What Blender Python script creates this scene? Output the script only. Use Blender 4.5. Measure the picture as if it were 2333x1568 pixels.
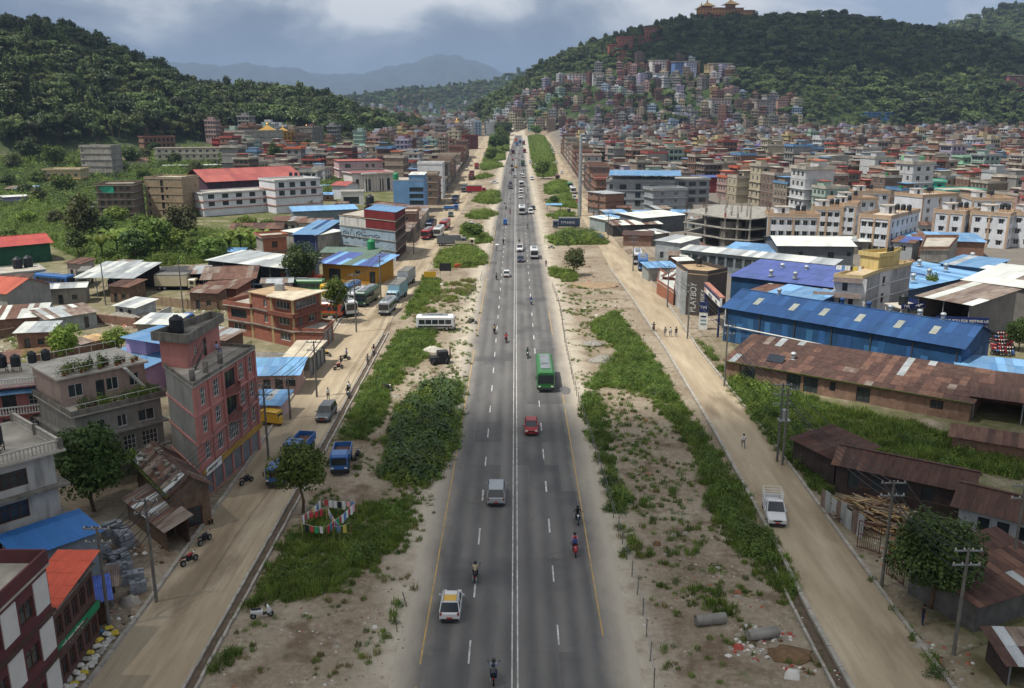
import bpy,bmesh,math,random
import numpy as np
from mathutils import Vector,Matrix,Euler
random.seed(7);np.random.seed(7)
SC=bpy.context.scene
for o in list(bpy.data.objects):bpy.data.objects.remove(o)
COL=SC.collection
R=math.radians
# --------- camera
CAM_H=38.0;FPX=2000.0;PITCH=math.atan(529/2000.0);VX=1174.0
cam_d=bpy.data.cameras.new('camera');cam=bpy.data.objects.new('camera',cam_d);COL.objects.link(cam)
cam_d.sensor_width=36.0;cam_d.lens=36.0*FPX/2333.0;cam_d.clip_start=0.5;cam_d.clip_end=40000
YAW=(VX-1166.5)/FPX
cam.location=(0,0,CAM_H);cam.rotation_euler=(math.pi/2-PITCH,0,YAW)
SC.camera=cam
# --------- sky, sun, exposure
SUNV=Vector((-0.40,-0.17,0.90)).normalized()
W=bpy.data.worlds.new('World');SC.world=W;W.use_nodes=True
SK=(10.4,16.1,19.2,5.8,15.3)
def build_sky():
 nt=W.node_tree;N=nt.nodes;L=nt.links;N.clear()
 out=N.new('ShaderNodeOutputWorld')
 sky=N.new('ShaderNodeTexSky');sky.sky_type='NISHITA';sky.sun_disc=False
 sky.sun_elevation=math.asin(SUNV.z);sky.sun_rotation=math.atan2(SUNV.x,SUNV.y)
 sky.air_density=1.3;sky.dust_density=1.5
 b1=N.new('ShaderNodeBackground');b1.inputs[1].default_value=0.12
 L.new(sky.outputs[0],b1.inputs[0])
 tc=N.new('ShaderNodeTexCoord')
 sep=N.new('ShaderNodeSeparateXYZ');L.new(tc.outputs['Generated'],sep.inputs[0])
 def math_(op,a,b=None,c=None):
  n=N.new('ShaderNodeMath');n.operation=op
  for i,v in enumerate((a,b,c)):
   if v is None:continue
   if isinstance(v,(int,float)):n.inputs[i].default_value=v
   else:L.new(v,n.inputs[i])
  return n.outputs[0]
 zc=math_('MAXIMUM',sep.outputs[2],0.0)
 cb=N.new('ShaderNodeCombineXYZ');L.new(math_('MULTIPLY',sep.outputs[0],5.0),cb.inputs[0]);L.new(math_('MULTIPLY',sep.outputs[1],5.0),cb.inputs[1]);L.new(math_('MULTIPLY',zc,9.5),cb.inputs[2])
 up=N.new('ShaderNodeCombineXYZ');L.new(sep.outputs[0],up.inputs[0]);L.new(sep.outputs[1],up.inputs[1]);L.new(math_('ADD',zc,0.35),up.inputs[2]);L.new(up.outputs[0],sky.inputs[0])
 def noise(scale,det,rough,vec,dist=0.0,w=None):
  n=N.new('ShaderNodeTexNoise');n.inputs['Scale'].default_value=scale
  n.inputs['Detail'].default_value=det;n.inputs['Roughness'].default_value=rough
  n.inputs['Distortion'].default_value=dist
  L.new(vec,n.inputs['Vector']);return n.outputs[0]
 def off(v):
  m=N.new('ShaderNodeVectorMath');m.operation='ADD';L.new(cb.outputs[0],m.inputs[0]);m.inputs[1].default_value=v
  return m.outputs[0]
 def ramp(v,pts):
  r=N.new('ShaderNodeValToRGB');L.new(v,r.inputs[0])
  e=r.color_ramp.elements
  e[0].position,e[0].color=pts[0][0],(*pts[0][1],1);e[1].position,e[1].color=pts[-1][0],(*pts[-1][1],1)
  for p,c in pts[1:-1]:
   x=e.new(p);x.color=(*c,1)
  return r.outputs[0]
 big=noise(0.45,2,0.5,off((SK[0],SK[1],0)))
 puff=noise(1.05,9,0.52,off((SK[2],SK[3],0)),0.25)
 # cover is thinner and brighter towards the east (right); a rain bank hangs over the valley head
 east=math_('MULTIPLY',math_('MAXIMUM',sep.outputs[0],-0.05),0.55)
 t=math_('ADD',math_('MULTIPLY',puff,1.25),math_('MULTIPLY',big,0.45))
 t=math_('SUBTRACT',math_('ADD',t,math_('MULTIPLY',east,1.35)),0.36)
 t=math_('ADD',t,math_('MULTIPLY',math_('MINIMUM',zc,0.15),3.9))
 # overhead one looks at the grey cloud bases
 t=math_('SUBTRACT',t,math_('MULTIPLY',math_('MINIMUM',math_('MAXIMUM',math_('SUBTRACT',zc,0.17),0.0),0.55),0.42))
 ccol=ramp(t,[(0.60,(0.135,0.172,0.238)),(0.76,(0.195,0.235,0.305)),(0.86,(0.34,0.38,0.44)),(0.93,(0.60,0.63,0.66)),(1.0,(0.86,0.86,0.86))])
 gap=noise(0.8,5,0.5,off((SK[4],5.1,0)),0.3)
 gap=math_('ADD',gap,math_('MULTIPLY',east,0.5))
 gapm=ramp(gap,[(0.60,(0,0,0)),(0.72,(1,1,1))])
 cover=math_('SUBTRACT',1.0,math_('MULTIPLY',gapm,0.8))
 b2=N.new('ShaderNodeBackground');b2.inputs[1].default_value=0.92;L.new(ccol,b2.inputs[0])
 mx=N.new('ShaderNodeMixShader');L.new(cover,mx.inputs[0]);L.new(b1.outputs[0],mx.inputs[1]);L.new(b2.outputs[0],mx.inputs[2])
 L.new(mx.outputs[0],out.inputs[0])
build_sky()
sun_d=bpy.data.lights.new('sun','SUN');sun_d.energy=5.0;sun_d.angle=R(0.8);sun_d.color=(1.0,0.95,0.87)
sun=bpy.data.objects.new('sun',sun_d);COL.objects.link(sun)
sun.rotation_euler=SUNV.to_track_quat('Z','Y').to_euler()
vs=SC.view_settings;vs.view_transform='Standard';vs.look='None';vs.gamma=1.0;vs.exposure=0.22;vs.use_curve_mapping=False
SC.render.engine='CYCLES'
SC.cycles.max_bounces=6;SC.cycles.diffuse_bounces=3;SC.cycles.glossy_bounces=2;SC.cycles.transmission_bounces=3
SC.cycles.transparent_max_bounces=6;SC.cycles.volume_bounces=0;SC.cycles.caustics_reflective=False;SC.cycles.caustics_refractive=False
# --------- terrain height
def lerp_table(tab,u):
 if u<=tab[0][0]:return tab[0][1:]
 for a,b in zip(tab,tab[1:]):
  if u<=b[0]:
   t=(u-a[0])/(b[0]-a[0]);return tuple(p+(q-p)*t for p,q in zip(a[1:],b[1:]))
 return tab[-1][1:]
def ridge_pt(u,v,d):
 az=math.atan((u-VX)/FPX/math.cos(PITCH)*1.0)
 return(math.sin(az)*d,math.cos(az)*d,CAM_H+(255-v)*d/(FPX*1.02))
 # ridge lines: (u, v of bare ground, distance, half width)
RIDGES=[]
def add_ridge(tab,n):
 u0,u1=tab[0][0],tab[-1][0]
 for i in range(n):
  u=u0+(u1-u0)*i/(n-1);v,d,w=lerp_table(tab,u)
  x,y,z=ridge_pt(u,v,d);RIDGES.append((x,y,z,w))
add_ridge([(-900,20,740,200),(-300,50,760,200),(0,88,780,200),(110,138,790,195),(215,196,800,190),(320,216,815,185),(420,230,825,180),(560,246,840,170),(640,260,860,150),(700,278,880,130),(860,287,930,90),(930,300,980,60)],90)
add_ridge([(1195,262,1150,40),(1230,222,1180,50),(1265,180,1200,75),(1300,150,1215,110),(1340,130,1230,150),(1400,112,1250,220),(1480,92,1270,300),(1560,75,1290,340),(1650,68,1300,350),(1750,74,1320,350),(1850,82,1340,350),(1950,96,1350,350),(2020,118,1360,340),(2100,148,1370,330),(2180,190,1370,290),(2260,230,1360,240),(2400,245,1350,200),(2600,262,1350,150)],130)
add_ridge([(1980,150,2500,500),(2080,112,2400,600),(2150,98,2350,650),(2250,84,2300,650),(2333,66,2300,650),(2600,40,2300,650),(3200,30,2300,600)],60)
add_ridge([(700,262,2300,260),(840,250,2400,300),(950,240,2500,340),(1000,222,2550,360),(1100,212,2600,380),(1230,182,2700,420),(1350,170,2800,420)],50)
RA=np.array(RIDGES)
def valley(y):
 t=np.maximum(np.asarray(y,float)-280.0,0.0)
 t=np.where(t>1200,1200+(t-1200)*0.25,t)
 return 0.019*t*t/(t+120.0)
def sstep(t):t=np.clip(t,0,1);return t*t*(3-2*t)
def floor_z(x,y):
# valley floor; the west side rises gently towards the foot of the hill
 return valley(y)+13.0*sstep((-np.asarray(x,float)-80)/130)*sstep((np.asarray(y,float)-370)/240)
def height(x,y):
 x=np.asarray(x,float);y=np.asarray(y,float)
 v=floor_z(x,y);best=np.zeros_like(v)
 for(rx,ry,rz,w)in RIDGES:
  t2=((x-rx)**2+(y-ry)**2)/(w*w)
  h=np.where(t2<1,(1-np.minimum(t2,1))**1.35*1.0,0)*max(rz-12,1.0)
  best=np.maximum(best,h)
 return v*(1-np.clip(best/60,0,1)*0.5)+best
_HX=np.arange(-1000,2700,10.0);_HY=np.arange(0,3300,10.0);_HG=None
def hq(x,y):
 global _HG
 if _HG is None:X,Y=np.meshgrid(_HX,_HY);_HG=height(X,Y)
 x=np.asarray(x,float);y=np.asarray(y,float)
 a=np.clip((x-_HX[0])/10,0,len(_HX)-1.01);b=np.clip((y-_HY[0])/10,0,len(_HY)-1.01);i=a.astype(int);j=b.astype(int);a=a-i;b=b-j
 return(_HG[j,i]*(1-a)+_HG[j,i+1]*a)*(1-b)+(_HG[j+1,i]*(1-a)+_HG[j+1,i+1]*a)*b
def hz(x,y):return float(hq(x,y))
CP,SP_=math.cos(PITCH),math.sin(PITCH)
def ray(u,v):
 a=(u-1166.5)/FPX;b=(v-784.0)/FPX
 d=Vector((a,CP-b*SP_,-SP_-b*CP))
 cy,sy=math.cos(YAW),math.sin(YAW)
 return Vector((d.x*cy-d.y*sy,d.x*sy+d.y*cy,d.z))
REG={'D':(0,0,1),'1':(0,0,.3418),'2':(740.5,170.9,.3418),'3':(1481,0,.3652),'4':(0,455.7,.3418),'5':(1481,398.7,.3652),'6':(0,939.8,.4007),'7':(740.5,626.6,.6005),'8':(1481,911.4,.4189)}
def uv(r,x,y):
 a,b,s=REG[r];return a+x*s,b+y*s
def at(r,x,y,z=0.0):
 """photo point -> world point lying z metres above the valley floor"""
 u,v=uv(r,x,y);d=ray(u,v);d=d/math.hypot(d.x,d.y)
 zz=floor_z(d.x*_TS,d.y*_TS)+z;g=CAM_H+d.z*_TS-zz
 k=int(np.argmax(g<0))
 if g[k]>=0:k=len(_TS)-1
 t=_TS[k]-(0 if k==0 else 2.0*(-g[k])/max(1e-6,g[k-1]-g[k])if g[k]<0 else 0)
 return Vector((d.x*t,d.y*t,CAM_H+d.z*t))
_TS=np.arange(30,2600,2.0)
def at_hill(r,x,y,dmax=3000):
 """photo point -> first hit of the terrain"""
 u,v=uv(r,x,y);d=ray(u,v);d=d/math.hypot(d.x,d.y)
 ts=np.arange(40,dmax,4.0)
 zz=hq(d.x*ts,d.y*ts);rz=CAM_H+d.z*ts
 k=np.argmax(rz<zz)
 if rz[k]>=zz[k]:return None
 t=ts[k];return Vector((d.x*t,d.y*t,float(zz[k])))
 # --------- materials
MATS={}
def srgb(h):
 if isinstance(h,str):
  h=h.lstrip('#');h=[int(h[i:i+2],16)/255 for i in(0,2,4)]
 return tuple(c/12.92 if c<=.04045 else((c+.055)/1.055)**2.4 for c in h)
def mat(name,col,rough=0.8,var=0.25,scale=0.6,col2=None,metal=0.0,stain=0.0,bump=0.0,bscale=20.0,objvar=0.0,corr=0.0,spec=0.3,detail=6,corr_axis=0):
 if name in MATS:return MATS[name]
 m=bpy.data.materials.new(name);m.use_nodes=True;MATS[name]=m
 nt=m.node_tree;N=nt.nodes;L=nt.links;bs=N['Principled BSDF']
 bs.inputs['Roughness'].default_value=rough;bs.inputs['Metallic'].default_value=metal
 bs.inputs['Specular IOR Level'].default_value=spec
 tc=N.new('ShaderNodeTexCoord');oi=N.new('ShaderNodeObjectInfo')
 add=N.new('ShaderNodeVectorMath');add.operation='ADD';L.new(tc.outputs['Object'],add.inputs[0])
 mulr=N.new('ShaderNodeMath');mulr.operation='MULTIPLY';L.new(oi.outputs['Random'],mulr.inputs[0]);mulr.inputs[1].default_value=37.0
 L.new(mulr.outputs[0],add.inputs[1])
 vec=add.outputs[0]
 n=N.new('ShaderNodeTexNoise');n.inputs['Scale'].default_value=scale;n.inputs['Detail'].default_value=detail;n.inputs['Roughness'].default_value=0.62
 L.new(vec,n.inputs['Vector'])
 c2=col2 if col2 else tuple(c*(1-var)for c in col)
 c1=col if col2 else tuple(min(1,c*(1+var*0.6))for c in col)
 r=N.new('ShaderNodeValToRGB');r.color_ramp.elements[0].position=0.34;r.color_ramp.elements[1].position=0.66
 r.color_ramp.elements[0].color=(*c2,1);r.color_ramp.elements[1].color=(*c1,1);L.new(n.outputs[0],r.inputs[0])
 cur=r.outputs[0]
 if stain>0:
  mp=N.new('ShaderNodeMapping');mp.inputs['Scale'].default_value=(1.6,1.6,0.22);L.new(vec,mp.inputs[0])
  s=N.new('ShaderNodeTexNoise');s.inputs['Scale'].default_value=1.1;s.inputs['Detail'].default_value=5;L.new(mp.outputs[0],s.inputs['Vector'])
  sr=N.new('ShaderNodeValToRGB');sr.color_ramp.elements[0].position=0.5;sr.color_ramp.elements[1].position=0.72;L.new(s.outputs[0],sr.inputs[0])
  f=N.new('ShaderNodeMath');f.operation='MULTIPLY';L.new(sr.outputs[0],f.inputs[0]);f.inputs[1].default_value=stain
  mx=N.new('ShaderNodeMix');mx.data_type='RGBA';L.new(f.outputs[0],mx.inputs['Factor']);L.new(cur,mx.inputs['A']);mx.inputs['B'].default_value=(0.045,0.045,0.042,1)
  cur=mx.outputs['Result']
 if objvar>0:
  hs=N.new('ShaderNodeHueSaturation');L.new(cur,hs.inputs['Color'])
  mr=N.new('ShaderNodeMapRange');L.new(oi.outputs['Random'],mr.inputs[0]);mr.inputs[3].default_value=1-objvar;mr.inputs[4].default_value=1+objvar
  L.new(mr.outputs[0],hs.inputs['Value'])
  h2=N.new('ShaderNodeMapRange');L.new(oi.outputs['Random'],h2.inputs[0]);h2.inputs[3].default_value=0.5-objvar*0.05;h2.inputs[4].default_value=0.5+objvar*0.05
  L.new(h2.outputs[0],hs.inputs['Hue'])
  cur=hs.outputs[0]
 L.new(cur,bs.inputs['Base Color'])
 if corr>0 or bump>0:
  b=N.new('ShaderNodeBump');b.inputs['Strength'].default_value=0.6
  if corr>0:
   w=N.new('ShaderNodeTexWave');w.wave_type='BANDS';w.bands_direction='XY Z'[0]if corr_axis==0 else 'Y'
   w.inputs['Scale'].default_value=corr;L.new(tc.outputs['Object'],w.inputs['Vector']);L.new(w.outputs[1],b.inputs['Height']);b.inputs['Distance'].default_value=0.05
  else:
   n2=N.new('ShaderNodeTexNoise');n2.inputs['Scale'].default_value=bscale;n2.inputs['Detail'].default_value=3;L.new(vec,n2.inputs['Vector']);L.new(n2.outputs[0],b.inputs['Height']);b.inputs['Distance'].default_value=bump
  L.new(b.outputs[0],bs.inputs['Normal'])
 return m
def leafmat(name,c1,c2,trans=0.25,objvar=0.25,scale=0.7):
 if name in MATS:return MATS[name]
 m=bpy.data.materials.new(name);m.use_nodes=True;MATS[name]=m
 nt=m.node_tree;N=nt.nodes;L=nt.links;bs=N['Principled BSDF'];bs.inputs['Roughness'].default_value=0.55
 bs.inputs['Specular IOR Level'].default_value=0.25
 tc=N.new('ShaderNodeNewGeometry');oi=N.new('ShaderNodeObjectInfo')
 n=N.new('ShaderNodeTexNoise');n.inputs['Scale'].default_value=scale;n.inputs['Detail'].default_value=4;L.new(tc.outputs['Position'],n.inputs['Vector'])
 r=N.new('ShaderNodeValToRGB');r.color_ramp.elements[0].position=0.35;r.color_ramp.elements[1].position=0.68
 r.color_ramp.elements[0].color=(*c1,1);r.color_ramp.elements[1].color=(*c2,1);L.new(n.outputs[0],r.inputs[0])
 hs=N.new('ShaderNodeHueSaturation');L.new(r.outputs[0],hs.inputs['Color'])
 mr=N.new('ShaderNodeMapRange');L.new(oi.outputs['Random'],mr.inputs[0]);mr.inputs[3].default_value=1-objvar;mr.inputs[4].default_value=1+objvar;L.new(mr.outputs[0],hs.inputs['Value'])
 h2=N.new('ShaderNodeMapRange');L.new(oi.outputs['Random'],h2.inputs[0]);h2.inputs[3].default_value=0.485;h2.inputs[4].default_value=0.515;L.new(h2.outputs[0],hs.inputs['Hue'])
 L.new(hs.outputs[0],bs.inputs['Base Color'])
 tr=N.new('ShaderNodeBsdfTranslucent');L.new(hs.outputs[0],tr.inputs[0])
 mx=N.new('ShaderNodeMixShader');mx.inputs[0].default_value=trans
 L.new(bs.outputs[0],mx.inputs[1]);L.new(tr.outputs[0],mx.inputs[2]);L.new(mx.outputs[0],N['Material Output'].inputs[0])
 return m
 # --------- mesh building
class MB:
 def __init__(s):s.v=[];s.f=[];s.m=[]
 def quad(s,a,b,c,d,m=0):
  i=len(s.v);s.v+=[tuple(a),tuple(b),tuple(c),tuple(d)];s.f.append((i,i+1,i+2,i+3));s.m.append(m);return s
 def poly(s,pts,m=0):
  i=len(s.v);s.v+=[tuple(p)for p in pts];s.f.append(tuple(range(i,i+len(pts))));s.m.append(m);return s
 def box(s,x0,y0,z0,x1,y1,z1,m=0,skip=''):
  i=len(s.v)
  s.v+=[(x0,y0,z0),(x1,y0,z0),(x1,y1,z0),(x0,y1,z0),(x0,y0,z1),(x1,y0,z1),(x1,y1,z1),(x0,y1,z1)]
  F={'b':(0,3,2,1),'t':(4,5,6,7),'f':(0,1,5,4),'r':(1,2,6,5),'k':(2,3,7,6),'l':(3,0,4,7)}
  for k,f in F.items():
   if k not in skip:s.f.append(tuple(i+q for q in f));s.m.append(m)
  return s
 def obox(s,c,h,M,m=0):
  i=len(s.v);c=Vector(c)
  for sx,sy,sz in((-1,-1,-1),(1,-1,-1),(1,1,-1),(-1,1,-1),(-1,-1,1),(1,-1,1),(1,1,1),(-1,1,1)):
   s.v.append(tuple(c+M@Vector((sx*h[0],sy*h[1],sz*h[2]))))
  for f in((0,3,2,1),(4,5,6,7),(0,1,5,4),(1,2,6,5),(2,3,7,6),(3,0,4,7)):s.f.append(tuple(i+q for q in f));s.m.append(m)
  return s
 def cyl(s,p0,p1,r0,r1=None,n=8,m=0,cap=True):
  r1=r0 if r1 is None else r1
  p0=Vector(p0);p1=Vector(p1);d=(p1-p0);q=d.to_track_quat('Z','Y')
  i=len(s.v)
  for p,r in((p0,r0),(p1,r1)):
   for k in range(n):
    a=2*math.pi*k/n;s.v.append(tuple(p+q@Vector((math.cos(a)*r,math.sin(a)*r,0))))
  for k in range(n):s.f.append((i+k,i+(k+1)%n,i+n+(k+1)%n,i+n+k));s.m.append(m)
  if cap:
   s.f.append(tuple(i+n+k for k in range(n)));s.m.append(m);s.f.append(tuple(i+n-1-k for k in range(n)));s.m.append(m)
  return s
 def tube(s,pts,r,n=5,m=0):
  for a,b in zip(pts,pts[1:]):s.cyl(a,b,r,r,n,m,False)
  return s
 def lathe(s,prof,n=12,m=0,c=(0,0,0)):
  i=len(s.v)
  for r,z in prof:
   for k in range(n):
    a=2*math.pi*k/n;s.v.append((c[0]+math.cos(a)*r,c[1]+math.sin(a)*r,c[2]+z))
  for j in range(len(prof)-1):
   for k in range(n):s.f.append((i+j*n+k,i+j*n+(k+1)%n,i+(j+1)*n+(k+1)%n,i+(j+1)*n+k));s.m.append(m)
  s.f.append(tuple(i+(len(prof)-1)*n+k for k in range(n)));s.m.append(m)
  return s
 def loft(s,rings,m=0,cap=True):
  n=len(rings[0]);i=len(s.v)
  for r in rings:s.v+=[tuple(p)for p in r]
  for j in range(len(rings)-1):
   for k in range(n):s.f.append((i+j*n+k,i+j*n+(k+1)%n,i+(j+1)*n+(k+1)%n,i+(j+1)*n+k));s.m.append(m)
  if cap:
   s.f.append(tuple(i+n-1-k for k in range(n)));s.m.append(m);b=i+(len(rings)-1)*n
   s.f.append(tuple(b+k for k in range(n)));s.m.append(m)
  return s
 def mesh(s,name,mats,smooth=False):
  me=bpy.data.meshes.new(name);me.from_pydata(s.v,[],s.f)
  for q in(mats if isinstance(mats,(list,tuple))else[mats]):me.materials.append(q)
  me.polygons.foreach_set('material_index',s.m)
  if smooth:me.polygons.foreach_set('use_smooth',[True]*len(s.f))
  me.update();return me
 def build(s,name,mats,parent=None,smooth=False):
  return obj(name,s.mesh(name,mats,smooth),parent)
KIDS={}
def obj(name,me,parent=None,loc=None,rz=0.0):
 o=bpy.data.objects.new(name,me);COL.objects.link(o)
 if parent is not None:o.parent=parent;KIDS.setdefault(parent,[]).append(o)
 if loc is not None:o.location=loc
 if rz:o.rotation_euler=(0,0,rz)
 return o
LABELS=set()
def tag(o,label,cat,group=None):
 if label in LABELS and not group:print('DUP LABEL',label)
 LABELS.add(label);o['label']=label;o['category']=cat
 if group:o['group']=group
 return o
def thing(name,label,cat,loc=(0,0,0),rz=0.0,group=None):
 o=bpy.data.objects.new(name,None);o.empty_display_size=0.3;COL.objects.link(o)
 o.location=loc;o.rotation_euler=(0,0,rz);return tag(o,label,cat,group)
def struct(o,kind='structure'):o['kind']=kind;return o
def copy_tree(src,parent=None):
 c=src.copy();COL.objects.link(c);c.parent=parent
 if parent is not None:KIDS.setdefault(parent,[]).append(c)
 for ch in KIDS.get(src,()):copy_tree(ch,c)
 return c
def family(o):
 out=[o]
 for ch in KIDS.get(o,()):out+=family(ch)
 return out
def setmat(o,m,slot=0):
 o.material_slots[slot].link='OBJECT';o.material_slots[slot].material=m
def recolor(o,frm,to):
 for ch in family(o):
  if ch.type!='MESH':continue
  for s in ch.material_slots:
   if s.material==frm:s.link='OBJECT';s.material=to
def np_mesh(name,V,F,mats,mi=None):
 """V (n,3), F (k,4) numpy arrays"""
 me=bpy.data.meshes.new(name);me.vertices.add(len(V));me.vertices.foreach_set('co',np.asarray(V,np.float32).ravel())
 k=F.shape[1];me.loops.add(F.size);me.loops.foreach_set('vertex_index',F.ravel().astype(np.int32))
 me.polygons.add(len(F));me.polygons.foreach_set('loop_start',np.arange(0,F.size,k,dtype=np.int32))
 for q in mats:me.materials.append(q)
 if mi is not None:me.polygons.foreach_set('material_index',np.asarray(mi,np.int32))
 me.update(calc_edges=True);return me
 # scatter: one "stuff" object that instances small prototypes on points
def scatter(name,protos,P,S,RZ,IDX,mats_holder=None):
 n=len(P);me=bpy.data.meshes.new(name);me.vertices.add(n);me.vertices.foreach_set('co',np.asarray(P,np.float32).ravel())
 for an,arr,ty in(('scl',S,'FLOAT'),('rz',RZ,'FLOAT'),('vid',IDX,'INT')):
  a=me.attributes.new(an,ty,'POINT');a.data.foreach_set('value',np.asarray(arr,np.float32 if ty=='FLOAT' else np.int32))
 o=obj(name,me)
 col=bpy.data.collections.new(name+'_forms')
 for i,p in enumerate(protos):
  po=bpy.data.objects.new('%s_form_%02d'%(name,i),p);col.objects.link(po)
 g=bpy.data.node_groups.new(name+'_nodes','GeometryNodeTree')
 g.interface.new_socket('Geometry',in_out='INPUT',socket_type='NodeSocketGeometry');g.interface.new_socket('Geometry',in_out='OUTPUT',socket_type='NodeSocketGeometry')
 N=g.nodes;L=g.links
 gi=N.new('NodeGroupInput');go=N.new('NodeGroupOutput');ip=N.new('GeometryNodeInstanceOnPoints')
 ci=N.new('GeometryNodeCollectionInfo');ci.inputs['Collection'].default_value=col;ci.inputs['Separate Children'].default_value=True;ci.inputs['Reset Children'].default_value=True
 def attr(nm,ty):
  q=N.new('GeometryNodeInputNamedAttribute');q.data_type=ty;q.inputs['Name'].default_value=nm;return q.outputs['Attribute']
 L.new(gi.outputs[0],ip.inputs['Points']);L.new(ci.outputs[0],ip.inputs['Instance']);ip.inputs['Pick Instance'].default_value=True
 L.new(attr('vid','INT'),ip.inputs['Instance Index']);L.new(attr('scl','FLOAT'),ip.inputs['Scale'])
 cx=N.new('ShaderNodeCombineXYZ');L.new(attr('rz','FLOAT'),cx.inputs[2]);L.new(cx.outputs[0],ip.inputs['Rotation'])
 L.new(ip.outputs[0],go.inputs[0])
 md=o.modifiers.new('scatter','NODES');md.node_group=g
 return struct(o,'stuff')
 # --------- ground
M_sand=None
def ground_material():
 m=bpy.data.materials.new('valley_ground');m.use_nodes=True;nt=m.node_tree;N=nt.nodes;L=nt.links;bs=N['Principled BSDF']
 bs.inputs['Roughness'].default_value=0.95;bs.inputs['Specular IOR Level'].default_value=0.1
 tc=N.new('ShaderNodeTexCoord');V=tc.outputs['Object']
 def noise(s,d=6,r=0.6):
  n=N.new('ShaderNodeTexNoise');n.inputs['Scale'].default_value=s;n.inputs['Detail'].default_value=d;n.inputs['Roughness'].default_value=r;L.new(V,n.inputs['Vector']);return n.outputs[0]
 def ramp(v,pts):
  r=N.new('ShaderNodeValToRGB');L.new(v,r.inputs[0]);e=r.color_ramp.elements
  e[0].position,e[0].color=pts[0][0],(*pts[0][1],1);e[1].position,e[1].color=pts[-1][0],(*pts[-1][1],1)
  for p,c in pts[1:-1]:e.new(p).color=(*c,1)
  return r.outputs[0]
 def mix(f,a,b):
  x=N.new('ShaderNodeMix');x.data_type='RGBA'
  for k,q in(('Factor',f),('A',a),('B',b)):
   if isinstance(q,tuple):x.inputs[k].default_value=(*q,1)
   else:L.new(q,x.inputs[k])
  return x.outputs['Result']
 a=ramp(noise(0.11),[(0.3,(0.145,0.108,0.073)),(0.48,(0.24,0.195,0.14)),(0.68,(0.345,0.30,0.23))])
 b=ramp(noise(1.7,8,0.7),[(0.35,(0.10,0.075,0.052)),(0.52,(0.25,0.21,0.16)),(0.68,(0.42,0.38,0.32))])
 c=mix(ramp(noise(0.5),[(0.35,(0.15,)*3),(0.65,(0.6,)*3)]),a,b)
 # damp brown earth patches, pebbles and scrap paper
 c=mix(ramp(noise(0.23,5),[(0.54,(0,0,0)),(0.64,(0.8,)*3)]),c,(0.12,0.085,0.057))
 vo=N.new('ShaderNodeTexVoronoi');vo.inputs['Scale'].default_value=3.2;L.new(V,vo.inputs['Vector'])
 peb=ramp(vo.outputs['Distance'],[(0.07,(1,1,1)),(0.12,(0,0,0))])
 pm=N.new('ShaderNodeMath');pm.operation='MULTIPLY';L.new(peb,pm.inputs[0]);L.new(ramp(noise(0.3,3),[(0.5,(0,0,0)),(0.62,(1,1,1))]),pm.inputs[1])
 c=mix(pm.outputs[0],c,(0.42,0.40,0.37))
 # thin weed film
 c=mix(ramp(noise(0.35,7,0.7),[(0.58,(0,0,0)),(0.68,(0.6,)*3)]),c,(0.06,0.085,0.025))
 # hills carry forest soil and grass (by slope and height of the land itself)
 sep=N.new('ShaderNodeSeparateXYZ');L.new(V,sep.inputs[0])
 tf=N.new('ShaderNodeAttribute');tf.attribute_name='turf';tw_=N.new('ShaderNodeAttribute');tw_.attribute_name='town';sh_=N.new('ShaderNodeAttribute');sh_.attribute_name='dust'
 def mul(a,b):
  q=N.new('ShaderNodeMath');q.operation='MULTIPLY';L.new(a,q.inputs[0]);L.new(b,q.inputs[1]);return q.outputs[0]
 c=mix(mul(tf.outputs['Fac'],ramp(noise(0.16,7,0.65),[(0.36,(0,0,0)),(0.5,(0.95,)*3)])),c,mix(ramp(noise(0.8,5),[(0.4,(0,0,0)),(0.6,(1,1,1))]),(0.065,0.085,0.026),(0.12,0.125,0.05)))
 c=mix(mul(tw_.outputs['Fac'],ramp(noise(0.2,5),[(0.3,(0.6,)*3),(0.6,(1,)*3)])),c,(0.15,0.138,0.122))
 c=mix(mul(sh_.outputs['Fac'],ramp(noise(0.35,7,0.7),[(0.33,(0.15,)*3),(0.55,(0.95,)*3)])),c,(0.43,0.385,0.31))
 at_=N.new('ShaderNodeAttribute');at_.attribute_name='hill'
 c=mix(at_.outputs['Fac'],c,mix(ramp(noise(0.03,6),[(0.4,(0,0,0)),(0.65,(1,1,1))]),(0.022,0.036,0.014),(0.05,0.075,0.025)))
 L.new(c,bs.inputs['Base Color'])
 bp=N.new('ShaderNodeBump');bp.inputs['Strength'].default_value=0.8;bp.inputs['Distance'].default_value=0.12;L.new(noise(2.4,8,0.7),bp.inputs['Height']);L.new(bp.outputs[0],bs.inputs['Normal'])
 return m
def axis(segs):
 out=[]
 for a,b,st in segs:out+=list(np.arange(a,b,st))
 return np.array(out+[segs[-1][1]])
GX=axis([(-9000,-2000,500),(-2000,-900,60),(-900,-60,10),(-60,-15,5),(-15,15,1.5),(15,60,5),(60,1100,10),(1100,2400,50),(2400,9000,500)])
GY=axis([(-600,30,45),(30,280,5),(280,1700,10),(1700,3600,40),(3600,15200,800)])
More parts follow.
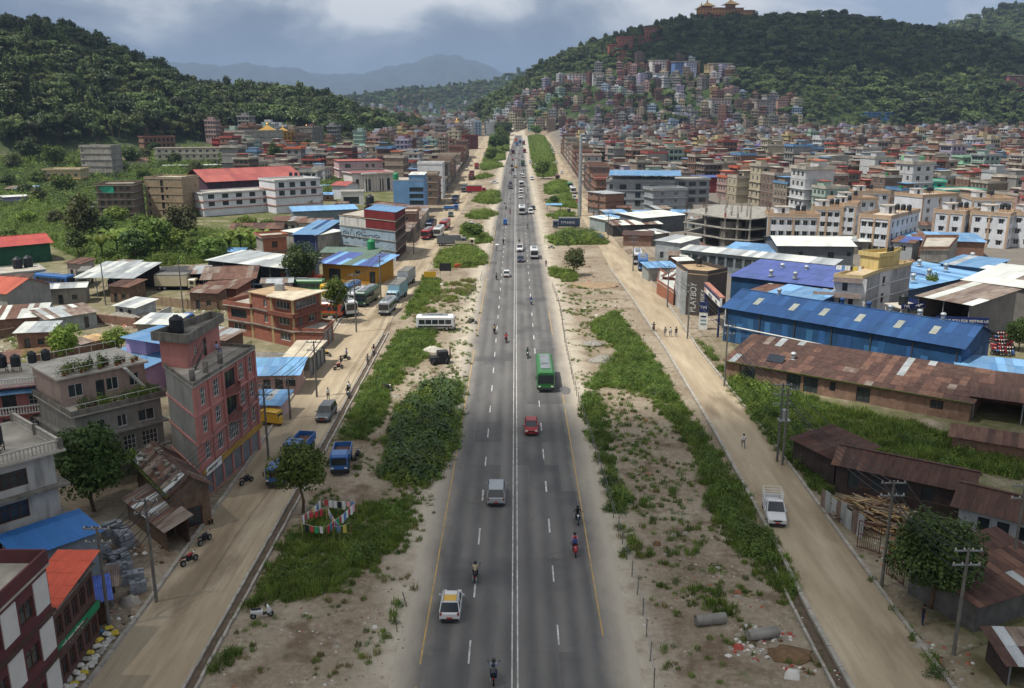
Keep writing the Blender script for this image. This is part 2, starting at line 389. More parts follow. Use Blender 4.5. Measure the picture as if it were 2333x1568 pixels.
def build_ground():
 X,Y=np.meshgrid(GX,GY);Z=height(X,Y)
 hill=Z-valley(Y)
 rough=np.clip(hill/20,0,1)
 Z=Z+rough*(np.sin(X*0.031+1.3*np.sin(Y*0.017))*2.2+np.sin(Y*0.043+X*0.011)*1.8)
 V=np.stack([X,Y,Z],-1).reshape(-1,3);nx=len(GX);ny=len(GY)
 i=np.arange((ny-1)*(nx-1));r=i//(nx-1);c=i%(nx-1);b=r*nx+c
 F=np.stack([b,b+1,b+nx+1,b+nx],1)
 me=np_mesh('ground',V,F,[ground_material()])
 a=me.attributes.new('hill','FLOAT','POINT');hv=np.clip((hill-9)/8,0,1)
 hv=np.maximum(hv,np.clip((Y-1350)/200,0,1));a.data.foreach_set('value',hv.ravel().astype(np.float32))
 ax=np.abs(X)
 for nm,val in(('turf',np.maximum(sstep((-X-36)/20)*sstep((Y-205)/50),.75*sstep((X-30)/3)*(1-sstep((Y-130)/30)))+.55*sstep((-X-34)/4)*(1-sstep((Y-205)/50))*sstep((Y-90)/30)),('town',sstep((X-36)/10)*sstep((Y-140)/40)+sstep((-X-40)/10)*sstep((Y-420)/100)*.5),('dust',(1-sstep((ax-9)/3.2))*sstep((Y-20)/20))):
  a=me.attributes.new(nm,'FLOAT','POINT');a.data.foreach_set('value',np.clip(val,0,1).ravel().astype(np.float32))
 me.polygons.foreach_set('use_smooth',[True]*len(F))
 struct(obj('ground',me))
build_ground()
def build_mountains():
 m=mat('mountain_forest',(0.028,0.038,0.032),0.95,0.4,0.004)
 rng=np.random.RandomState(3)
 for name,tab,depth in(('far_mountain',[(-900,150,11500),(-300,150,11500),(100,158,11500),(400,146,11500),(650,160,11400),(800,174,11300),(930,156,11200),(1050,128,11200),(1120,152,11200),(1200,188,11200),(1300,215,11200),(1700,160,11600),(2300,150,11800),(3200,140,11800)],2900),('foothill',[(-900,222,6200),(200,228,6200),(600,236,6000),(800,230,6000),(1000,212,6000),(1130,198,6000),(1250,190,5800),(1500,205,5800),(3200,215,5800)],1500)):
  us=np.arange(tab[0][0],tab[-1][0]+1,12);n=26
  V=[]
  ph=rng.rand(8)*6
  for u in us:
   v,d=lerp_table(tab,u)
   v=v+4*math.sin(u*0.021+ph[0])+3*math.sin(u*0.063+ph[1])+1.6*math.sin(u*0.17+ph[2])
   x,y,z=ridge_pt(u,v,d);dx,dy=x/d,y/d
   for k in range(n):
    t=k/(n-1)*2-1
    p=(1-abs(t)**1.15);dd=d+t*depth
    g=0.12*math.sin(u*0.03+t*5+ph[3])*p*(1-p)*4+0.06*math.sin(u*0.11+t*9+ph[4])*p*(1-p)*4
    V.append((dx*dd,dy*dd,max(15+(z-15)*(p+g),-5)))
  i=np.arange((len(us)-1)*(n-1));r=i//(n-1);c=i%(n-1);b=r*n+c
  F=np.stack([b,b+n,b+n+1,b+1],1)
  me=np_mesh(name,np.array(V),F,[m]);me.polygons.foreach_set('use_smooth',[True]*len(F));struct(obj(name,me))
build_mountains()
# --------- roads
def road_mat(kind):
 m=bpy.data.materials.new(kind);m.use_nodes=True;nt=m.node_tree;N=nt.nodes;L=nt.links;bs=N['Principled BSDF']
 bs.inputs['Roughness'].default_value=0.85;bs.inputs['Specular IOR Level'].default_value=0.2
 tc=N.new('ShaderNodeTexCoord');V=tc.outputs['Object']
 sep=N.new('ShaderNodeSeparateXYZ');L.new(V,sep.inputs[0])
 def noise(s,d=6,r=0.6,sc=(1,1,1)):
  mp=N.new('ShaderNodeMapping');mp.inputs['Scale'].default_value=sc;L.new(V,mp.inputs[0])
  n=N.new('ShaderNodeTexNoise');n.inputs['Scale'].default_value=s;n.inputs['Detail'].default_value=d;n.inputs['Roughness'].default_value=r;L.new(mp.outputs[0],n.inputs['Vector']);return n.outputs[0]
 def ramp(v,pts):
  r=N.new('ShaderNodeValToRGB');L.new(v,r.inputs[0]);e=r.color_ramp.elements
  pts=[(p,c if isinstance(c,tuple)else(c,)*3)for p,c in pts]
  e[0].position,e[0].color=pts[0][0],(*pts[0][1],1);e[1].position,e[1].color=pts[-1][0],(*pts[-1][1],1)
  for p,c in pts[1:-1]:e.new(p).color=(*c,1)
  return r.outputs[0]
 def mth(op,a,b=0.0,c=0.0):
  n=N.new('ShaderNodeMath');n.operation=op
  for i,v in enumerate((a,b,c)):
   if isinstance(v,(int,float)):n.inputs[i].default_value=v
   else:L.new(v,n.inputs[i])
  return n.outputs[0]
 def mix(f,a,b):
  x=N.new('ShaderNodeMix');x.data_type='RGBA'
  for k,q in(('Factor',f),('A',a),('B',b)):
   if isinstance(q,tuple):x.inputs[k].default_value=(*q,1)
   else:L.new(q,x.inputs[k])
  return x.outputs['Result']
 if kind=='asphalt':
  c=ramp(noise(0.3,8,0.65,(1,0.25,1)),[(0.3,(0.072,0.071,0.071)),(0.7,(0.125,0.122,0.118))])
  # worn wheel tracks and dusty lane centres
  w=mth('SINE',mth('MULTIPLY',sep.outputs[0],2*math.pi/1.62));w=mth('MULTIPLY_ADD',w,0.5,0.5)
  c=mix(mth('MULTIPLY',w,ramp(noise(0.12,5,0.6,(1,0.15,1)),[(0.35,0.1),(0.65,0.55)])),c,(0.20,0.19,0.175))
  # darker patched rectangles and fine cracks
  br=N.new('ShaderNodeTexBrick');br.inputs['Scale'].default_value=1;br.inputs['Brick Width'].default_value=3.2;br.inputs['Row Height'].default_value=7.0;br.inputs['Mortar Size'].default_value=0.015
  br.inputs['Color1'].default_value=(0,0,0,1);br.inputs['Color2'].default_value=(1,1,1,1);br.inputs['Mortar'].default_value=(0.6,)*3+(1,);L.new(V,br.inputs['Vector'])
  c=mix(mth('MULTIPLY',ramp(br.outputs[0],[(0.45,0.0),(0.6,1.0)]),ramp(noise(0.07,4),[(0.45,0.0),(0.58,0.6)])),c,(0.055,0.055,0.058))
  vo=N.new('ShaderNodeTexVoronoi');vo.feature='DISTANCE_TO_EDGE';vo.inputs['Scale'].default_value=0.25;L.new(V,vo.inputs['Vector'])
  c=mix(mth('MULTIPLY',ramp(vo.outputs[0],[(0.004,1.0),(0.012,0.0)]),ramp(noise(0.2,3),[(0.55,0.0),(0.65,0.4)])),c,(0.045,0.045,0.045))
  # dust blown in from both shoulders
  e=mth('ABSOLUTE',sep.outputs[0]);e=mth('ADD',e,mth('MULTIPLY',mth('SUBTRACT',noise(0.25,7,0.7,(1,0.4,1)),0.5),2.6))
  c=mix(ramp(mth('DIVIDE',e,10.0),[(0.60,0.0),(0.72,0.45),(0.84,0.9)]),c,(0.40,0.355,0.285))
  bs.inputs['Roughness'].default_value=0.75
 else:
  c=ramp(noise(0.35,8,0.65,(1,0.16,1)),[(0.3,(0.225,0.178,0.122)),(0.5,(0.335,0.275,0.19)),(0.7,(0.425,0.36,0.26))])
  c=mix(ramp(noise(0.7,6,0.65,(1.8,0.10,1)),[(0.45,0.0),(0.62,0.3)]),c,(0.22,0.165,0.105))
  c=mix(ramp(noise(0.10,5,0.55,(1.6,0.5,1)),[(0.56,0.0),(0.66,0.7)]),c,(0.15,0.115,0.075))
  c=mix(ramp(noise(6.0,3,0.6),[(0.6,0.0),(0.75,0.5)]),c,(0.24,0.20,0.15))
 L.new(c,bs.inputs['Base Color'])
 bp=N.new('ShaderNodeBump');bp.inputs['Strength'].default_value=0.5;bp.inputs['Distance'].default_value=0.04;L.new(noise(5.0,6,0.7),bp.inputs['Height']);L.new(bp.outputs[0],bs.inputs['Normal'])
 return m
def strip(name,edges,dz,material,rough=0.0):
 """edges: list of (y, xl, xr); follows the valley floor"""
 ys=[y for y in GY if edges[0][0]<=y<=edges[-1][0]]
 V=[];n=9
 for y in ys:
  xl,xr=lerp_table(edges,y);z=float(valley(y))+dz
  for k in range(n):
   x=xl+(xr-xl)*k/(n-1)
   j=rough*math.sin(y*1.7+k)if k in(0,n-1)else 0
   V.append((x+j,y,z))
 i=np.arange((len(ys)-1)*(n-1));r=i//(n-1);c=i%(n-1);b=r*n+c
 F=np.stack([b,b+1,b+n+1,b+n],1)
 return struct(obj(name,np_mesh(name,np.array(V),F,[material])))
M_asph=road_mat('asphalt');M_dirt=road_mat('dirt_road')
def hx(y):return 0.0 if y<520 else 0.00003*(y-520)**2
highway=strip('highway',[(30,-8.6,8.8),(70,-8.6,8.8),(150,-8.3,8.4),(300,-8,8.3),(520,-8,8),(1090,-8+9,8+9)],0.02,M_asph,0.12)
LROAD=[(30,-29.2,-22.6),(60,-29.2,-22.7),(90,-29.7,-22.9),(125,-31.0,-23.2),(160,-33,-23.6),(200,-30,-22),(260,-29,-21.5),(420,-29.5,-20.5),(700,-32,-23),(1000,-34,-25)]
RROAD=[(30,22.6,29.6),(60,23.1,29.8),(75,23.8,30.1),(100,24.5,30.6),(140,24.9,30.2),(180,24.6,31.2),(215,23.8,31.5),(260,24.5,30.5),(420,25,31),(700,26,33),(1000,30,37)]
left_road=strip('service_road_west',LROAD,0.03,M_dirt,0.05)
right_road=strip('service_road_east',RROAD,0.03,M_dirt,0.05)
M_white=mat('road_paint_white',(0.58,0.58,0.56),0.8,0.35,1.3,col2=(0.27,0.265,0.25))
M_yellow=mat('road_paint_yellow',(0.50,0.32,0.085),0.8,0.45,1.1,col2=(0.27,0.20,0.10))
def hx_z(y):return float(valley(y))
# double centre line (one piece each), lane dashes as single painted pieces
def paint_line(name,x,w,y0,y1,m,wob=0):
 V=[];ys=[y0]+[y for y in GY if y0<y<y1]+[y1]
 for y in ys:
  z=hx_z(y)+0.026;xx=x+hx(y);V+=[(xx-w/2,y,z),(xx+w/2,y,z)]
 F=np.array([(2*i,2*i+1,2*i+3,2*i+2)for i in range(len(ys)-1)])
 return obj(name,np_mesh(name,np.array(V),F,[m]),highway)
paint_line('centre_line',-0.20,0.10,30,900,M_white)
paint_line('centre_line',0.20,0.10,30,900,M_white)
for y0,y1 in((34,52),(54.5,92),(93,140),(150,205),(215,300)):paint_line('edge_line',-6.75,0.11,y0,y1,M_yellow)
for y0,y1 in((58,110),(112,116),(150,170)):paint_line('edge_line',6.6,0.11,y0,y1,M_yellow)
dash=MB().quad((-0.075,-1.5,0),(0.075,-1.5,0),(0.075,1.5,0),(-0.075,1.5,0)).mesh('lane_dash',M_white)
for k in range(72):
 y=38+k*9.0
 for x in(-3.3,3.25):
  o=obj('lane_dash',dash,highway,(x+hx(y),y+(0 if x<0 else 2.2),hx_z(y)+0.027))
  o.scale=(random.uniform(.8,1.15),random.uniform(.85,1.1),1)
  # --------- shared materials
REG.update({'J':(626.6,227.8,.2197),'K':(1224.6,227.8,.2197),'N':(398.7,484.2,.2441),'O':(1936.6,598.1,.1699),'9':(0,1139.2,.2735),'B':(0,712,.3631),'C':(341.8,712,.2906),'E':(398.7,598.1,.1709),'F':(1708.8,512.6,.2180),'G':(1424,569.6,.1816),'H':(1993.6,683.5,.1816),'I':(1879.7,1025.3,.2180)})
def S(h):return srgb(h)
M_glass=mat('window_glass',(0.035,0.045,0.05),0.12,0.4,0.9,spec=0.6)
M_hole=mat('interior_shade',(0.018,0.016,0.014),0.9,0.3)
M_fr_white=mat('frame_white',S('c9c9c4'),0.6,0.15)
M_fr_wood=mat('frame_wood',S('5a382a'),0.7,0.3)
M_fr_dark=mat('frame_dark',S('3a3a3a'),0.6,0.2)
M_conc=mat('concrete',S('8e8b84'),0.9,0.3,0.5,stain=0.55)
M_conc_d=mat('concrete_mouldy',S('77736b'),0.95,0.4,0.6,stain=0.8)
M_conc_l=mat('concrete_light',S('b3aea3'),0.9,0.22,0.5,stain=0.25)
M_slab=mat('roof_slab',S('a39d92'),0.95,0.35,0.35,stain=0.0)
M_brick=mat('brick_wall',S('7e6254'),0.95,0.3,1.8,stain=0.25,bump=0.02,bscale=14)
M_brick_o=mat('brick_orange',S('94604a'),0.9,0.22,1.4,stain=0.2)
M_white_w=mat('white_wall',S('cfd0d2'),0.85,0.12,0.4,stain=0.22)
M_iron=mat('steel_grey',S('80868a'),0.5,0.2,1.0,metal=0.4)
M_black=mat('black_plastic',S('22262a'),0.5,0.2)
M_tank_g=mat('green_tank',S('1e7a4c'),0.45,0.15)
M_red_roof=mat('red_roof',S('96504a'),0.6,0.2,0.4,objvar=0.1)
M_blue_roof=mat('blue_sheet',S('4d779f'),0.65,0.22,0.5,objvar=0.06,col2=S('6c8ba8'))
M_blue_dk=mat('blue_sheet_dark',S('23446f'),0.7,0.2,0.5,objvar=0.06)
M_blue_lt=mat('blue_sheet_faded',S('6f9ac0'),0.6,0.2,0.6,objvar=0.15)
M_blue_uv=mat('ultramarine_sheet',S('485890'),0.5,0.2,0.4,objvar=0.1)
M_galv=mat('galvanised_sheet',S('a5aaab'),0.45,0.25,0.7,objvar=0.14,metal=0.3)
M_galv_w=mat('pale_sheet',S('bfc2bc'),0.6,0.2,0.6,objvar=0.1)
M_rust=mat('rusty_sheet',S('564039'),0.85,0.4,1.6,objvar=0.12,col2=S('3f2f2a'))
M_rust_l=mat('rust_orange_sheet',S('6f5448'),0.85,0.3,1.3,objvar=0.12,col2=S('553d34'))
M_sheet_mix=mat('patchy_sheet',S('857b72'),0.75,0.4,1.0,objvar=0.15,col2=S('5e4a40'))
M_orange_t=mat('orange_tile_sheet',S('c4573f'),0.5,0.15,0.8)
M_wood=mat('old_timber',S('4e3a2c'),0.9,0.4,1.5)
M_wood_l=mat('pale_timber',S('a58b66'),0.85,0.3,1.5,objvar=0.3)
M_moss=mat('moss',S('4a5426'),0.95,0.4,1.5)
M_gold=mat('gold_roof',S('b5904a'),0.35,0.2,1.0,metal=0.5)
M_rebar=mat('rebar',S('5a4438'),0.8,0.2)
_wc={}
def wallmat(hexc,stain=0.28):
 k=(hexc,stain)
 if k not in _wc:_wc[k]=mat('wall_paint_'+hexc,S(hexc),0.88,0.16,0.35,stain=stain)
 return _wc[k]
 # --------- openings
_win={}
def window_mesh(w,h,style):
 w=round(w,2);h=round(h,2);k=(w,h,style)
 if k in _win:return _win[k]
 mb=MB();t=0.06;fr={'grid':M_fr_white,'slide':M_fr_white,'wood':M_fr_wood,'dark':M_fr_dark,'hole':M_hole,'shutter':M_iron}[style]
 if style=='shutter':
  n=max(4,int(h/0.25))
  for i in range(n):mb.box(0,0,h*i/n,w,0.03+0.02*(i%2),h*(i+1)/n-0.015,0)
  me=mb.mesh('window',[fr,M_glass]);_win[k]=(me,None);return _win[k]
 nx,nz={'grid':(max(2,round(w/0.4)),3),'slide':(max(2,round(w/0.9)),1),'wood':(max(2,round(w/0.7)),2),'dark':(max(1,round(w/0.8)),1),'hole':(1,1)}[style]
 if style!='hole':
  for x0,x1,z0,z1 in((0,w,0,t),(0,w,h-t,h),(0,t,t,h-t),(w-t,w,t,h-t)):mb.box(x0,-0.01,z0,x1,0.05,z1,0)
  for i in range(1,nx):x=w*i/nx;mb.box(x-t*.4,0.0,t,x+t*.4,0.04,h-t,0)
  for i in range(1,nz):z=h*(0.68 if nz==2 else i/nz);mb.box(t,0.004,z-t*.35,w-t,0.036,z+t*.35,0)
 pane=MB().quad((0,0.045,0),(w,0.045,0),(w,0.045,h),(0,0.045,h)).mesh('pane',M_hole if style=='hole' else M_glass)  # open holes have no glass: a near-black quad paints the interior shade
 if style=='hole':_win[k]=(pane,None)
 else:_win[k]=(mb.mesh('window',[fr]),pane)
 return _win[k]
def window_obj(w,h,style,parent,loc,rz,name='window'):
 a,b=window_mesh(w,h,style);o=obj(name,a,parent,loc,rz)
 if b is not None:obj('pane',b,o)
 return o
def wall_face(mb,p0,p1,z0,z1,ops,m=0,rev=0.16):
 """vertical wall from p0 to p1 (outside on the right hand) with recessed openings (x0, z0, x1, z1)"""
 p0=Vector((p0[0],p0[1]));p1=Vector((p1[0],p1[1]));L=(p1-p0).length;d=(p1-p0)/L;n=Vector((d.y,-d.x))
 def P(x,z,dep=0.0):q=p0+d*x-n*dep;return(q.x,q.y,z)
 ops=[(max(.05,a),max(z0+.02,b),min(L-.05,c),min(z1-.02,e))for a,b,c,e in ops]
 xs=sorted({0.0,L,*[o[0]for o in ops],*[o[2]for o in ops]});zs=sorted({z0,z1,*[o[1]for o in ops],*[o[3]for o in ops]})
 for i in range(len(xs)-1):
 # merge cells vertically
  run=None
  for j in range(len(zs)-1):
   cx=(xs[i]+xs[i+1])/2;cz=(zs[j]+zs[j+1])/2
   hole=any(o[0]<cx<o[2]and o[1]<cz<o[3]for o in ops)
   if not hole and run is None:run=zs[j]
   if hole and run is not None:mb.quad(P(xs[i],run),P(xs[i+1],run),P(xs[i+1],zs[j]),P(xs[i],zs[j]),m);run=None
  if run is not None:mb.quad(P(xs[i],run),P(xs[i+1],run),P(xs[i+1],z1),P(xs[i],z1),m)
 for a,b,c,e in ops:
  mb.quad(P(a,b),P(a,b,rev),P(a,e,rev),P(a,e),m);mb.quad(P(c,b,rev),P(c,b),P(c,e),P(c,e,rev),m)
  mb.quad(P(a,b),P(c,b),P(c,b,rev),P(a,b,rev),m);mb.quad(P(a,e,rev),P(c,e,rev),P(c,e),P(a,e),m)
 return P,L,d,n
def inset(pts,k):
 n=len(pts);out=[]
 for i in range(n):
  a,b,c=Vector(pts[i-1]),Vector(pts[i]),Vector(pts[(i+1)%n])
  d1=(b-a).normalized();d2=(c-b).normalized();n1=Vector((-d1.y,d1.x));n2=Vector((-d2.y,d2.x))
  bis=(n1+n2);q=bis.dot(n1)
  out.append(b+bis*(k/max(q,0.35)))
 return out
def ring_wall(mb,pts,t,z0,z1,m=0,edges=None):
 ins=inset(pts,t);n=len(pts)
 for i in range(n):
  if edges is not None and i not in edges:continue
  j=(i+1)%n;a,b,c,d=pts[i],pts[j],ins[j],ins[i]
  q=lambda p,z:(p[0],p[1],z)
  mb.quad(q(a,z1),q(b,z1),q(c,z1),q(d,z1),m);mb.quad(q(a,z0),q(b,z0),q(b,z1),q(a,z1),m);mb.quad(q(c,z0),q(d,z0),q(d,z1),q(c,z1),m)
  if edges is not None:mb.quad(q(d,z0),q(a,z0),q(a,z1),q(d,z1),m);mb.quad(q(b,z0),q(c,z0),q(c,z1),q(b,z1),m)
def slab(mb,pts,z0,z1,m=0):
 n=len(pts);mb.poly([(p[0],p[1],z1)for p in pts],m);mb.poly([(p[0],p[1],z0)for p in reversed(pts)],m)
 for i in range(n):j=(i+1)%n;mb.quad((*pts[i][:2],z0),(*pts[j][:2],z0),(*pts[j][:2],z1),(*pts[i][:2],z1),m)
BOXES=[]
def rect(A,B,d):
 A=Vector((A[0],A[1]));B=Vector((B[0],B[1]));u=(B-A).normalized();n=Vector((-u.y,u.x));return[A,B,B+n*d,A+n*d]
def grid_ops(L,floors,fh,n,w,h,sill=0.9,z0=0.0,skip=(),margin=0.6,f0=0):
 out=[]
 for f in range(f0,floors):
  for i in range(n):
   if(f,i)in skip:continue
   c=margin+(L-2*margin)*(i+0.5)/n;out.append((c-w/2,z0+f*fh+sill,c+w/2,z0+f*fh+sill+h))
 return out
def building(name,label,pts,h,wall,floors=None,wins=None,style='slide',cat='building',group=None,base=None,parapet=0.8,par_mat=None,band=0.12,band_mat=None,sheds=None,deck=None,edges_open=None,near=True,shop=None,chajja=0.0,wall_edges=None,pt=0.14,bands=True):
 """flat-roofed building on a polygon plan (counter-clockwise).
       wins: {edge: (n, w, h, sill, f0)} or {edge: [(x0,z0,x1,z1,style)]}"""
 pts=[Vector((p[0],p[1]))for p in pts];c=sum(pts,Vector((0,0)))/len(pts)
 if base is None:base=float(floor_z(c.x,c.y))
 rad=max((p-c).length for p in pts);BOXES.append((c.x,c.y,rad*0.8))
 t=thing(name,label,cat,(c.x,c.y,base),0,group)
 loc=[p-c for p in pts];n=len(loc);floors=floors or max(1,round(h/3.0));fh=h/floors
 mb=MB();wm=[wall]+[wall_edges[k]for k in sorted(wall_edges)]if wall_edges else[wall]
 todo=[]
 for i in range(n):
  j=(i+1)%n;L=(loc[j]-loc[i]).length;ops=[];spec=(wins or{}).get(i)
  if isinstance(spec,tuple):
   k,w,hh,sill,f0=(list(spec)+[0.9,0])[:5]if len(spec)<5 else spec
   ops=[(*o,style)for o in grid_ops(L,floors,fh,k,w,hh,sill,0,(),0.5,f0)]
  elif isinstance(spec,list):ops=[(*o,style)[:5]if len(o)==4 else o for o in spec]
  if shop and i in shop:
   k=shop[i];ww=(L-0.6)/k
   ops=[o for o in ops if o[1]>fh*0.95]+[(0.3+q*ww+0.15,0.05,0.3+(q+1)*ww-0.15,min(2.6,fh-.35),'shutter')for q in range(k)]
  mi=0
  if wall_edges and i in wall_edges:mi=1+sorted(wall_edges).index(i)
  P,L,d,nn=wall_face(mb,loc[i],loc[j],0,h,[o[:4]for o in ops],mi)
  rz=math.atan2(d.y,d.x)
  for(a,b,cc,e,st)in ops:
   a=max(.05,a);cc=min(L-.05,cc);e=min(h-.02,e)
   todo.append((cc-a,e-b,st,Vector(P(a,b,0.12)),rz))
   if chajja>0 and st!='shutter':todo.append(('chajja',cc-a,Vector(P(a,e+0.08)),rz))
 mb.build('wall',wm,t)
 for q in todo:
  if q[0]=='chajja':
   obj('sunshade',chajja_mesh(round(q[1],1),chajja),t,q[2],q[3])
  else:window_obj(q[0],q[1],q[2],t,q[3],q[4],'shutter' if q[2]=='shutter' else 'window')
 rb=MB()
 out=inset(loc,-band)if band>0 else loc
 slab(rb,out,h-0.02,h+0.14,0)
 rf=rb.build('roof',deck or M_slab,t)
 if bands and band>0:
  for f in range(1,floors):
   bb=MB();slab(bb,inset(loc,-band),f*fh-0.1,f*fh+0.08);bb.build('floor_band',band_mat or wall,t)
 if parapet>0:
  pb=MB();ring_wall(pb,inset(loc,-band+0.03)if band>0 else loc,pt,h+0.14,h+0.14+parapet,0,edges_open);pb.build('parapet',par_mat or wall,rf)
 return t
_ch={}
def chajja_mesh(w,d):
 if(w,d)not in _ch:_ch[(w,d)]=MB().box(-0.2,-d,0,w+0.2,0.02,0.07).mesh('sunshade',M_conc)
 return _ch[(w,d)]
def roofbox(t,x0,y0,x1,y1,z0,h,wall,door=True,name='stair_head',over=0.25):
 """stair-head room on a roof, local coordinates of t"""
 mb=MB().box(x0,y0,z0,x1,y1,z0+h,0,'bt').box(x0-over,y0-over,z0+h,x1+over,y1+over,z0+h+0.15,1)
 o=mb.build(name,[wall,M_slab],t)
 if door:window_obj(0.8,1.9,'dark',o,((x0+x1)/2-0.4,y0-0.06,z0+0.02),0,'door')
 return o
 # ---- sheet roofs
def sheet_unit():
 mb=MB();n=5;
 for i in range(n):
  x0,x1=i/n,(i+1)/n;xm=(x0+x1)/2
  for a,b,za,zb in((x0,x0+.06,0,.03),(x0+.06,x0+.12,.03,0),(x0+.12,x1,0,0)):
   mb.quad((a,0,za),(b,0,zb),(b,1,zb),(a,1,za))
 mb.quad((0,0,-.012),(0,1,-.012),(1,1,-.012),(1,0,-.012))
 for a,b in(((0,0),(1,0)),((1,0),(1,1)),((1,1),(0,1)),((0,1),(0,0))):
  mb.quad((*a,-.012),(*b,-.012),(*b,0),(*a,0))
 return mb
_su={}
def sheet_mesh(m):
 if m.name not in _su:_su[m.name]=sheet_unit().mesh('roof_sheet',m)
 return _su[m.name]
def sheet_roof(t,o,ax,ay,nx,ny,mats,name='roof_sheet',jit=0.012,lib=None,weights=None,seed=0,over=1.04,limit=300):
 """cover the parallelogram o, o+ax (eave direction), o+ay (up the slope) with single sheets, children of t"""
 rng=random.Random(seed+len(name)+nx*7+ny);o=Vector(o);ax=Vector(ax);ay=Vector(ay);n=ax.cross(ay).normalized()
 if n.z<0:n=-n
 ux,uy=ax/nx,ay/ny
 k=0;prev={}
 for j in range(ny):
  for i in range(nx):
   m=rng.choices(mats,weights)[0]if weights else rng.choice(mats)
   if i in prev and rng.random()<.6:m=prev[i]
   elif i-1 in prev and rng.random()<.25:m=prev[i-1]
   prev[i]=m
   me=sheet_mesh(m)
   q=bpy.data.objects.new(name,me);COL.objects.link(q);q.parent=t
   p=o+ux*i+uy*j+n*(0.02*j+0.008*(i%2)+rng.uniform(0,jit))
   sx=ux*over;sy=uy*(over if j<ny-1 else 1.0)
   q.matrix_local=Matrix(((sx.x,sy.x,n.x,p.x),(sx.y,sy.y,n.y,p.y),(sx.z,sy.z,n.z,p.z),(0,0,0,1)))
   k+=1
 return k
def shed(name,label,A,B,depth,h,wall,roof_mats,ridge=1.2,kind='gable',over=0.5,sheet=(1.2,4.0),wins=None,style='dark',cat='shed',weights=None,floors=1,base=None,open_sides=(),shop=None,group=None,seed=1,hback=None,wall_edges=None,posts=True):
 """sheet-roofed building. A, B: front eave corners (left, right); the rest lies `depth` behind.
       kind gable: ridge runs along A-B; 'end': ridge runs front to back; 'mono': slope rises to the back by ridge"""
 pts=rect(A,B,depth);c=sum(pts,Vector((0,0)))/4
 if base is None:base=float(floor_z(c.x,c.y))
 u=(pts[1]-pts[0]).normalized();rz=math.atan2(u.y,u.x);w=(pts[1]-pts[0]).length
 BOXES.append((c.x,c.y,math.hypot(w,depth)*0.42))
 t=thing(name,label,cat,(pts[0].x,pts[0].y,base),rz,group)
 loc=[Vector((0,0)),Vector((w,0)),Vector((w,depth)),Vector((0,depth))]
 mb=MB();todo=[];fh=h/floors
 wm=[wall]+[wall_edges[k]for k in sorted(wall_edges)]if wall_edges else[wall]
 for i in range(4):
  if i in open_sides:continue
  j=(i+1)%4;L=(loc[j]-loc[i]).length;ops=[];spec=(wins or{}).get(i)
  if isinstance(spec,tuple):k,ww,hh,sill,f0=spec;ops=[(*o_,style)for o_ in grid_ops(L,floors,fh,k,ww,hh,sill,0,(),0.5,f0)]
  elif isinstance(spec,list):ops=[o_ if len(o_)==5 else(*o_,style)for o_ in spec]
  if shop and i in shop:
   k=shop[i];ww=(L-0.6)/k;ops=[o_ for o_ in ops if o_[1]>2.6]+[(0.3+q*ww+0.15,0.05,0.3+(q+1)*ww-0.15,min(2.5,h-.3),'shutter')for q in range(k)]
  hh=h+(ridge if kind=='mono' and i==2 else 0)
  P,L,d,nn=wall_face(mb,loc[i],loc[j],0,hh,[o_[:4]for o_ in ops],1+sorted(wall_edges).index(i)if wall_edges and i in wall_edges else 0)
  for(a,b,cc,e,st)in ops:todo.append((min(L-.05,cc)-max(.05,a),min(h-.02,e)-b,st,Vector(P(max(.05,a),b,0.12)),math.atan2(d.y,d.x)))
 g=lambda i:(1+sorted(wall_edges).index(i)if wall_edges and i in wall_edges else 0)
 if kind=='gable':
  if 1 not in open_sides:mb.poly([(w,0,h),(w,depth,h),(w,depth/2,h+ridge)],g(1))
  if 3 not in open_sides:mb.poly([(0,depth,h),(0,0,h),(0,depth/2,h+ridge)],g(3))
 elif kind=='end':
  mb.poly([(0,0,h),(w,0,h),(w/2,0,h+ridge)],g(0));mb.poly([(w,depth,h),(0,depth,h),(w/2,depth,h+ridge)],0)
 elif kind=='mono':
  if 1 not in open_sides:mb.poly([(w,0,h),(w,depth,h),(w,depth,h+ridge)],g(1))
  if 3 not in open_sides:mb.poly([(0,depth,h),(0,0,h),(0,depth,h+ridge)],g(3))
 if mb.f:mb.build('wall',wm,t)
 for q in todo:window_obj(q[0],q[1],q[2],t,q[3],q[4],'shutter' if q[2]=='shutter' else 'window')
 if open_sides and posts:
  n=max(2,int(w/4)+1)
  for i in range(n):
   x=0.15+(w-0.3)*i/(n-1)
   for y in((0.15,)if 0 in open_sides else())+((depth-.15,)if 2 in open_sides else()):
    obj('post',MB().box(x-.07,y-.07,0,x+.07,y+.07,h+(ridge if kind=='mono' and y>1 else 0)).mesh('post',M_iron),t)
 nx=max(1,round((w+2*over)/sheet[0]))
 if kind=='gable':
  sl=ridge/(depth/2);ny=max(1,round(math.hypot(depth/2,ridge)/sheet[1]))
  sheet_roof(t,(-over,-over,h-over*sl+.04),(w+2*over,0,0),(0,depth/2+over,ridge+over*sl),nx,ny,roof_mats,weights=weights,seed=seed)
  sheet_roof(t,(-over,depth+over,h-over*sl+.04),(w+2*over,0,0),(0,-depth/2-over,ridge+over*sl),nx,max(1,ny-1)if ny>2 else 1,roof_mats,weights=weights,seed=seed+3)
  MB().box(-over,depth/2-.2,h+ridge+0.05,w+over,depth/2+.2,h+ridge+0.12).build('ridge_cap',roof_mats[0],t)
 elif kind=='end':
  sl=ridge/(w/2);ny=max(1,round(math.hypot(w/2,ridge)/sheet[1]));nx=max(1,round((depth+2*over)/sheet[0]))
  sheet_roof(t,(-over,depth+over,h-over*sl+.04),(0,-depth-2*over,0),(w/2+over,0,ridge+over*sl),nx,ny,roof_mats,weights=weights,seed=seed)
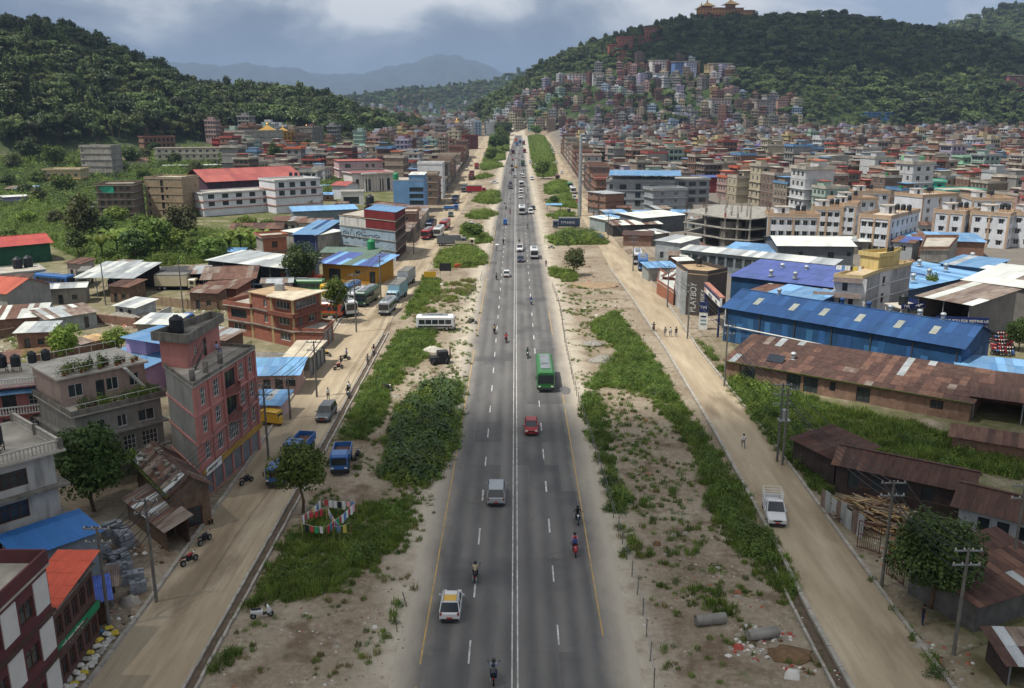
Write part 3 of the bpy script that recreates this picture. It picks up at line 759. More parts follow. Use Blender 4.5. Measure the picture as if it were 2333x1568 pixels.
  sheet_roof(t,(w+over,-over,h-over*sl+.04),(0,depth+2*over,0),(-w/2-over,0,ridge+over*sl),nx,ny,roof_mats,weights=weights,seed=seed+3)
 else:
  sl=ridge/depth;ny=max(1,round(math.hypot(depth,ridge)/sheet[1]))
  sheet_roof(t,(-over,-over,h-over*sl+.04),(w+2*over,0,0),(0,depth+2*over,ridge+2*over*sl),nx,ny,roof_mats,weights=weights,seed=seed)
 return t
 # ---- water tanks
def tank_proto(m):
 prof=[(0.0,0.0),(0.55,0.0)]
 for i in range(6):z=0.12+i*0.19;prof+=[(0.58,z),(0.60,z+.03),(0.60,z+.10),(0.575,z+.13)]
 prof+=[(0.5,1.34),(0.25,1.46),(0.22,1.47),(0.22,1.55),(0.0,1.56)]
 return MB().lathe(prof,14).mesh('tank_body',m,True)
TANK={'black':tank_proto(M_black),'green':tank_proto(M_tank_g)}
STAND=MB()
for sx in(-.45,.45):
 for sy in(-.45,.45):STAND.box(sx-.03,sy-.03,0,sx+.03,sy+.03,1)
for z in(0.92,0.4):STAND.box(-.5,-.5,z,.5,-.44,z+.05).box(-.5,.44,z,.5,.5,z+.05).box(-.5,-.44,z,-.44,.44,z+.05).box(.44,-.44,z,.5,.44,z+.05)
STAND=STAND.mesh('stand',M_rebar)
def tank(p,where,colr='black',s=1.0,stand=0.0):
 t=thing('water_tank','%s water tank %s'%(colr,where),'water tank',p,random.uniform(0,6),'rooftop water tanks')
 b=obj('tank_body',TANK[colr],t,(0,0,stand));b.scale=(s,s,s)
 if stand>0:q=obj('stand',STAND,t);q.scale=(s,s,stand)
 return t
def railing(t,pts,h=0.9,step=0.4,m=None,name='railing',style='bar',z=None):
 """posts and rails along a polyline of 3-d points (local to t)"""
 mb=MB();m=m or M_iron
 for a,b in zip(pts,pts[1:]):
  a=Vector(a);b=Vector(b);L=(b-a).length;n=max(1,int(L/step));up=Vector((0,0,h))
  for i in range(n+1):
   p=a+(b-a)*i/n
   if style=='baluster':mb.lathe([(0.05,0),(0.05,.08),(0.085,h*.35),(0.045,h*.7),(0.06,h-.08),(0.06,h-.02)],6,0,p)
   else:mb.cyl(p,p+up,0.02,0.02,4)
  if style=='baluster':
   d=(b-a).normalized();M=Matrix.Rotation(math.atan2(d.y,d.x),3,'Z');mb.obox((a+b)/2+Vector((0,0,h+.03)),(L/2,.09,.06),M);mb.obox((a+b)/2+Vector((0,0,.03)),(L/2,.09,.05),M)
  else:
   mb.cyl(a+up,b+up,0.03,0.03,4)
   if style=='bar2':mb.cyl(a+up*.5,b+up*.5,0.02,0.02,4)
 return mb.build(name,m,t)
def baked(tmp):
 sc2=bpy.data.scenes.new('bake');sc2.collection.objects.link(tmp);vl=sc2.view_layers[0];vl.update();dg=vl.depsgraph
 me=bpy.data.meshes.new_from_object(tmp.evaluated_get(dg));bpy.data.objects.remove(tmp);bpy.data.scenes.remove(sc2);return me
def sign_text(txt,size,m,parent=None,loc=(0,0,0),rot=(math.pi/2,0,0),name='lettering',align='LEFT',ext=0.01,spacing=1.0,sx=1.0):
 cu=bpy.data.curves.new(name,'FONT');cu.body=txt;cu.size=size;cu.extrude=ext;cu.align_x=align;cu.space_character=spacing
 me=baked(bpy.data.objects.new('tmp',cu))
 me.materials.clear();me.materials.append(m);o=obj(name,me,parent,loc);o.rotation_euler=rot;o.scale=(sx,1,1);return o
 # --------- west side, near
def Q(r,x,y,z=0.0):p=at(r,x,y,z);return Vector((p.x,p.y))
def bl(name,label,rA,rB,h,depth,wall,**k):return building(name,label,rect(Q(*rA,h),Q(*rB,h),depth),h,wall,**k)
def sh(name,label,rA,rB,depth,h,wall,mats,**k):return shed(name,label,Q(*rA,h),Q(*rB,h),depth,h,wall,mats,**k)
# maroon house with white panels, bottom left corner
W_maroon=wallmat('5c3437',0.3);M_panel=mat('white_panel',S('c4c2bd'),0.8,0.08,0.6)
M_carved=mat('carved_window_wood',S('4d3a2c'),0.8,0.35,2.0)
t=building('house','maroon four-storey house with white wall panels beside the west dirt road',[(-41,38),(-30.3,38),(-30.3,51),(-41,51)],9.7,W_maroon,floors=3,wins={1:[(13-1.9-1.55-q*3.6,z+0.75,13-1.9-q*3.6,z+2.2,'wood')for q in range(3)for z in(0.3,3.3,6.5)]},parapet=0.95,band=0.18,band_mat=mat('brown_band',S('4a3a33'),0.9,0.3),par_mat=W_maroon)
cx,cy=-35.65,44.5
for q in range(4):
 for z in(0.4,3.5,6.75):
  y=51-0.15-1.6-q*3.6-cy
  MB().box(-30.3-cx,y,z+0.35,-30.3-cx+0.06,y+1.6,z+2.6).build('panel',M_panel,t)
roofbox(t,-4.5,-1,-1.0,3,9.85,2.2,W_maroon)
# annex with orange tile-sheet roof and shop sign
t=building('house','narrow annex with sloping orange roof and green shop sign next to the maroon house',[(-35.6,51.3),(-30.6,51.3),(-30.9,57.6),(-36,57.6)],6.0,wallmat('57403b'),floors=2,wins={1:[(0.4+i*1.2,z+0.5,1.3+i*1.2,z+2.0,'wood')for i in range(5)for z in(0.2,3.3)]},parapet=0,deck=M_conc_d,band=0.25)
for i in range(3,7):
 sheet_roof(t,(-2.4+i*0.76,-3.2,6.2+i*0.0),(0.8,0,-0.02),(0.1,6.6,0.9),1,5,[M_orange_t],name='roof_tile_sheet',seed=i)
MB().box(2.62,-3.0,2.75,2.72,3.0,3.35).build('sign_board',mat('sign_green',S('1f7a50'),0.6,0.1),t)
M_sgnw=mat('sign_white',S('d8d8d2'),0.6,0.05)
sign_text('नमो बुद्ध ट्रेडर्स',0.5,M_sgnw,t,(2.74,-2.6,2.88),(math.pi/2,0,math.pi/2))
# blue sheet shed
sh('shed','grey shed with bright blue sheet roof in front of the white house',('9',180,480),('9',822,258),4.0,5.9,mat('grey_sheet_wall',S('7f878c'),0.6,0.2,1.0),[mat('bright_blue_sheet',S('2f649f'),0.65,0.12,0.6,objvar=0.05)],ridge=0.35,kind='mono',over=0.35,sheet=(0.9,5.0),wins={0:[(2.7,3.0,4.9,4.5)]})
# white house with baluster roof terrace
W_wh=wallmat('a8a7a2',0.5)
A=Vector((-46.2,56.3));B=Vector((-37.4,66.3));pts=rect(A,B,9)
t=building('house','white four-storey house with baluster roof terrace at the left edge',pts,11.5,W_wh,floors=4,wins={0:[(3.3,3.75,6.1,5.1,'wood'),(8.1,3.6,11.2,5.1,'wood'),(3.0,6.7,6.0,8.0,'wood'),(8.2,6.6,11.0,8.1,'wood'),(8.0,9.3,11.2,10.7,'wood'),(3.2,9.3,6.2,10.7,'wood'),(8.6,0.5,11.6,2.2,'wood')],1:(2,1.0,1.3,0.9,1)},parapet=0,band=0.75,band_mat=M_conc_d,deck=M_slab)
loc=[p-sum(pts,Vector((0,0)))/4 for p in pts];ins=inset(loc,-0.45)
railing(t,[(*ins[0],11.64),(*ins[1],11.64)],0.75,0.3,M_conc_l,'balustrade','baluster')
railing(t,[(*ins[1],11.64),(*ins[2],11.64)],0.75,0.3,M_conc_l,'balustrade','baluster')
for p in(ins[1],ins[2],(ins[0]+ins[1])/2,(ins[1]+ins[2])/2):MB().box(p.x-.16,p.y-.16,11.64,p.x+.16,p.y+.16,12.6).build('pillar',M_conc_d,t)
tank((-41.5,65.4,11.66),'on an iron stand on the white house terrace','black',1.15,0.75)
# grey house with roof garden
W_gr=mat('raw_grey_render',S('87857f'),0.92,0.22,0.4,stain=0.4)
A=Vector((-44.9,84.4));B=Vector((-38.7,90.9));pts=rect(A,B,11);cc=sum(pts,Vector((0,0)))/4
t=building('house','grey concrete house with leafy roof garden behind the big round tree',pts,8.0,W_gr,floors=3,wins={0:[(1.2,5.6,3.0,7.0,'slide'),(4.2,5.7,5.2,7.0,'slide'),(6.4,5.7,8.2,7.0,'slide'),(4.6,2.9,5.9,4.6,'grid'),(6.6,2.9,8.3,4.6,'grid'),(1.4,2.9,2.9,4.4,'grid')]},parapet=0.55,band=0.5,par_mat=M_conc_d,band_mat=M_conc)
loc=[p-cc for p in pts];u=(loc[1]-loc[0]).normalized();n=Vector((-u.y,u.x));a=loc[0]+n*3.2;b=loc[1]+n*3.2
W_peach=wallmat('9c8a80',0.4)
mb=MB();up=[a,b,loc[2],loc[3]]
for i in range(4):wall_face(mb,up[i],up[(i+1)%4],8.14,11.2,[(0.8,9.0,2.3,10.4),(3.6,8.2,4.5,10.3),(4.7,8.9,6.0,10.3),(7.2,8.9,8.3,10.3)]if i==0 else[])
us=mb.build('upper_storey',W_peach,t)
for x,z,w,h,st in((0.8,9.0,1.5,1.4,'slide'),(3.6,8.2,.9,2.1,'dark'),(4.7,8.9,1.3,1.4,'slide'),(7.2,8.9,1.1,1.4,'slide')):
 p=a+u*x+n*0.12;window_obj(w,h,st,us,(p.x,p.y,z),math.atan2(u.y,u.x),'door' if st=='dark' else 'window')
mb=MB();slab(mb,inset(up,-0.35),11.2,11.4);mb.build('upper_roof',M_conc_l,t)
railing(t,[(*inset(loc,-0.3)[0],8.7),(*inset(loc,-0.3)[1],8.7)],0.5,1.2,M_galv_w,'railing')
iu=inset(up,-0.25);railing(t,[(*iu[0],11.4),(*iu[1],11.4)],0.8,1.2,M_galv_w,'railing');railing(t,[(*iu[3],11.4),(*iu[2],11.4)],0.8,1.2,M_galv_w,'railing')
# outside stair with steps
s0=a+u*6.6-n*0.6;s1=a+u*8.6-n*0.6;mb=MB();M2=Matrix.Rotation(math.atan2(u.y,u.x),3,'Z')
for i in range(12):
 p=s0.lerp(s1,i/11);mb.obox((p.x,p.y,11.2-i*0.25),(0.16,0.45,0.03),M2)
mb.cyl((s0.x,s0.y,11.0),(s1.x,s1.y,8.2),0.06,0.06,5);st=mb.build('stair',M_galv_w,t)
tank((cc.x-6.2,cc.y+2.0,11.45),'on the roof-garden house, beside potted plants','black',0.8)
tank((cc.x-7.2,cc.y+1.0,11.45),'on the roof-garden house, at its left corner','black',0.8)
# pink house with balconies, left edge
W_pk=wallmat('a9706c',0.3)
A=Vector((-60.5,89.4));B=Vector((-51.2,93.3));pts=rect(A,B,9);cc=sum(pts,Vector((0,0)))/4
t=building('house','pink house with white baluster balconies at the left edge behind the grey house',pts,9.0,W_pk,floors=3,wins={0:[(1.5,6.2,2.9,8.2,'wood'),(4.6,6.1,6.0,8.3,'dark'),(7.2,6.6,8.6,8.2,'grid'),(4.4,3.2,5.8,5.2,'dark'),(7.0,3.5,8.8,5.2,'grid'),(1.5,3.4,2.9,5.0,'grid')]},parapet=0,band=0.3,deck=M_slab)
loc=[p-cc for p in pts];u=(loc[1]-loc[0]).normalized();n=Vector((-u.y,u.x))
for z in(2.95,5.95,9.1):
 mb=MB();o0=loc[0]-n*1.1;slab(mb,[loc[0]-n*1.15,loc[1]-n*1.15,loc[1],loc[0]],z-0.1,z+0.05);bal=mb.build('balcony',W_pk,t)
 railing(bal,[(*(loc[0]-n*1.05),z+.05),(*(loc[1]-n*1.05),z+.05)],0.8,0.28,M_fr_white,'balustrade','baluster')
sheet_roof(t,(*(loc[0]+u*2.2-n*1.4),8.35),(*(u*7.2),0),(*(n*1.4),0.45),6,1,[M_blue_roof],name='awning_sheet')
tank((cc.x-1.0,cc.y+0.5,9.15),'on the pink balcony house','black',1.0,0.7);tank((cc.x+.4,cc.y+.9,9.15),'on the pink balcony house, right of another tank','black',0.9,0.7)
# lilac house and its blue lean-to
t=building('house','small lilac house with blue roof behind the pink tower',[(-56.6,123.2),(-52.9,121.2),(-49.4,126.8),(-53.2,129)],6.4,wallmat('a58fb4',0.1),floors=2,parapet=0,deck=M_blue_roof,band=0.35,bands=False)
sheet_roof(t,(-3.9,-3.0,6.62),(7.2,-3.6,0),(3.4,6.2,0.35),8,2,[M_blue_roof])
sh('shed','lilac lean-to with broad blue roof beside the lilac house',('B',610,300),('B',905,345),8.0,3.8,wallmat('8d6f86',0.2),[M_blue_roof],ridge=0.7,kind='mono',sheet=(1.0,4.2),wins={0:[(2,1.2,7.2,2.7)]},over=0.6)
# pink tower house with shops
W_salm=wallmat('ab746c',0.22);W_side=mat('side_wall_render',S('8b8b86'),0.92,0.2,0.35,stain=0.3)
pts=[Vector(p)for p in((-31.4,81.5),(-29.6,95.8),(-34.6,97.2),(-36.9,88.6))]
c=sum(pts,Vector((0,0)))/4;L0=(pts[1]-pts[0]).length
ops=[]
for fl,z in enumerate((3.3,6.2,9.1)):
 for x0,w in((1.3,1.15),(4.1,1.35),(10.0,1.5),(12.7,1.0)):ops.append((x0,z+0.5,x0+w,z+2.35,'grid'))
 ops.append((6.7,z+0.45,9.3,z+2.4,'grid' if fl==0 else 'dark'))
t=building('apartment_house','pink four-storey corner house with white grid windows and shuttered shops',pts,12.0,W_salm,floors=4,wins={0:ops},shop={0:6},wall_edges={3:W_side},parapet=0.35,par_mat=M_conc_d,band=0.16,band_mat=wallmat('b8807a',.2),deck=M_slab)
loc=[p-c for p in pts];u=(loc[1]-loc[0]).normalized();n=Vector((-u.y,u.x))
rzz=math.atan2(u.y,u.x);MR=Matrix.Rotation(rzz,3,'Z')
for x in(0.1,3.15,6.2,9.6,12.1,14.2):
 p=loc[0]+u*x-n*0.05;mb=MB().obox((p.x,p.y,7.4),(0.2,0.14,4.5),MR);mb.build('pilaster',W_salm,t)
mb=MB();p=loc[0]+u*(L0/2)-n*0.22;mb.obox((p.x,p.y,3.0),(L0/2,0.1,0.28),MR);mb.build('shop_fascia',mat('yellow_fascia',S('a3813a'),0.8,0.25,0.6),t)
mb=MB();p=loc[0]+u*2.1-n*0.36;mb.obox((p.x,p.y,3.0),(1.7,0.03,0.4),MR);mb.build('sign_board',M_sgnw,t)
sign_text('नमस्ते स्टोर',0.45,M_fr_dark,t,(*(loc[0]+u*0.7-n*0.41),2.86),(math.pi/2,0,rzz))
for z in(6.2,9.1):
 mb=MB();ring=[]
 for k in range(9):
  aa=math.pi*k/8;ring.append(loc[0]+u*(8.0-1.5*math.cos(aa))-n*(0.9*math.sin(aa)))
 slab(mb,ring,z-0.12,z+0.06);bal=mb.build('balcony',W_salm,t)
 mb=MB()
 for p,q in zip(ring,ring[1:]):mb.quad((*p,z),(*q,z),(*q,z+0.75),(*p,z+0.75));mb.quad((*q,z+.02),(*p,z+.02),(*p,z+0.75),(*q,z+0.75))
 mb.build('balcony_wall',W_salm,bal)
railing(t,[(*(inset(loc,0.12)[0]),12.45),(*(inset(loc,0.12)[1]),12.45)],0.6,0.22,M_fr_dark,'iron_railing')
for f in(0.12,0.32,0.55):p=loc[0]+u*L0*f+n*0.9;MB().box(p.x-.22,p.y-.22,12.14,p.x+.22,p.y+.22,13.3).build('pillar',M_conc_d,t)
# stair tower on its roof, with mouldy parapet
st=[loc[3]+u*0.0+n*0.3,loc[3]+Vector((2.9,-1.0)),loc[2]+Vector((1.0,-0.6)),loc[2]]
mb=MB()
for i in range(4):wall_face(mb,st[i],st[(i+1)%4],12.1,15.0,[(4.2,12.2,5.2,14.2),(1.8,13.0,2.6,14.1)]if i==1 else[])
tw=mb.build('stair_tower',W_salm,t)
d2=(st[2]-st[1]).normalized();n2=Vector((-d2.y,d2.x));p=st[1]+d2*4.2+n2*0.12;window_obj(1.0,2.0,'dark',tw,(*p,12.2),math.atan2(d2.y,d2.x),'door');p=st[1]+d2*1.8+n2*0.12;window_obj(0.8,1.1,'grid',tw,(*p,13.0),math.atan2(d2.y,d2.x))
mb=MB();so=inset(st,-0.55);slab(mb,so,15.0,15.15);ring_wall(mb,so,0.16,15.15,15.95);mb.build('tower_parapet',M_conc_d,tw)
mb=MB();q0=st[1]+Vector((0.7,-0.8))
for i in range(12):mb.box(q0.x+i*0.12,q0.y+i*0.02,12.2+i*0.24,q0.x+i*0.12+.22,q0.y+0.8,12.23+i*0.24)
railing(t,[(q0.x,q0.y,12.2),(q0.x+1.5,q0.y,15.0)],0.8,0.3,M_fr_dark,'stair_rail');mb.build('iron_stair',M_fr_dark,t)
tank((c.x+st[0].x+1.1,c.y+st[0].y+2.2,15.2),'on the stair tower of the pink corner house','black',1.25,0.0)
# old brick house and shack below the tower
M_old=mat('old_brick',S('75604f'),0.95,0.35,1.6,stain=0.35,col2=S('58463a'))
sh_o=shed('house','old brick house with stone-weighted rusty sheet roof below the pink corner house',(-38.2,82.3),(-31.7,74.2),3.6,4.2,M_old,[M_rust,M_rust_l,M_sheet_mix,M_galv],ridge=1.3,sheet=(0.85,1.2),weights=[4,3,3,1],floors=2,wins={0:[(3.2,2.3,3.9,3.5,'wood')],1:[(0.8,0.2,2.8,2.2,'wood')]},over=0.45)
rng=random.Random(5)
MBs=MB().box(-.22,-.14,0,.22,.14,.16).mesh('roof_stone',M_conc_d)
for k in range(26):
 x=rng.uniform(0.3,9.8);y=rng.uniform(0.1,1.7);o=obj('roof_stone',MBs,sh_o,(x,y,4.28+y*1.3/1.8),rng.uniform(0,3));o.scale=(rng.uniform(.6,1.5),)*3
mb=MB()
for k in range(40):x=-0.4+k*0.28;mb.obox((x,-0.32+rng.uniform(-.05,.05),4.02),(0.18,0.2,0.09),Matrix.Rotation(rng.uniform(0,3),3,'Z'))
mb.build('moss_edge',M_moss,sh_o)
shed('shack','low shack with patched sheet roof beside the old brick house',(-37.3,77.5),(-30.9,70.9),2.0,2.2,M_old,[M_sheet_mix,M_galv,M_rust_l,M_blue_roof],ridge=0.6,kind='mono',sheet=(0.8,1.7),weights=[5,4,3,.5],open_sides=(1,),over=0.4)
shed('shack','tarpaulin-covered shack of boards by the roadside sacks',(-34.4,57.9),(-31.2,59.6),2.6,2.2,M_wood,[M_galv,M_sheet_mix,mat('blue_tarp',S('4058a0'),0.5,0.3,2)],ridge=0.3,kind='mono',sheet=(0.9,1.5),open_sides=(1,))
shed('shack','plank-roofed lean-to in the block yard beside the kerb',(-35.2,60.6),(-31.8,62.0),2.2,2.0,M_wood,[M_wood,M_sheet_mix,M_wood_l],ridge=0.2,kind='mono',sheet=(0.7,1.2),open_sides=(0,1))
# shops along the road above the tower
building('shop','low flat-roofed shop row with pale slab roof beside the west dirt road',[(-33.6,123.6),(-30.2,123.6),(-29.8,132.6),(-33.8,132.6)],3.3,wallmat('6b645c'),floors=1,shop={1:4},parapet=0,band=0.4,deck=mat('pale_slab',S('b5ab97'),0.95,0.3,0.5))
shed('shop','pinkish roadside shop with wide faded blue sheet roof',(-36.4,115.6),(-30.2,116.0),5.6,3.0,wallmat('a88a80'),[M_blue_lt,M_blue_roof],ridge=0.6,kind='mono',sheet=(0.9,3.2),wins={0:[(1.6,0.1,2.6,2.3),(3.2,0.1,4.3,2.3),(4.7,1.2,6.0,2.4)]},over=0.6)
shed('shop','small pink hut with torn blue roof above the parked yellow machine',(-33.4,105.2),(-29.8,105.0),4.4,2.3,wallmat('b39a98'),[M_blue_lt,M_galv,M_blue_roof],ridge=0.3,kind='mono',sheet=(0.9,1.6))
building('shop','shed-sized yard building with mossy slab roof behind the blue-roofed shop',[(-39.5,122.4),(-34.4,122.4),(-34.4,127),(-40,127)],2.9,wallmat('7c736a'),floors=1,parapet=0,band=0.3,deck=M_conc_d)
# red brick villa
M_rb=mat('red_facing_brick',S('865546'),0.9,0.2,1.2,stain=0.15);W_crm=wallmat('b39e73',.2)
c=Vector((-40.6,147.0));pts=[Vector(p)for p in((-45.5,147.7),(-41,144.2),(-36.6,141),(-33.6,148),(-42,153))]
t=building('villa','red brick villa with cream columns and glazed top floor',pts,8.1,M_rb,floors=3,wins={1:[(1.2,6.3,4.6,7.6,'slide'),(1.6,3.6,4.4,4.9,'slide'),(1.8,0.9,4.4,2.2,'slide')],0:[(3.5,6.0,4.4,7.3,'slide'),(3.5,3.3,4.4,4.8,'slide')],2:[(0.8,6.3,6.6,7.6,'slide'),(1.5,3.3,2.4,5.0,'slide'),(4.2,3.5,6.0,5.2,'slide')]},parapet=0,band=0.3,band_mat=M_conc_d,deck=mat('tan_slab',S('a08a6c'),0.95,0.3,0.4))
cc=sum(pts,Vector((0,0)))/5
for p in pts[:4]:q=p-cc;MB().box(q.x-.18,q.y-.18,0,q.x+.18,q.y+.18,8.1).build('column',W_crm,t)
mb=MB();a,b,d=pts[1]-cc,pts[2]-cc,pts[3]-cc
slab(mb,[a+Vector((-.4,-1.0)),b+Vector((.3,-1.2)),d+Vector((1.2,.2)),d,b,a],5.15,5.35);bal=mb.build('balcony',M_rb,t)
railing(t,[(*(a+Vector((-.4,-1.0))),5.35),(*(b+Vector((.3,-1.2))),5.35),(*(d+Vector((1.2,.2))),5.35)],0.55,0.18,M_rb,'balcony_wall','baluster')
mb=MB();slab(mb,[a+Vector((-.5,-1.1)),b+Vector((.5,-1.4)),d+Vector((1.4,.3)),d+Vector((-.5,.3)),a+Vector((0,2.5))],8.26,8.42);mb.build('terrace_canopy',mat('pale_canopy',S('b8ad97'),0.8,0.3,0.7),t)
MB().box(-1.6,1.2,8.26,-0.2,2.6,9.4).build('roof_cistern',M_galv,t)
t=building('villa_wing','lower brick wing with roof terrace left of the red brick villa',[(-50.6,150.5),(-45.7,147.8),(-42.6,153.2),(-47.5,156)],5.3,M_rb,floors=2,wins={0:[(0.9,3.2,4.6,4.8,'dark'),(1.2,0.8,4.2,2.2,'slide')]},parapet=0.7,band=0.5,band_mat=M_conc_d,par_mat=M_rb)
building('shop','small red brick shop with green sign at the villa corner',[(-36.4,140.5),(-31.6,140.0),(-31.2,146.0),(-33.4,147.0)],2.9,M_rb,floors=1,shop={1:2},parapet=0.5,band=0.15)
# bus-yard sheds
sh('shed','open bus shed with big rusty gable roof in the yard',('E',365,225),('E',1050,205),14,4.0,M_fr_dark,[M_rust_l,M_rust_l,M_rust,M_sheet_mix],ridge=1.4,sheet=(1.2,3.0),open_sides=(0,1,3),over=0.6)
sh('shed','small tin shed with rusty roof and tyres in the bus yard',('E',350,325),('E',810,345),6.5,3.2,mat('brown_sheet_wall',S('6b4234'),0.8,0.3,1.2),[M_rust_l,M_rust_l,M_sheet_mix],ridge=0.7,kind='mono',sheet=(1.0,3.2),wins={0:[(4.6,0.2,5.8,2.6)]})
sh('shed','long open workshop with pale sheet roof behind the bus yard',('4',1385,400),('4',1905,455),11,5.0,mat('blue_grey_sheet',S('7d8790'),0.6,0.2),[M_galv_w,M_galv],ridge=0.6,kind='mono',sheet=(1.3,5.5),open_sides=(0,),over=0.6)
sh('shed','open truck shelter with grey sheet roof beside a leaning pole',('4',510,515),('4',880,522),12,4.2,M_fr_dark,[M_galv,M_galv_w],ridge=1.2,kind='mono',sheet=(1.1,4.0),open_sides=(0,1,3))
sh('shed','dark open sheds with tin roof behind the parked lorries',('4',1050,500),('4',1370,490),7,3.4,M_fr_dark,[M_galv,M_fr_dark,M_sheet_mix],ridge=0.5,kind='mono',sheet=(1.2,3.0),open_sides=(0,))
sh('pavilion','open pavilion with bright red sheet roof and green netting at the left edge',('4',-150,322),('4',330,280),12,5.0,mat('green_net',S('24503c'),0.9,0.3),[mat('bright_red_sheet',S('a0463f'),0.5,0.12,.5,objvar=.05)],ridge=1.6,sheet=(1.2,4.0),open_sides=(),over=0.8)
sh('house','grey gabled house with orange-red roof at the left edge below the pavilion',('4',40,620),('4',330,555),9,5.2,W_side,[mat('orange_red_sheet',S('a55543'),0.55,0.15,.5,objvar=.05)],ridge=1.9,kind='end',sheet=(1.0,4.0),wall_edges={0:W_side})
bl('house','white single-storey house with two black tanks beside the red-roofed pavilion',('4',-60,505),('4',300,470),3.2,9,wallmat('a8b0ac'),floors=1,parapet=0.2,band=0.3,wins={0:(4,1.2,1.2,0.9,0)})
p=at('4',120,455,3.4);tank((p.x,p.y,3.4),'on the white single-storey house, left one','black',1.7);p=at('4',190,445,3.4);tank((p.x,p.y,3.4),'on the white single-storey house, right one','black',1.7)
sh('shed','long low yard shed with rust-striped roof left of the galvanised one',('4',-60,800),('4',285,775),9,2.6,M_brick,[M_sheet_mix,M_rust_l,M_galv_w],ridge=0.5,kind='mono',sheet=(0.9,2.6))
sh('shed','galvanised yard shed with whitish torn sheets',('4',310,795),('4',640,745),7,2.8,mat('tin_wall',S('8d9390'),0.6,0.25,1.2),[M_galv_w,M_galv,M_sheet_mix],ridge=0.4,kind='mono',sheet=(0.9,2.4),wins={0:[(6.2,0.1,7.0,2.2)]})
sh('hut','rusty tin-walled hut in the yard behind the pink corner house',('4',545,960),('4',705,920),2.6,1.9,M_galv,[M_sheet_mix,M_wood_l],ridge=0.2,kind='mono',sheet=(0.9,1.5))
# yard walls
def wall_run(label,pts,h,m,th=0.24,name='boundary_wall',cat='wall'):
 P0=Vector((pts[0].x,pts[0].y));t=thing(name,label,cat,(P0.x,P0.y,float(floor_z(P0.x,P0.y))))
 for i,(a,b)in enumerate(zip(pts,pts[1:])):
  a=Vector((a.x,a.y))-P0;b=Vector((b.x,b.y))-P0;d=(b-a);L=d.length;M=Matrix.Rotation(math.atan2(d.y,d.x),3,'Z');mid=(a+b)/2
  MB().obox((mid.x,mid.y,h/2),(L/2-th*.3,th/2,h/2),M).build('wall_panel',m,t)
  n=max(1,int(L/3.5))
  for k in range(n+1):
   p=a.lerp(b,k/n);MB().obox((p.x,p.y,h/2+.04),(th*.75,th*.75,h/2+.06),M).build('pier',m,t)
 return t
wall_run('mud-stained yard wall along the dirt lane left of the villa',[at('4',x,y)for x,y in((1030,700),(1250,725),(1500,735))],1.9,mat('mud_wall',S('8c7a63'),0.95,0.25,.6,stain=.4))
wall_run('long brick yard wall behind the roof-garden house',[at('4',x,y)for x,y in((200,1110),(500,1055),(780,985))],1.7,M_brick)
wall_run('brick yard wall with dark gate below the gravel heap',[at('4',x,y)for x,y in((640,815),(910,845),(1035,825))],1.6,M_brick)
wall_run('low brick wall around the dug field at the left edge',[at('4',x,y)for x,y in((0,925),(110,905),(310,870))],1.5,M_old)
wall_run('bent tin fence beside the blue tipper',[at('4',x,y)for x,y in((1030,850),(1145,790))],2.4,M_galv,0.08,'tin_fence','fence')
# --------- west side, middle distance
W_sch=wallmat('c3c6cb',0.08);M_trim=mat('orange_trim',S('a85a3c'),0.8,0.2)
t=bl('school','long white building with orange trim and big windows, lower wing',('1',1350,1300),('1',2150,1245),8.2,12,W_sch,floors=3,wins={0:(9,2.4,1.6,0.9,1)},parapet=0.4,band=0.35,band_mat=M_trim,style='dark')
t=bl('school','white upper block with roof tanks on top of the long orange-trimmed building',('1',1830,1215),('1',2130,1197),12.0,14,W_sch,floors=4,wins={0:(4,2.3,1.9,0.7,2)},parapet=0.6,band=0.3,band_mat=M_trim,style='dark')
for k in range(4):p=at('1',1930+k*35,1178,12.3);tank((p.x,p.y+2,p.z),'in the row on the white upper block, number %s from left'%('one','two','three','four')[k],'black',1.1)
sh('hall','dark purple hall with long red gable roof',('1',1380,1215),('1',2010,1180),26,10.5,wallmat('4a3340',.2),[M_red_roof],ridge=4.0,sheet=(2.5,9.0),over=1.0,floors=3,wins={0:(5,1.6,1.4,0.9,2)},cat='hall')
t=bl('building','unfinished tan five-storey block left of the purple hall',('1',960,1192),('1',1208,1196),14.0,12,mat('tan_block',S('8f7f68'),.95,.25,.6,stain=.35),floors=5,wins={0:[(1.0,z,1.8,z+1.3)for z in(1,4,7,10)]+[(6.2,z,7.4,z+2.2)for z in(.6,3.4,6.2,9,11.3)]+[(8.4,z,9.1,z+1.2)for z in(4.2,7,10)],3:(3,1,1.2,.9,0)},style='hole',wall_edges={3:M_brick_o},parapet=0.6,band=0.15)
t=bl('building','weathered five-storey block with green terrace panel near the fields',('1',640,1240),('1',880,1238),12.5,12,mat('brown_render',S('6f6256'),.95,.3,.5,stain=.5),floors=5,wins={0:(5,1.3,1.3,.8,0),3:(3,1.2,1.3,.8,0)},style='wood',parapet=0.7,band=0.5,band_mat=M_conc_d,wall_edges={3:wallmat('9fb0b4',.2)})
MB().box(-5.2,-6.4,9.7,0.4,-6.15,12.3).build('terrace_panel',mat('teal_panel',S('2f9a7d'),.6,.2),t)
bl('house','cream two-storey house with laundry terrace at the foot of the wooded hill',('1',290,1142),('1',530,1140),8.0,11,wallmat('b5a57f',.25),floors=2,wins={0:(5,1.5,1.5,.9,0),1:(3,1.3,1.4,.9,0)},band=0.6,band_mat=wallmat('a58a45'),parapet=0.6)
bl('house','tall narrow block with lilac side and bare grey concrete flank',('1',530,985),('1',735,990),15.5,9,M_conc,floors=5,wins={0:[(0.6,z,1.8,z+1.4)for z in(1,4,7,10,13)],3:(3,1.3,1.4,.9,0)},wall_edges={3:wallmat('a79aa8',.2)},band=0.3,parapet=0.9)
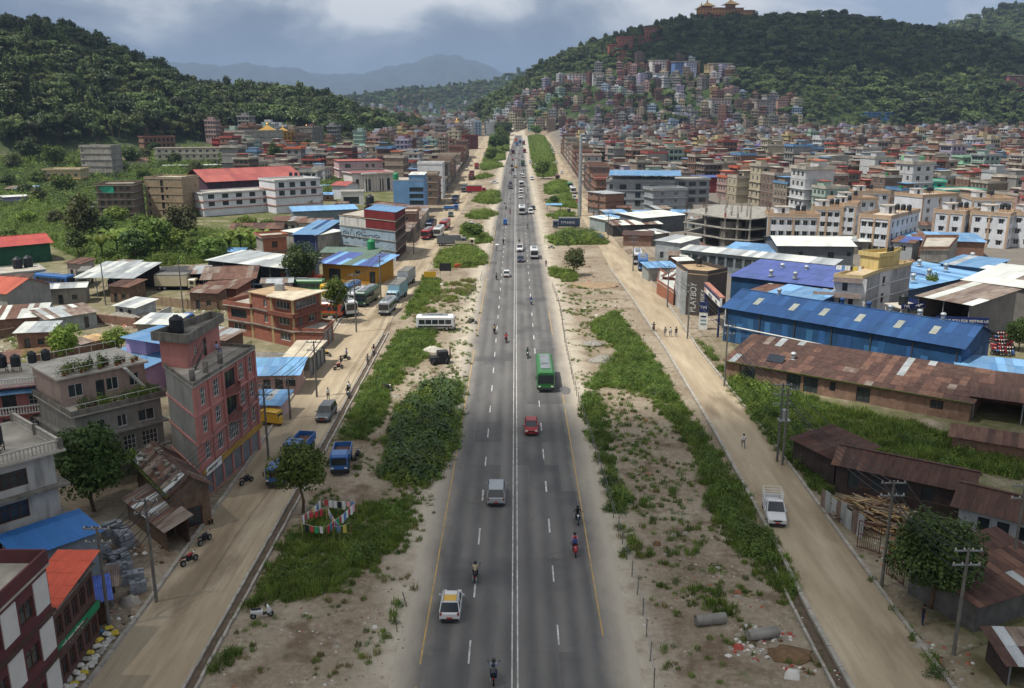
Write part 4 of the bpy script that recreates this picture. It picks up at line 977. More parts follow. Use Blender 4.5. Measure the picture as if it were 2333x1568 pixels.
bl('house','small purple house with flat sheet roof at the left edge',('1',25,1318),('1',195,1308),4.2,8,wallmat('8c82ad',.1),floors=1,wins={0:(4,1.2,1.3,1.0,0)},parapet=0,deck=M_galv_w,band=.5)
sh('house','brown house with blue sheet strip at the left edge',('1',35,1262),('1',220,1258),8,4,M_old,[M_galv_w,M_blue_roof,M_sheet_mix],ridge=.5,kind='mono',sheet=(2,3),wins={0:(4,1.1,1.2,.9,0)})
bl('school','long cream three-storey school with grey sheet roof below the hill',('1',1030,995),('1',1500,1005),9.0,12,wallmat('b7b2a2',.3),floors=3,wins={0:(10,1.5,1.4,.9,0)},band=.6,parapet=0.2,deck=M_sheet_mix)
sh('house','low white house with wide brown roof in front of the cream school',('1',800,1085),('1',985,1075),10,4,wallmat('a9a59a'),[M_rust_l,M_sheet_mix],ridge=1,kind='mono',sheet=(2,4),wins={0:(3,1.4,1.3,.9,0)})
bl('shop','long veranda row with pale tin roof in front of the cream school',('1',1090,1105),('1',1480,1112),3.5,7,wallmat('8d8273'),floors=1,shop={0:8},parapet=0,deck=M_galv_w,band=.8)
bl('house','brick monastery lodge with red roof and arched galleries',('1',955,925),('1',1165,912),9.5,12,M_brick,floors=3,wins={0:(7,1.3,1.7,.6,0)},style='hole',band=.5,parapet=.3,deck=M_red_roof)
bl('house','red-walled three-storey house beside the stupas',('1',1457,930),('1',1562,930),9,9,wallmat('7d3230',.15),floors=3,wins={0:(4,1.2,1.3,.9,0)},band=.6,deck=M_red_roof,parapet=0)
bl('monastery','grey monastery block with white trim below the wooded hill',('1',1630,892),('1',1885,892),12,16,M_conc,floors=4,wins={0:[(9+i*1.7,z,10.1+i*1.7,z+1.5)for i in range(5)for z in(4.5,7.8)]},band=.4,parapet=.8,band_mat=wallmat('b0aaa0'))
bl('monastery','ochre yellow monastery block beside the grey one',('J',80,348),('J',205,350),11,12,wallmat('a37a2a',.12),floors=4,wins={0:(3,1.5,1.7,.7,0)},style='wood',band=.4,parapet=.6)
bl('house','brick house with white columns beside the ochre monastery',('J',210,385),('J',370,383),9,12,M_brick,floors=3,wins={0:(6,1.1,1.4,.8,0)},band=.4,band_mat=wallmat('c2bcb0'))
bl('building','dark grey concrete block with pale canopy behind the brick house',('J',385,300),('J',500,300),14,12,M_conc_d,floors=4,band=.3,parapet=.8)
bl('house','white flat-roofed compound with long white parapet',('J',80,532),('J',460,535),5,12,wallmat('b8bcba',.2),floors=2,wins={0:(8,1.4,1.3,.8,0)},parapet=.7,band=.5,deck=M_galv_w)
sh('house','long white house with rusty-orange ribbed roof',('J',445,592),('J',1090,592),11,5,wallmat('bdbab3',.15),[M_rust_l,M_sheet_mix],ridge=1.2,sheet=(2,5),wins={0:(9,1.6,1.4,1,0)},over=.9)
sh('house','white two-storey house with pale green roof and even windows',('J',920,482),('J',1330,485),12,7,wallmat('c5c9c4',.1),[mat('green_sheet',S('5f9080'),.6,.15,objvar=.05)],ridge=2,sheet=(3,6),floors=2,wins={0:(9,1.1,1.5,.9,0)})
sh('house','long low house with patchy blue and tan roof',('J',600,512),('J',880,502),12,5,wallmat('a8a49a'),[M_sheet_mix,M_sheet_mix,M_blue_lt],ridge=1.5,sheet=(3,6),wins={0:(4,1.3,1.2,1,0)})
t=bl('building','white office block with dark glazed bays and slanted grey roof',('J',1205,290),('J',1410,288),13,14,wallmat('b9c0c6',.05),floors=4,wins={0:(3,3.4,1.8,.8,0)},style='dark',band=.1,parapet=0,deck=M_red_roof)
bl('building','unfinished brick block with red roof left of the white office block',('J',985,300),('J',1200,298),12.5,14,M_brick,floors=4,wins={0:(3,2.4,1.6,.7,0)},style='hole',band=.5,parapet=0,deck=M_red_roof,band_mat=M_conc)
bl('monastery','dark red monastery with ochre cornice under a golden roof',('J',755,275),('J',985,268),10,14,wallmat('74342a',.12),floors=3,wins={0:(6,1.3,1.5,.8,0)},style='wood',band=.6,band_mat=wallmat('a06a2c'),parapet=0,deck=M_red_roof)
bl('building','brown hotel block with red roof behind the white office',('J',1415,285),('J',1555,278),13,14,wallmat('6b3c33',.2),floors=4,wins={0:(5,1.6,1.4,.9,0)},band=.5,parapet=0,deck=M_red_roof)
bl('building','big brown courtyard block with dark galleries on the left skyline',('J',1000,150),('J',1400,152),18,20,wallmat('6d5346',.3),floors=5,wins={0:(10,2.4,1.7,.8,1)},style='hole',band=.6,parapet=.6,base=14)
for nm,a,b,h,col,roof in(('red-roofed pale blue house',(1545,372),(1670,378),7,'a8b4bf',M_red_roof),('light blue three-storey house',(1672,392),(1762,385),9,'9fb0c8',M_red_roof),('pink-grey four-storey house',(1770,350),(1855,345),12,'a58f8a',M_conc),('maroon gabled house',(1970,375),(2105,372),11,'6b332c',M_red_roof),('white villa with arches',(1570,262),(1700,258),10,'c9c3c0',M_conc_l)):
 bl('house',nm+' west of the highway',('J',*a),('J',*b),h,11,wallmat(col,.15),floors=round(h/3),wins={0:(4,1.4,1.4,.9,0)},band=.5,parapet=.4,deck=roof)
 # hotel with portico
W_htl=wallmat('c9c2c0',.1)
t=bl('hotel','white hotel with red roof over a pink upper terrace',('J',660,640),('J',1115,630),12,16,wallmat('b59a9c',.12),floors=3,wins={0:[(13.5,8.6,15,10.6),(16.5,8.6,18,10.6),(3,8.6,6,10.6)]},band=.5,parapet=0,deck=M_red_roof,band_mat=W_htl)
t=bl('hotel','hotel portico with tall columns and golden name letters',('J',800,770),('J',1228,752),8.6,13,W_htl,floors=1,wins={0:[(1.6,.4,3.2,6),(6,.4,9,6),(13.5,.3,16,6),(17,.4,18.5,6)]},style='dark',band=.6,parapet=.4,deck=M_red_roof)
cc=t.location;A=Q('J',800,770,8.6);B=Q('J',1228,752,8.6);u=(B-A).normalized();n=Vector((-u.y,u.x));Lw=(B-A).length
for f in(0.28,0.34,0.52,0.58,0.68,0.74,0.9):p=A+u*Lw*f-n*1.1-Vector((cc.x,cc.y));MB().cyl((p.x,p.y,0),(p.x,p.y,8.2),.28,.26,10).build('column',W_htl,t)
mb=MB();slab(mb,[(A+u*Lw*q-n*w_-Vector((cc.x,cc.y)))for q,w_ in((.2,1.8),(1,1.8),(1,0.65),(.2,0.65))],8.1,8.7);mb.build('portico_beam',W_htl,t)
p=A+u*Lw*0.56-n*1.85-Vector((cc.x,cc.y));sign_text('BUDDHA PALACE',1.15,M_gold,t,(p.x,p.y,8.35),(math.pi/2,0,math.atan2(u.y,u.x)),ext=.05)
t=bl('building','small white reception building with glazed front and roof sign',('J',685,962),('J',920,958),5.2,8,wallmat('c3c1bf',.1),floors=1,wins={0:[(0.8,.4,7.2,3.4)]},style='dark',parapet=.4,band=.15)
sh('house','white house with steep red roof between the school and the hotel',('J',590,882),('J',735,890),9,6,W_sch,[M_red_roof],ridge=1.3,sheet=(2,4),over=.7)
sh('shed','long shed with pale blue roof and notice boards below the white school',('J',190,1158),('J',850,1130),7,4.0,mat('slate_sheet',S('66727a'),.7,.2),[M_blue_lt],ridge=.9,kind='mono',sheet=(1.5,7.5))
sh('house','brick house with rusty roof among banana plants',('N',530,150),('N',985,145),8,4.0,M_brick,[M_rust_l,M_rust],ridge=1.1,sheet=(1.3,2.5),wins={0:(5,1.3,1.5,.9,0)},over=.8)
sh('shed','tin-roofed workshop row below the white school',('N',870,75),('N',1140,82),7,3.6,wallmat('8a857c'),[M_sheet_mix,M_rust_l,M_galv],ridge=.6,kind='mono',sheet=(1.3,3),wins={0:(4,1.2,1.6,.6,0)})
sh('shed','white-walled workshop with rust-patched roof below the long blue-roofed shed',('N',1152,95),('N',1440,95),6,3.6,wallmat('a5a29a'),[M_rust_l,M_sheet_mix],ridge=.6,kind='mono',sheet=(1.3,3),wins={0:(5,1.2,1.6,.6,0)})
sh('warehouse','navy-walled warehouse with blue sloped roof beside the appliance mural',('N',1105,205),('N',1320,208),22,6.2,mat('navy_sheet',S('22345e'),.6,.2),[M_blue_roof,M_blue_dk],ridge=1.2,kind='mono',sheet=(1.5,8),cat='warehouse')
sh('warehouse','grey rendered warehouse with pale roof beside the appliance mural',('N',1310,215),('N',1570,170),12,6.0,M_conc,[M_galv_w],ridge=.4,kind='mono',sheet=(1.6,6),cat='warehouse')
t=bl('house','narrow brick and concrete house with outside stair above the round tree',('N',818,240),('N',1040,225),7.2,7,M_brick_o,floors=2,wins={0:[(2.2,4.6,3.6,6.2,'wood'),(2.3,1.0,3.6,2.6,'wood')]},band=.5,parapet=.6,band_mat=M_conc_d,wall_edges={3:M_conc})
sh('shed','long green-roofed row below the appliance mural',('N',1365,372),('N',1880,380),5,3.6,wallmat('8f8d84'),[mat('dull_green_sheet',S('5c6f64'),.7,.15,objvar=.06)],ridge=.5,kind='mono',sheet=(1.5,5.5))
p=at('N',1832,335,4.2);tank((p.x,p.y,p.z-.2),'on the long green-roofed row','green',1.7)
# fuel station
t=sh('fuel_station','mustard yellow station building with blue and green roof',('N',1375,465),('N',1870,495),9,4.5,wallmat('a87c2c',.15),[M_blue_uv,M_blue_uv,M_blue_lt,mat('dull_green_sheet',S('5c6f64'))],ridge=.8,kind='mono',sheet=(1.3,5),wins={0:[(1.5,.2,4.6,3.2),(8.3,2.4,9.6,3.1),(12,.3,13.5,3)]},over=1.2,cat='fuel station')
t2=thing('canopy','yellow canopy on square pillars in front of the station','canopy',at('N',1780,600));
for x,y in((-3,-1.5),(3,-1.5),(-3,1.5),(3,1.5)):MB().box(x-.2,y-.2,0,x+.2,y+.2,3.6).build('pillar',wallmat('a87c2c',.15),t2)
MB().box(-3.6,-2.2,3.6,3.6,2.2,4.1).build('canopy_roof',wallmat('a87c2c',.15),t2)
# house with appliance mural
W_mur=mat('mural_wall',S('8395a2'),.9,.12,.5,stain=.35);W_mur_w=mat('peeling_white',S('b7b6b0'),.9,.12,.5,stain=.7)
A=Q('2',118,1000,9.0);B=Q('2',465,1045,9.0);C=Q('2',560,925,9.0)
A=Vector((-48.6,243));B=Vector((-31.3,228.5));C=Vector((-30.8,246.5))
pts=[A,B,C,Vector((-44,256))];cc=sum(pts,Vector((0,0)))/4
t=building('building','corner building with appliance outlines painted on its blue-grey flank',pts,10.4,M_fr_wood,floors=4,wins={1:[(0.8+i*2.9,z+.5,3.2+i*2.9,z+2.2,'dark')for i in range(6)for z in(0.2,2.9,5.4,8.0)]},wall_edges={0:W_mur,3:W_mur},parapet=.2,band=.2,band_mat=M_conc)
loc=[p-cc for p in pts];u=(loc[1]-loc[0]).normalized();n=Vector((-u.y,u.x));rzz=math.atan2(u.y,u.x);MR=Matrix.Rotation(rzz,3,'Z')
Lw=(loc[1]-loc[0]).length
p=loc[0]+u*Lw*.25-n*.03;MB().obox((p.x,p.y,8.9),(Lw*.24,.04,1.5),MR).build('wall_panel',W_mur_w,t)
mk=mat('mural_line',S('3d4a54'),.9,.1);mw=mat('mural_white',S('aab4ba'),.9,.1)
def mural(x,z,poly,extra=()):
 mb=MB();pp=[loc[0]+u*(x+a)-n*.05 for a,b in poly]
 for(a,b),(c_,d_)in zip(poly,poly[1:]+poly[:1]):
  q=loc[0]+u*(x+a)-n*.06;w_=loc[0]+u*(x+c_)-n*.06;mb.cyl((q.x,q.y,z+b),(w_.x,w_.y,z+d_),.05,.05,4)
 for(a,b,c_,d_)in extra:
  q=loc[0]+u*(x+a)-n*.06;w_=loc[0]+u*(x+c_)-n*.06;mb.cyl((q.x,q.y,z+b),(w_.x,w_.y,z+d_),.05,.05,4)
 mb.build('mural_outline',mk,t)
cube=[(0,.5),(1.1,0),(2.3,.5),(2.3,1.7),(1.3,2.1),(0,1.7)];ce=[(0,1.7,1.1,1.3),(1.1,1.3,2.3,1.7),(1.1,1.3,1.1,0)]
mural(1.4,4.4,cube,ce);mural(7.0,4.6,cube,ce);mural(14.2,4.3,cube,ce)
mural(4.4,4.6,[(.3,0),(1.4,0),(1.7,1.2),(1.2,2.2),(.9,2.7),(.5,2.2),(0,1.2)]);mural(9.8,4.4,[(0,0),(1.6,0),(1.6,1.5),(0,1.5)],[(.3,.3,1.3,.3),(.3,1.2,1.3,1.2)])
mural(12.0,3.6,[(.4,0),(1.4,.2),(1.7,2.4),(0,2.4)]);mural(1.8,1.8,[(0,0),(1.6,.2),(1.8,1.4),(.2,1.3)]);mural(12.8,1.6,[(0,.4),(1.4,0),(2.6,.6),(1.3,1.4)])
for x,z in((9.4,6.6),(9.6,2.9)):p=loc[0]+u*x-n*.04;window_obj(1.6,.7,'dark',t,(p.x,p.y,z),rzz)
# red upper room with brown and blue sheet roof
q0=loc[0]+u*Lw*.47;room=[q0,loc[1],loc[2],loc[2]+(q0-loc[1])];mb=MB()
for i in range(4):wall_face(mb,room[i],room[(i+1)%4],8.0 if i==0 else 10.4,12.6,[])
for i in range(4):pass
rm=MB()
rr=inset(room,-.06)
for i in range(4):wall_face(rm,rr[i],rr[(i+1)%4],8.0 if i==0 else 10.5,12.7 if i in(0,1)else 13.2,[])
rm.build('red_room',wallmat('6a2426',.1),t)
e=rr[1]-rr[0];f_=rr[3]-rr[0]
sheet_roof(t,(rr[0].x,rr[0].y,12.75),(e.x,e.y,0),(f_.x*.35,f_.y*.35,.7),8,1,[M_blue_roof]);sheet_roof(t,(rr[0].x+f_.x*.35,rr[0].y+f_.y*.35,13.45),(e.x,e.y,0),(f_.x*.65,f_.y*.65,-.5),8,3,[M_rust_l,M_rust_l,M_sheet_mix])
tank((cc.x-2.0,cc.y+4.0,10.6),'on the mural house beside the red room','black',2.0,2.0)
# blue tower with dark glass bays, white tall house
t=building('building','blue-painted tower with dark glazed bays facing the road',rect(Vector((-46.8,340)),Vector((-35,340)),14),12.2,wallmat('5f84a8',.1),floors=5,wins={0:[(6.2,z,11.6,z+1.7,'dark')for z in(2.9,5.4,7.9)]},parapet=0,band=.05,bands=False)
MB().box(0.2,-7,12.3,5.8,5,14.2).build('roof_room',wallmat('5f84a8',.1),t);sheet_roof(t,(0,-7.2,14.3),(6.2,0,0),(0,12,.4),5,2,[M_galv_w])
p=Vector((-46.5,342));tank((-45.8,341.5,12.8),'on the blue-painted tower','green',1.8)
building('building','tall white house with round balcony behind the blue tower',rect(Vector((-43,392)),Vector((-32,392)),12),14.5,wallmat('c9cbcc',.12),floors=5,wins={0:[(3.5,z,4.6,z+1.4,'dark')for z in(4,7,10)]+[(8,z,9.2,z+1.4,'dark')for z in(4,7,10)],1:(4,1.2,1.4,.9,0)},parapet=.8,band=.1,bands=False)
# row houses along the west road
rowc=['6b5a4c','8a7a6a','5c4a42','9a8f82','7a6a5c','6f4e40','8f8a80','57524c','a39a8c','74625a']
rng=random.Random(11);y=262;k=0
names=['first','second','third','fourth','fifth','sixth','seventh','eighth','ninth','tenth','eleventh','twelfth','thirteenth','fourteenth','fifteenth','sixteenth','seventeenth','eighteenth','nineteenth','twentieth']
names+=['twenty-'+q for q in names[:9]]+['thirtieth']
while y<900 and k<30:
 w=rng.uniform(8,13)
 skip=any(abs(y+w/2-by)<br*.9+w/2 and abs(-36-bx)<br+4 for bx,by,br in BOXES[-1:]if False)or 326<y+w/2<362 or 386<y+w/2<408
 xr=lerp_table(LROAD,y+w/2)[0]-3.0
 if not skip:
  low=y<325 or 430<y<560
  h=rng.choice([3.2,3.5])if low and rng.random()<.6 else rng.choice([6.4,9.3,9.6,12.2,12.2])
  col=rng.choice(rowc);d=rng.uniform(7,10)
  lab='%s %s roadside house from the near end of the west shop row'%(names[k],{3.2:'single-storey',3.5:'single-storey',6.4:'two-storey',9.3:'three-storey',9.6:'three-storey',12.2:'four-storey'}[h])
  if h<4:shed('shop',lab,(xr-d,y),(xr,y),w,h,wallmat(col),[M_rust_l,M_galv,M_sheet_mix],ridge=.5,kind='mono',sheet=(2,4),cat='shop house',group='west shop row')
  else:building('house',lab,rect(Vector((xr-d,y)),Vector((xr,y)),w),h,wallmat(col)if rng.random()<.6 else M_brick,floors=round(h/3),wins={1:(3,1.5,1.5,.8,1),0:(2,1.1,1.3,.9,1)},shop={1:3},band=.5,parapet=.7,group='west shop row',deck=rng.choice([M_slab,M_slab,M_red_roof,M_rust_l]),cat='shop house')
  k+=1
 y+=w+rng.uniform(.3,2)
 # --------- east side, near
M_bw=mat('blue_wall_sheet',S('20446f'),.7,.25,.5,objvar=.2)
A=Vector((35.6,146.0));B=Vector((62.9,119.4))
wh=shed('warehouse','long bright blue warehouse with skylights, largest building right of the road',A,B,12.2,6.0,M_bw,[M_blue_dk,mat('blue_sheet_mid',S('294d79'),.7,.2,.5,objvar=.06)],ridge=2.1,sheet=(1.05,3.4),over=0.5,cat='warehouse',weights=[5,3])
Lw=(B-A).length
rng=random.Random(3)
# wall sheets, columns, white gutter pipe, skylights, ventilators
pan=MB().box(0,-.03,0,1,0,1)
pan_m=[pan.mesh('wall_sheet',m)for m in(M_blue_dk,mat('blue_panel_mid',S('28507c'),.6,.2,.6,objvar=.15),mat('blue_panel_pale',S('336089'),.6,.2,.6,objvar=.15))]
for k in range(36):
 if rng.random()<.75:
  o=obj('wall_sheet',rng.choice(pan_m),wh,(0.4+k*1.04,-0.012-.012*(k%2),rng.choice([0.1,1.2,2.2])));o.scale=(1.03,1,rng.choice([1.6,2.6,3.4]));o.scale.z=min(o.scale.z,5.85-o.location.z)
for k in range(8):
 o=obj('wall_sheet',pan_m[k%3],wh,(Lw+.012+.012*(k%2),0.6+k*1.4,.1),math.pi/2);o.scale=(1.35,1,rng.uniform(3,5.4))
for k in range(7):MB().box(0.6+k*(Lw-1.2)/6-.09,-.16,0,0.6+k*(Lw-1.2)/6+.09,-.05,5.8).build('column',M_fr_dark,wh)
mb=MB().cyl((0.4,-.32,2.9),(Lw-.5,-.32,2.4),.11,.11,8).cyl((0.4,-.3,2.9),(0.4,-.3,5.8),.09,.09,8);mb.build('gutter_pipe',M_fr_white,wh)
sky=mat('skylight_sheet',S('8b8f86'),.5,.2)
for x in(4.6,11.0,16.2,22.0,28.0,33.2):
 M3=Matrix.Rotation(math.atan2(2.1,6.1),3,'X');MB().obox((x,3.0,6.0+3.0*2.1/6.1+.1),(.5,1.15,.015),M3).build('skylight',sky,wh)
vent=MB().box(-.45,-.45,0,.45,.45,.06).cyl((0,0,.05),(0,0,.55),.28,.28,10).lathe([(.30,.55),(.42,.7),(.44,.85),(.36,1.0),(.15,1.08),(0,1.1)],10)
vent_g=vent.mesh('roof_vent',M_galv,True);vent_b=vent.mesh('roof_vent',M_blue_dk,True)
for i,x in enumerate((6.5,17.5,21.8,25.2,29.6,33)):obj('roof_vent',vent_b if i in(1,2)else vent_g,wh,(x,6.35,8.1))
# widened north end of the warehouse
u=(B-A).normalized();n=Vector((-u.y,u.x))
a2=A+n*12.6+u*0.3;shed('warehouse','pale blue rear bay of the long blue warehouse',a2,a2+u*9.5,9.5,6.2,M_bw,[M_blue_roof,M_blue_lt],ridge=.5,kind='mono',sheet=(1.05,4.5),cat='warehouse')
# showroom fascia at the road end
t=thing('sign','slanted white and navy showroom fascia on the road end of the blue warehouse','sign',(35.3,147.6,0),0)
navy=mat('navy_sign',S('1c2a5c'),.5,.1)
d0=Vector((.2,13.6));MR=Matrix.Rotation(math.atan2(d0.y,d0.x),3,'Z');mid=d0/2
MB().obox((mid.x,mid.y,6.3),(d0.length/2,.2,.75),MR).build('fascia',M_sgnw,t)
MB().obox((mid.x+.25,mid.y+.15,7.15),(d0.length/2+.05,.45,.12),MR).build('fascia_top',mat('dusty_red_top',S('9a6a5c'),.8,.2),t)
nn=Vector((-d0.y,d0.x)).normalized()
q=mid+nn*.27;MB().obox((q.x,q.y,6.85),(d0.length/2,.02,.2),MR).build('navy_band',navy,t)
q=d0+nn*.3;rz_=math.atan2(-d0.y,-d0.x)
sign_text('TVS',0.9,mat('sign_red',S('b02a30'),.5,.1),t,(*(d0*.97+nn*.3),5.8),(math.pi/2,0,rz_));sign_text('श्री मोटर्स',0.75,navy,t,(*(d0*.68+nn*.3),5.7),(math.pi/2,0,rz_));sign_text('शोरूम',0.75,navy,t,(*(d0*.25+nn*.3),5.7),(math.pi/2,0,rz_))
for p in(d0*.06,d0*.94):MB().box(p.x-.15,p.y-.15,0,p.x+.15,p.y+.15,5.4).build('post',navy,t)
p=Q('G',975,1000);t=thing('sign','upright navy and white showroom pylon on the grass by the road','sign',(p.x,p.y,0),R(-12))
MB().box(-.75,-.15,0,.75,.15,5.0).build('board',M_sgnw,t);MB().box(-.77,-.18,3.2,.77,.18,5.05).build('top_panel',navy,t);sign_text('TVS',.72,M_sgnw,t,(-.68,-.2,3.9))
for k,z in enumerate((.9,1.6,2.3)):MB().box(-.5,-.17,z,.5,-.155,z+.3).build('stripe',mat('sign_cyan',S('6f8f9a'),.5,.1)if k<2 else navy,t)
# rusty patchwork shed
A=Vector((31.0,124.4));B=Vector((57.3,105.0))
rs=shed('shed','long brick shed with patchwork rusty roof in front of the blue warehouse',A,B,10.5,2.7,mat('shed_brick',S('7c6354'),.95,.25,1.4,stain=.3),[M_rust,M_rust_l,M_sheet_mix,M_galv,M_blue_lt],ridge=1.5,kind='mono',sheet=(.95,1.55),weights=[13,3.5,1.6,.8,.08],over=.45,style='dark',wins={0:[(2.2,.1,4.6,2.3,'dark'),(9.2,.1,11.2,2.3,'dark'),(11.6,.1,13.6,2.3,'dark'),(15.2,.9,16.0,2.2,'dark'),(18.8,.1,20.6,2.2,'dark'),(28.0,1.0,29.6,2.2,'wood')]},cat='shed')
mb=MB()
for k in range(150):mb.obox((k*.22,-.42+rng.uniform(-.04,.04),2.66),(.16,.12,.05),Matrix.Rotation(rng.uniform(0,3),3,'Z'))
mb.build('moss_edge',M_moss,rs);mb=MB()
for k in range(9):obj('roof_vent',vent_g,rs,(8.5,4.2,3.3))if k==0 else None
MB().obox((6.6,2.4,3.5),(1.2,.8,.03),Matrix.Rotation(.5,3,'X')).build('solar_panel',mat('solar',S('2a3038'),.3,.2),rs)
shed('shed','red-striped lean-to roof at the right edge beyond the patchwork shed',(58.2,106.2),(68,101),9,3.2,M_brick,[M_rust,M_rust,M_galv,M_rust_l],ridge=1.0,kind='mono',sheet=(.9,5.5),over=.5,open_sides=(0,))
shed('shed','faded blue low shed at the right end of the long blue warehouse',(60.5,114.8),(72.5,109.5),9.5,3.4,M_brick,[M_blue_lt,M_blue_roof,M_blue_lt],ridge=.4,kind='mono',sheet=(1.05,3.2))
# white house with stained flank
F=lambda x,y,z:Q('F',x,y,z)
W_h=wallmat('b9babb',.3);W_fl=mat('stained_flank',S('8f9092'),.92,.2,.4,stain=.7)
A=F(885,545,9.6);B=F(1172,565,9.6);C_=F(1365,490,9.6);D_=F(1490,465,9.6);E_=F(1688,415,9.6)
pts=[A,B,C_,D_,E_,E_+(A-B)*.9,A+(E_-B)*.6]
t=building('house','white four-storey house with stained grey flank and ochre stair tower',pts,9.6,W_h,floors=4,wins={0:[(1.4,7.1,2.3,9.0,'wood'),(5.0,7.0,5.9,9.0,'wood'),(1.0,4.4,1.8,6.2,'wood'),(2.6,4.4,3.4,6.2,'wood'),(5.4,4.4,6.2,6.2,'wood')],2:[(1.0,6.8,1.9,8.6,'wood'),(1.0,3.6,1.9,5.4,'wood')]},wall_edges={1:W_fl,3:W_fl},parapet=.5,par_mat=wallmat('b9a67c',.3),band=.15,deck=mat('tan_deck',S('b3a184'),.9,.25))
cc=sum(pts,Vector((0,0)))/len(pts);a,b=A-cc,B-cc;u=(b-a).normalized();n=Vector((-u.y,u.x))
for z in(6.3,9.0):
 mb=MB();w_=1.1 if z>8 else 1.6;slab(mb,[a-u*(.2 if z>8 else 3.4)-n*w_,b+u*.1-n*w_,b+u*.1,a-u*(.2 if z>8 else 3.4)],z-.1,z+.06);bal=mb.build('balcony',W_h,t)
 mb=MB();L_=(b-a).length+(.2 if z>8 else 3.4);m_=(a+b)/2-u*(0 if z>8 else 1.6)-n*w_;mb.obox((m_.x,m_.y,z+.4),(L_/2,.07,.42),Matrix.Rotation(math.atan2(u.y,u.x),3,'Z'));mb.build('balcony_wall',mat('tan_tile',S('8f8078'),.7,.25,1.2),bal)
d_,e_=D_-cc,E_-cc
tw=[C_-cc+Vector((-.4,.4)),d_+Vector((0,.3)),d_+(e_-d_)*.75+Vector((-1.0,1.2)),C_-cc+Vector((-2.6,3.5))]
mb=MB()
for i in range(4):wall_face(mb,tw[i],tw[(i+1)%4],9.7,12.2,[])
slab(mb,inset(tw,-.3),12.2,12.35);ring_wall(mb,inset(tw,-.3),.15,12.35,13.0);mb.build('stair_head',wallmat('bba872',.25),t)
p=cc+(tw[0]+tw[2])/2;tank((p.x,p.y,12.4),'on the ochre stair tower of the white house','black',1.0)
# laundry on its terrace
t=thing('laundry_line','line of washing on the terrace of the white house','laundry',(cc.x+a.x,cc.y+a.y,9.75))
cl=[mat('cloth_%d'%i,S(c),.9,.15)for i,c in enumerate(('d8d8d8','5d86b8','3a9a6a','b9444a','222630','c7b25a','9a6aa8','d9a0a8'))]
q=(b-a)*.9+n*2.5;MB().tube([(n.x*2.5,n.y*2.5,1.6),(q.x,q.y,1.6)],.015,4).build('rope',M_fr_white,t)
for k in range(9):
 p=n*2.5+(q-n*2.5)*(k+.5)/9;MB().obox((p.x,p.y,1.2),(.28,.015,.4),Matrix.Rotation(math.atan2(u.y,u.x),3,'Z')).build('garment',cl[rng.choice([0,0,1,2,4,5])],t)
 # tank stand with navy fascia
p=at('5',1605,800,5.2);t=thing('tank_stand','white steel water-tank platform with navy fascia beside the white house','platform',(p.x,p.y+1,0),R(15))
for x in(-2.2,2.2):
 for y in(-2,2):MB().box(x-.1,y-.1,0,x+.1,y+.1,4.6).build('leg',M_fr_white,t)
MB().box(-2.5,-2.3,4.5,2.5,2.3,4.65).build('deck',M_conc_l,t);MB().box(-2.55,-2.36,4.55,2.55,-2.3,5.4).box(2.5,-2.3,4.55,2.56,2.3,5.4).build('fascia',navy,t)
sign_text('TVS',.75,M_sgnw,t,(-2.1,-2.38,4.72))
MB().poly([(.2,-2.39,4.85),(.7,-2.39,5.0),(1.1,-2.39,4.72),(1.3,-2.39,5.0),(2.1,-2.39,5.2),(1.5,-2.39,5.3),(1.2,-2.39,5.18),(.6,-2.39,5.2)]).build('leaping_emblem',M_sgnw,t)
MB().cyl((-2.2,-2,.3),(2.2,-2,4.4),.06,.06,5).cyl((2.2,-2,.3),(2.2,2,4.4),.06,.06,5).build('brace',M_fr_white,t)
tank((p.x-.3,p.y+1,4.67),'on the steel platform with navy fascia','black',1.35)
p=at('O',1500,770,4);t=thing('sign','long navy thank-you banner sign near the motorcycle yard','sign',(p.x,p.y,0),math.atan2(-1.4,8))
MB().box(-4.2,-.08,3.2,4.2,.08,4.5).build('board',navy,t);sign_text('THANK YOU FOR VISITING US',.62,M_sgnw,t,(-3.7,-.1,3.65),sx=.93)
for x in(-4,4):MB().box(x-.08,-.06,0,x+.08,.06,3.2).build('post',M_iron,t)
# tall dark wall lettering house
G=lambda x,y,z:Q('G',x,y,z)
W_dk=mat('dark_mural_brick',S('4b4541'),.95,.25,.8,stain=.3)
A=G(785,300,8.0);B=G(1040,322,8.0);C_=G(1285,272,8.0);D_=G(640,195,8.0)
pts=[A,B,C_,D_+(C_-A)*.6,D_];cc=sum(pts,Vector((0,0)))/5
t=building('building','house with huge white lettering painted on its dark brick flank',pts,8.0,W_dk,floors=3,wall_edges={4:wallmat('a7a9ab',.2)},parapet=.7,band=.03,bands=False,deck=mat('tan_slab',S('a08a6c')))
a,b=A-cc,B-cc;u=(b-a).normalized();n=Vector((-u.y,u.x));rz_=math.atan2(u.y,u.x)
chalk=mat('chalk_white',S('b9bab8'),.9,.2,2.0)
def updown(txt,size,along,z,sx=1.0):
 o=sign_text(txt,size,chalk,t,(0,0,0),ext=.01);M=Matrix.Translation((a.x+u.x*along-n.x*.03,a.y+u.y*along-n.y*.03,z))@Matrix.Rotation(rz_,4,'Z')@Matrix.Rotation(math.pi/2,4,'X')@Matrix.Rotation(math.pi/2,4,'Z');M=M@Matrix.Diagonal((sx,1,1,1));o.matrix_local=M
Lb=(b-a).length;updown('PLAYBOY',Lb*.46,Lb*.48,.6,6.3/(Lb*.46*4.6));updown('WHISKY',Lb*.26,Lb*.88,1.2,4.2/(Lb*.26*3.9))
d_=D_-cc;v_=(a-d_);Lr=v_.length;uu=v_/Lr;nr=Vector((uu.y,-uu.x))
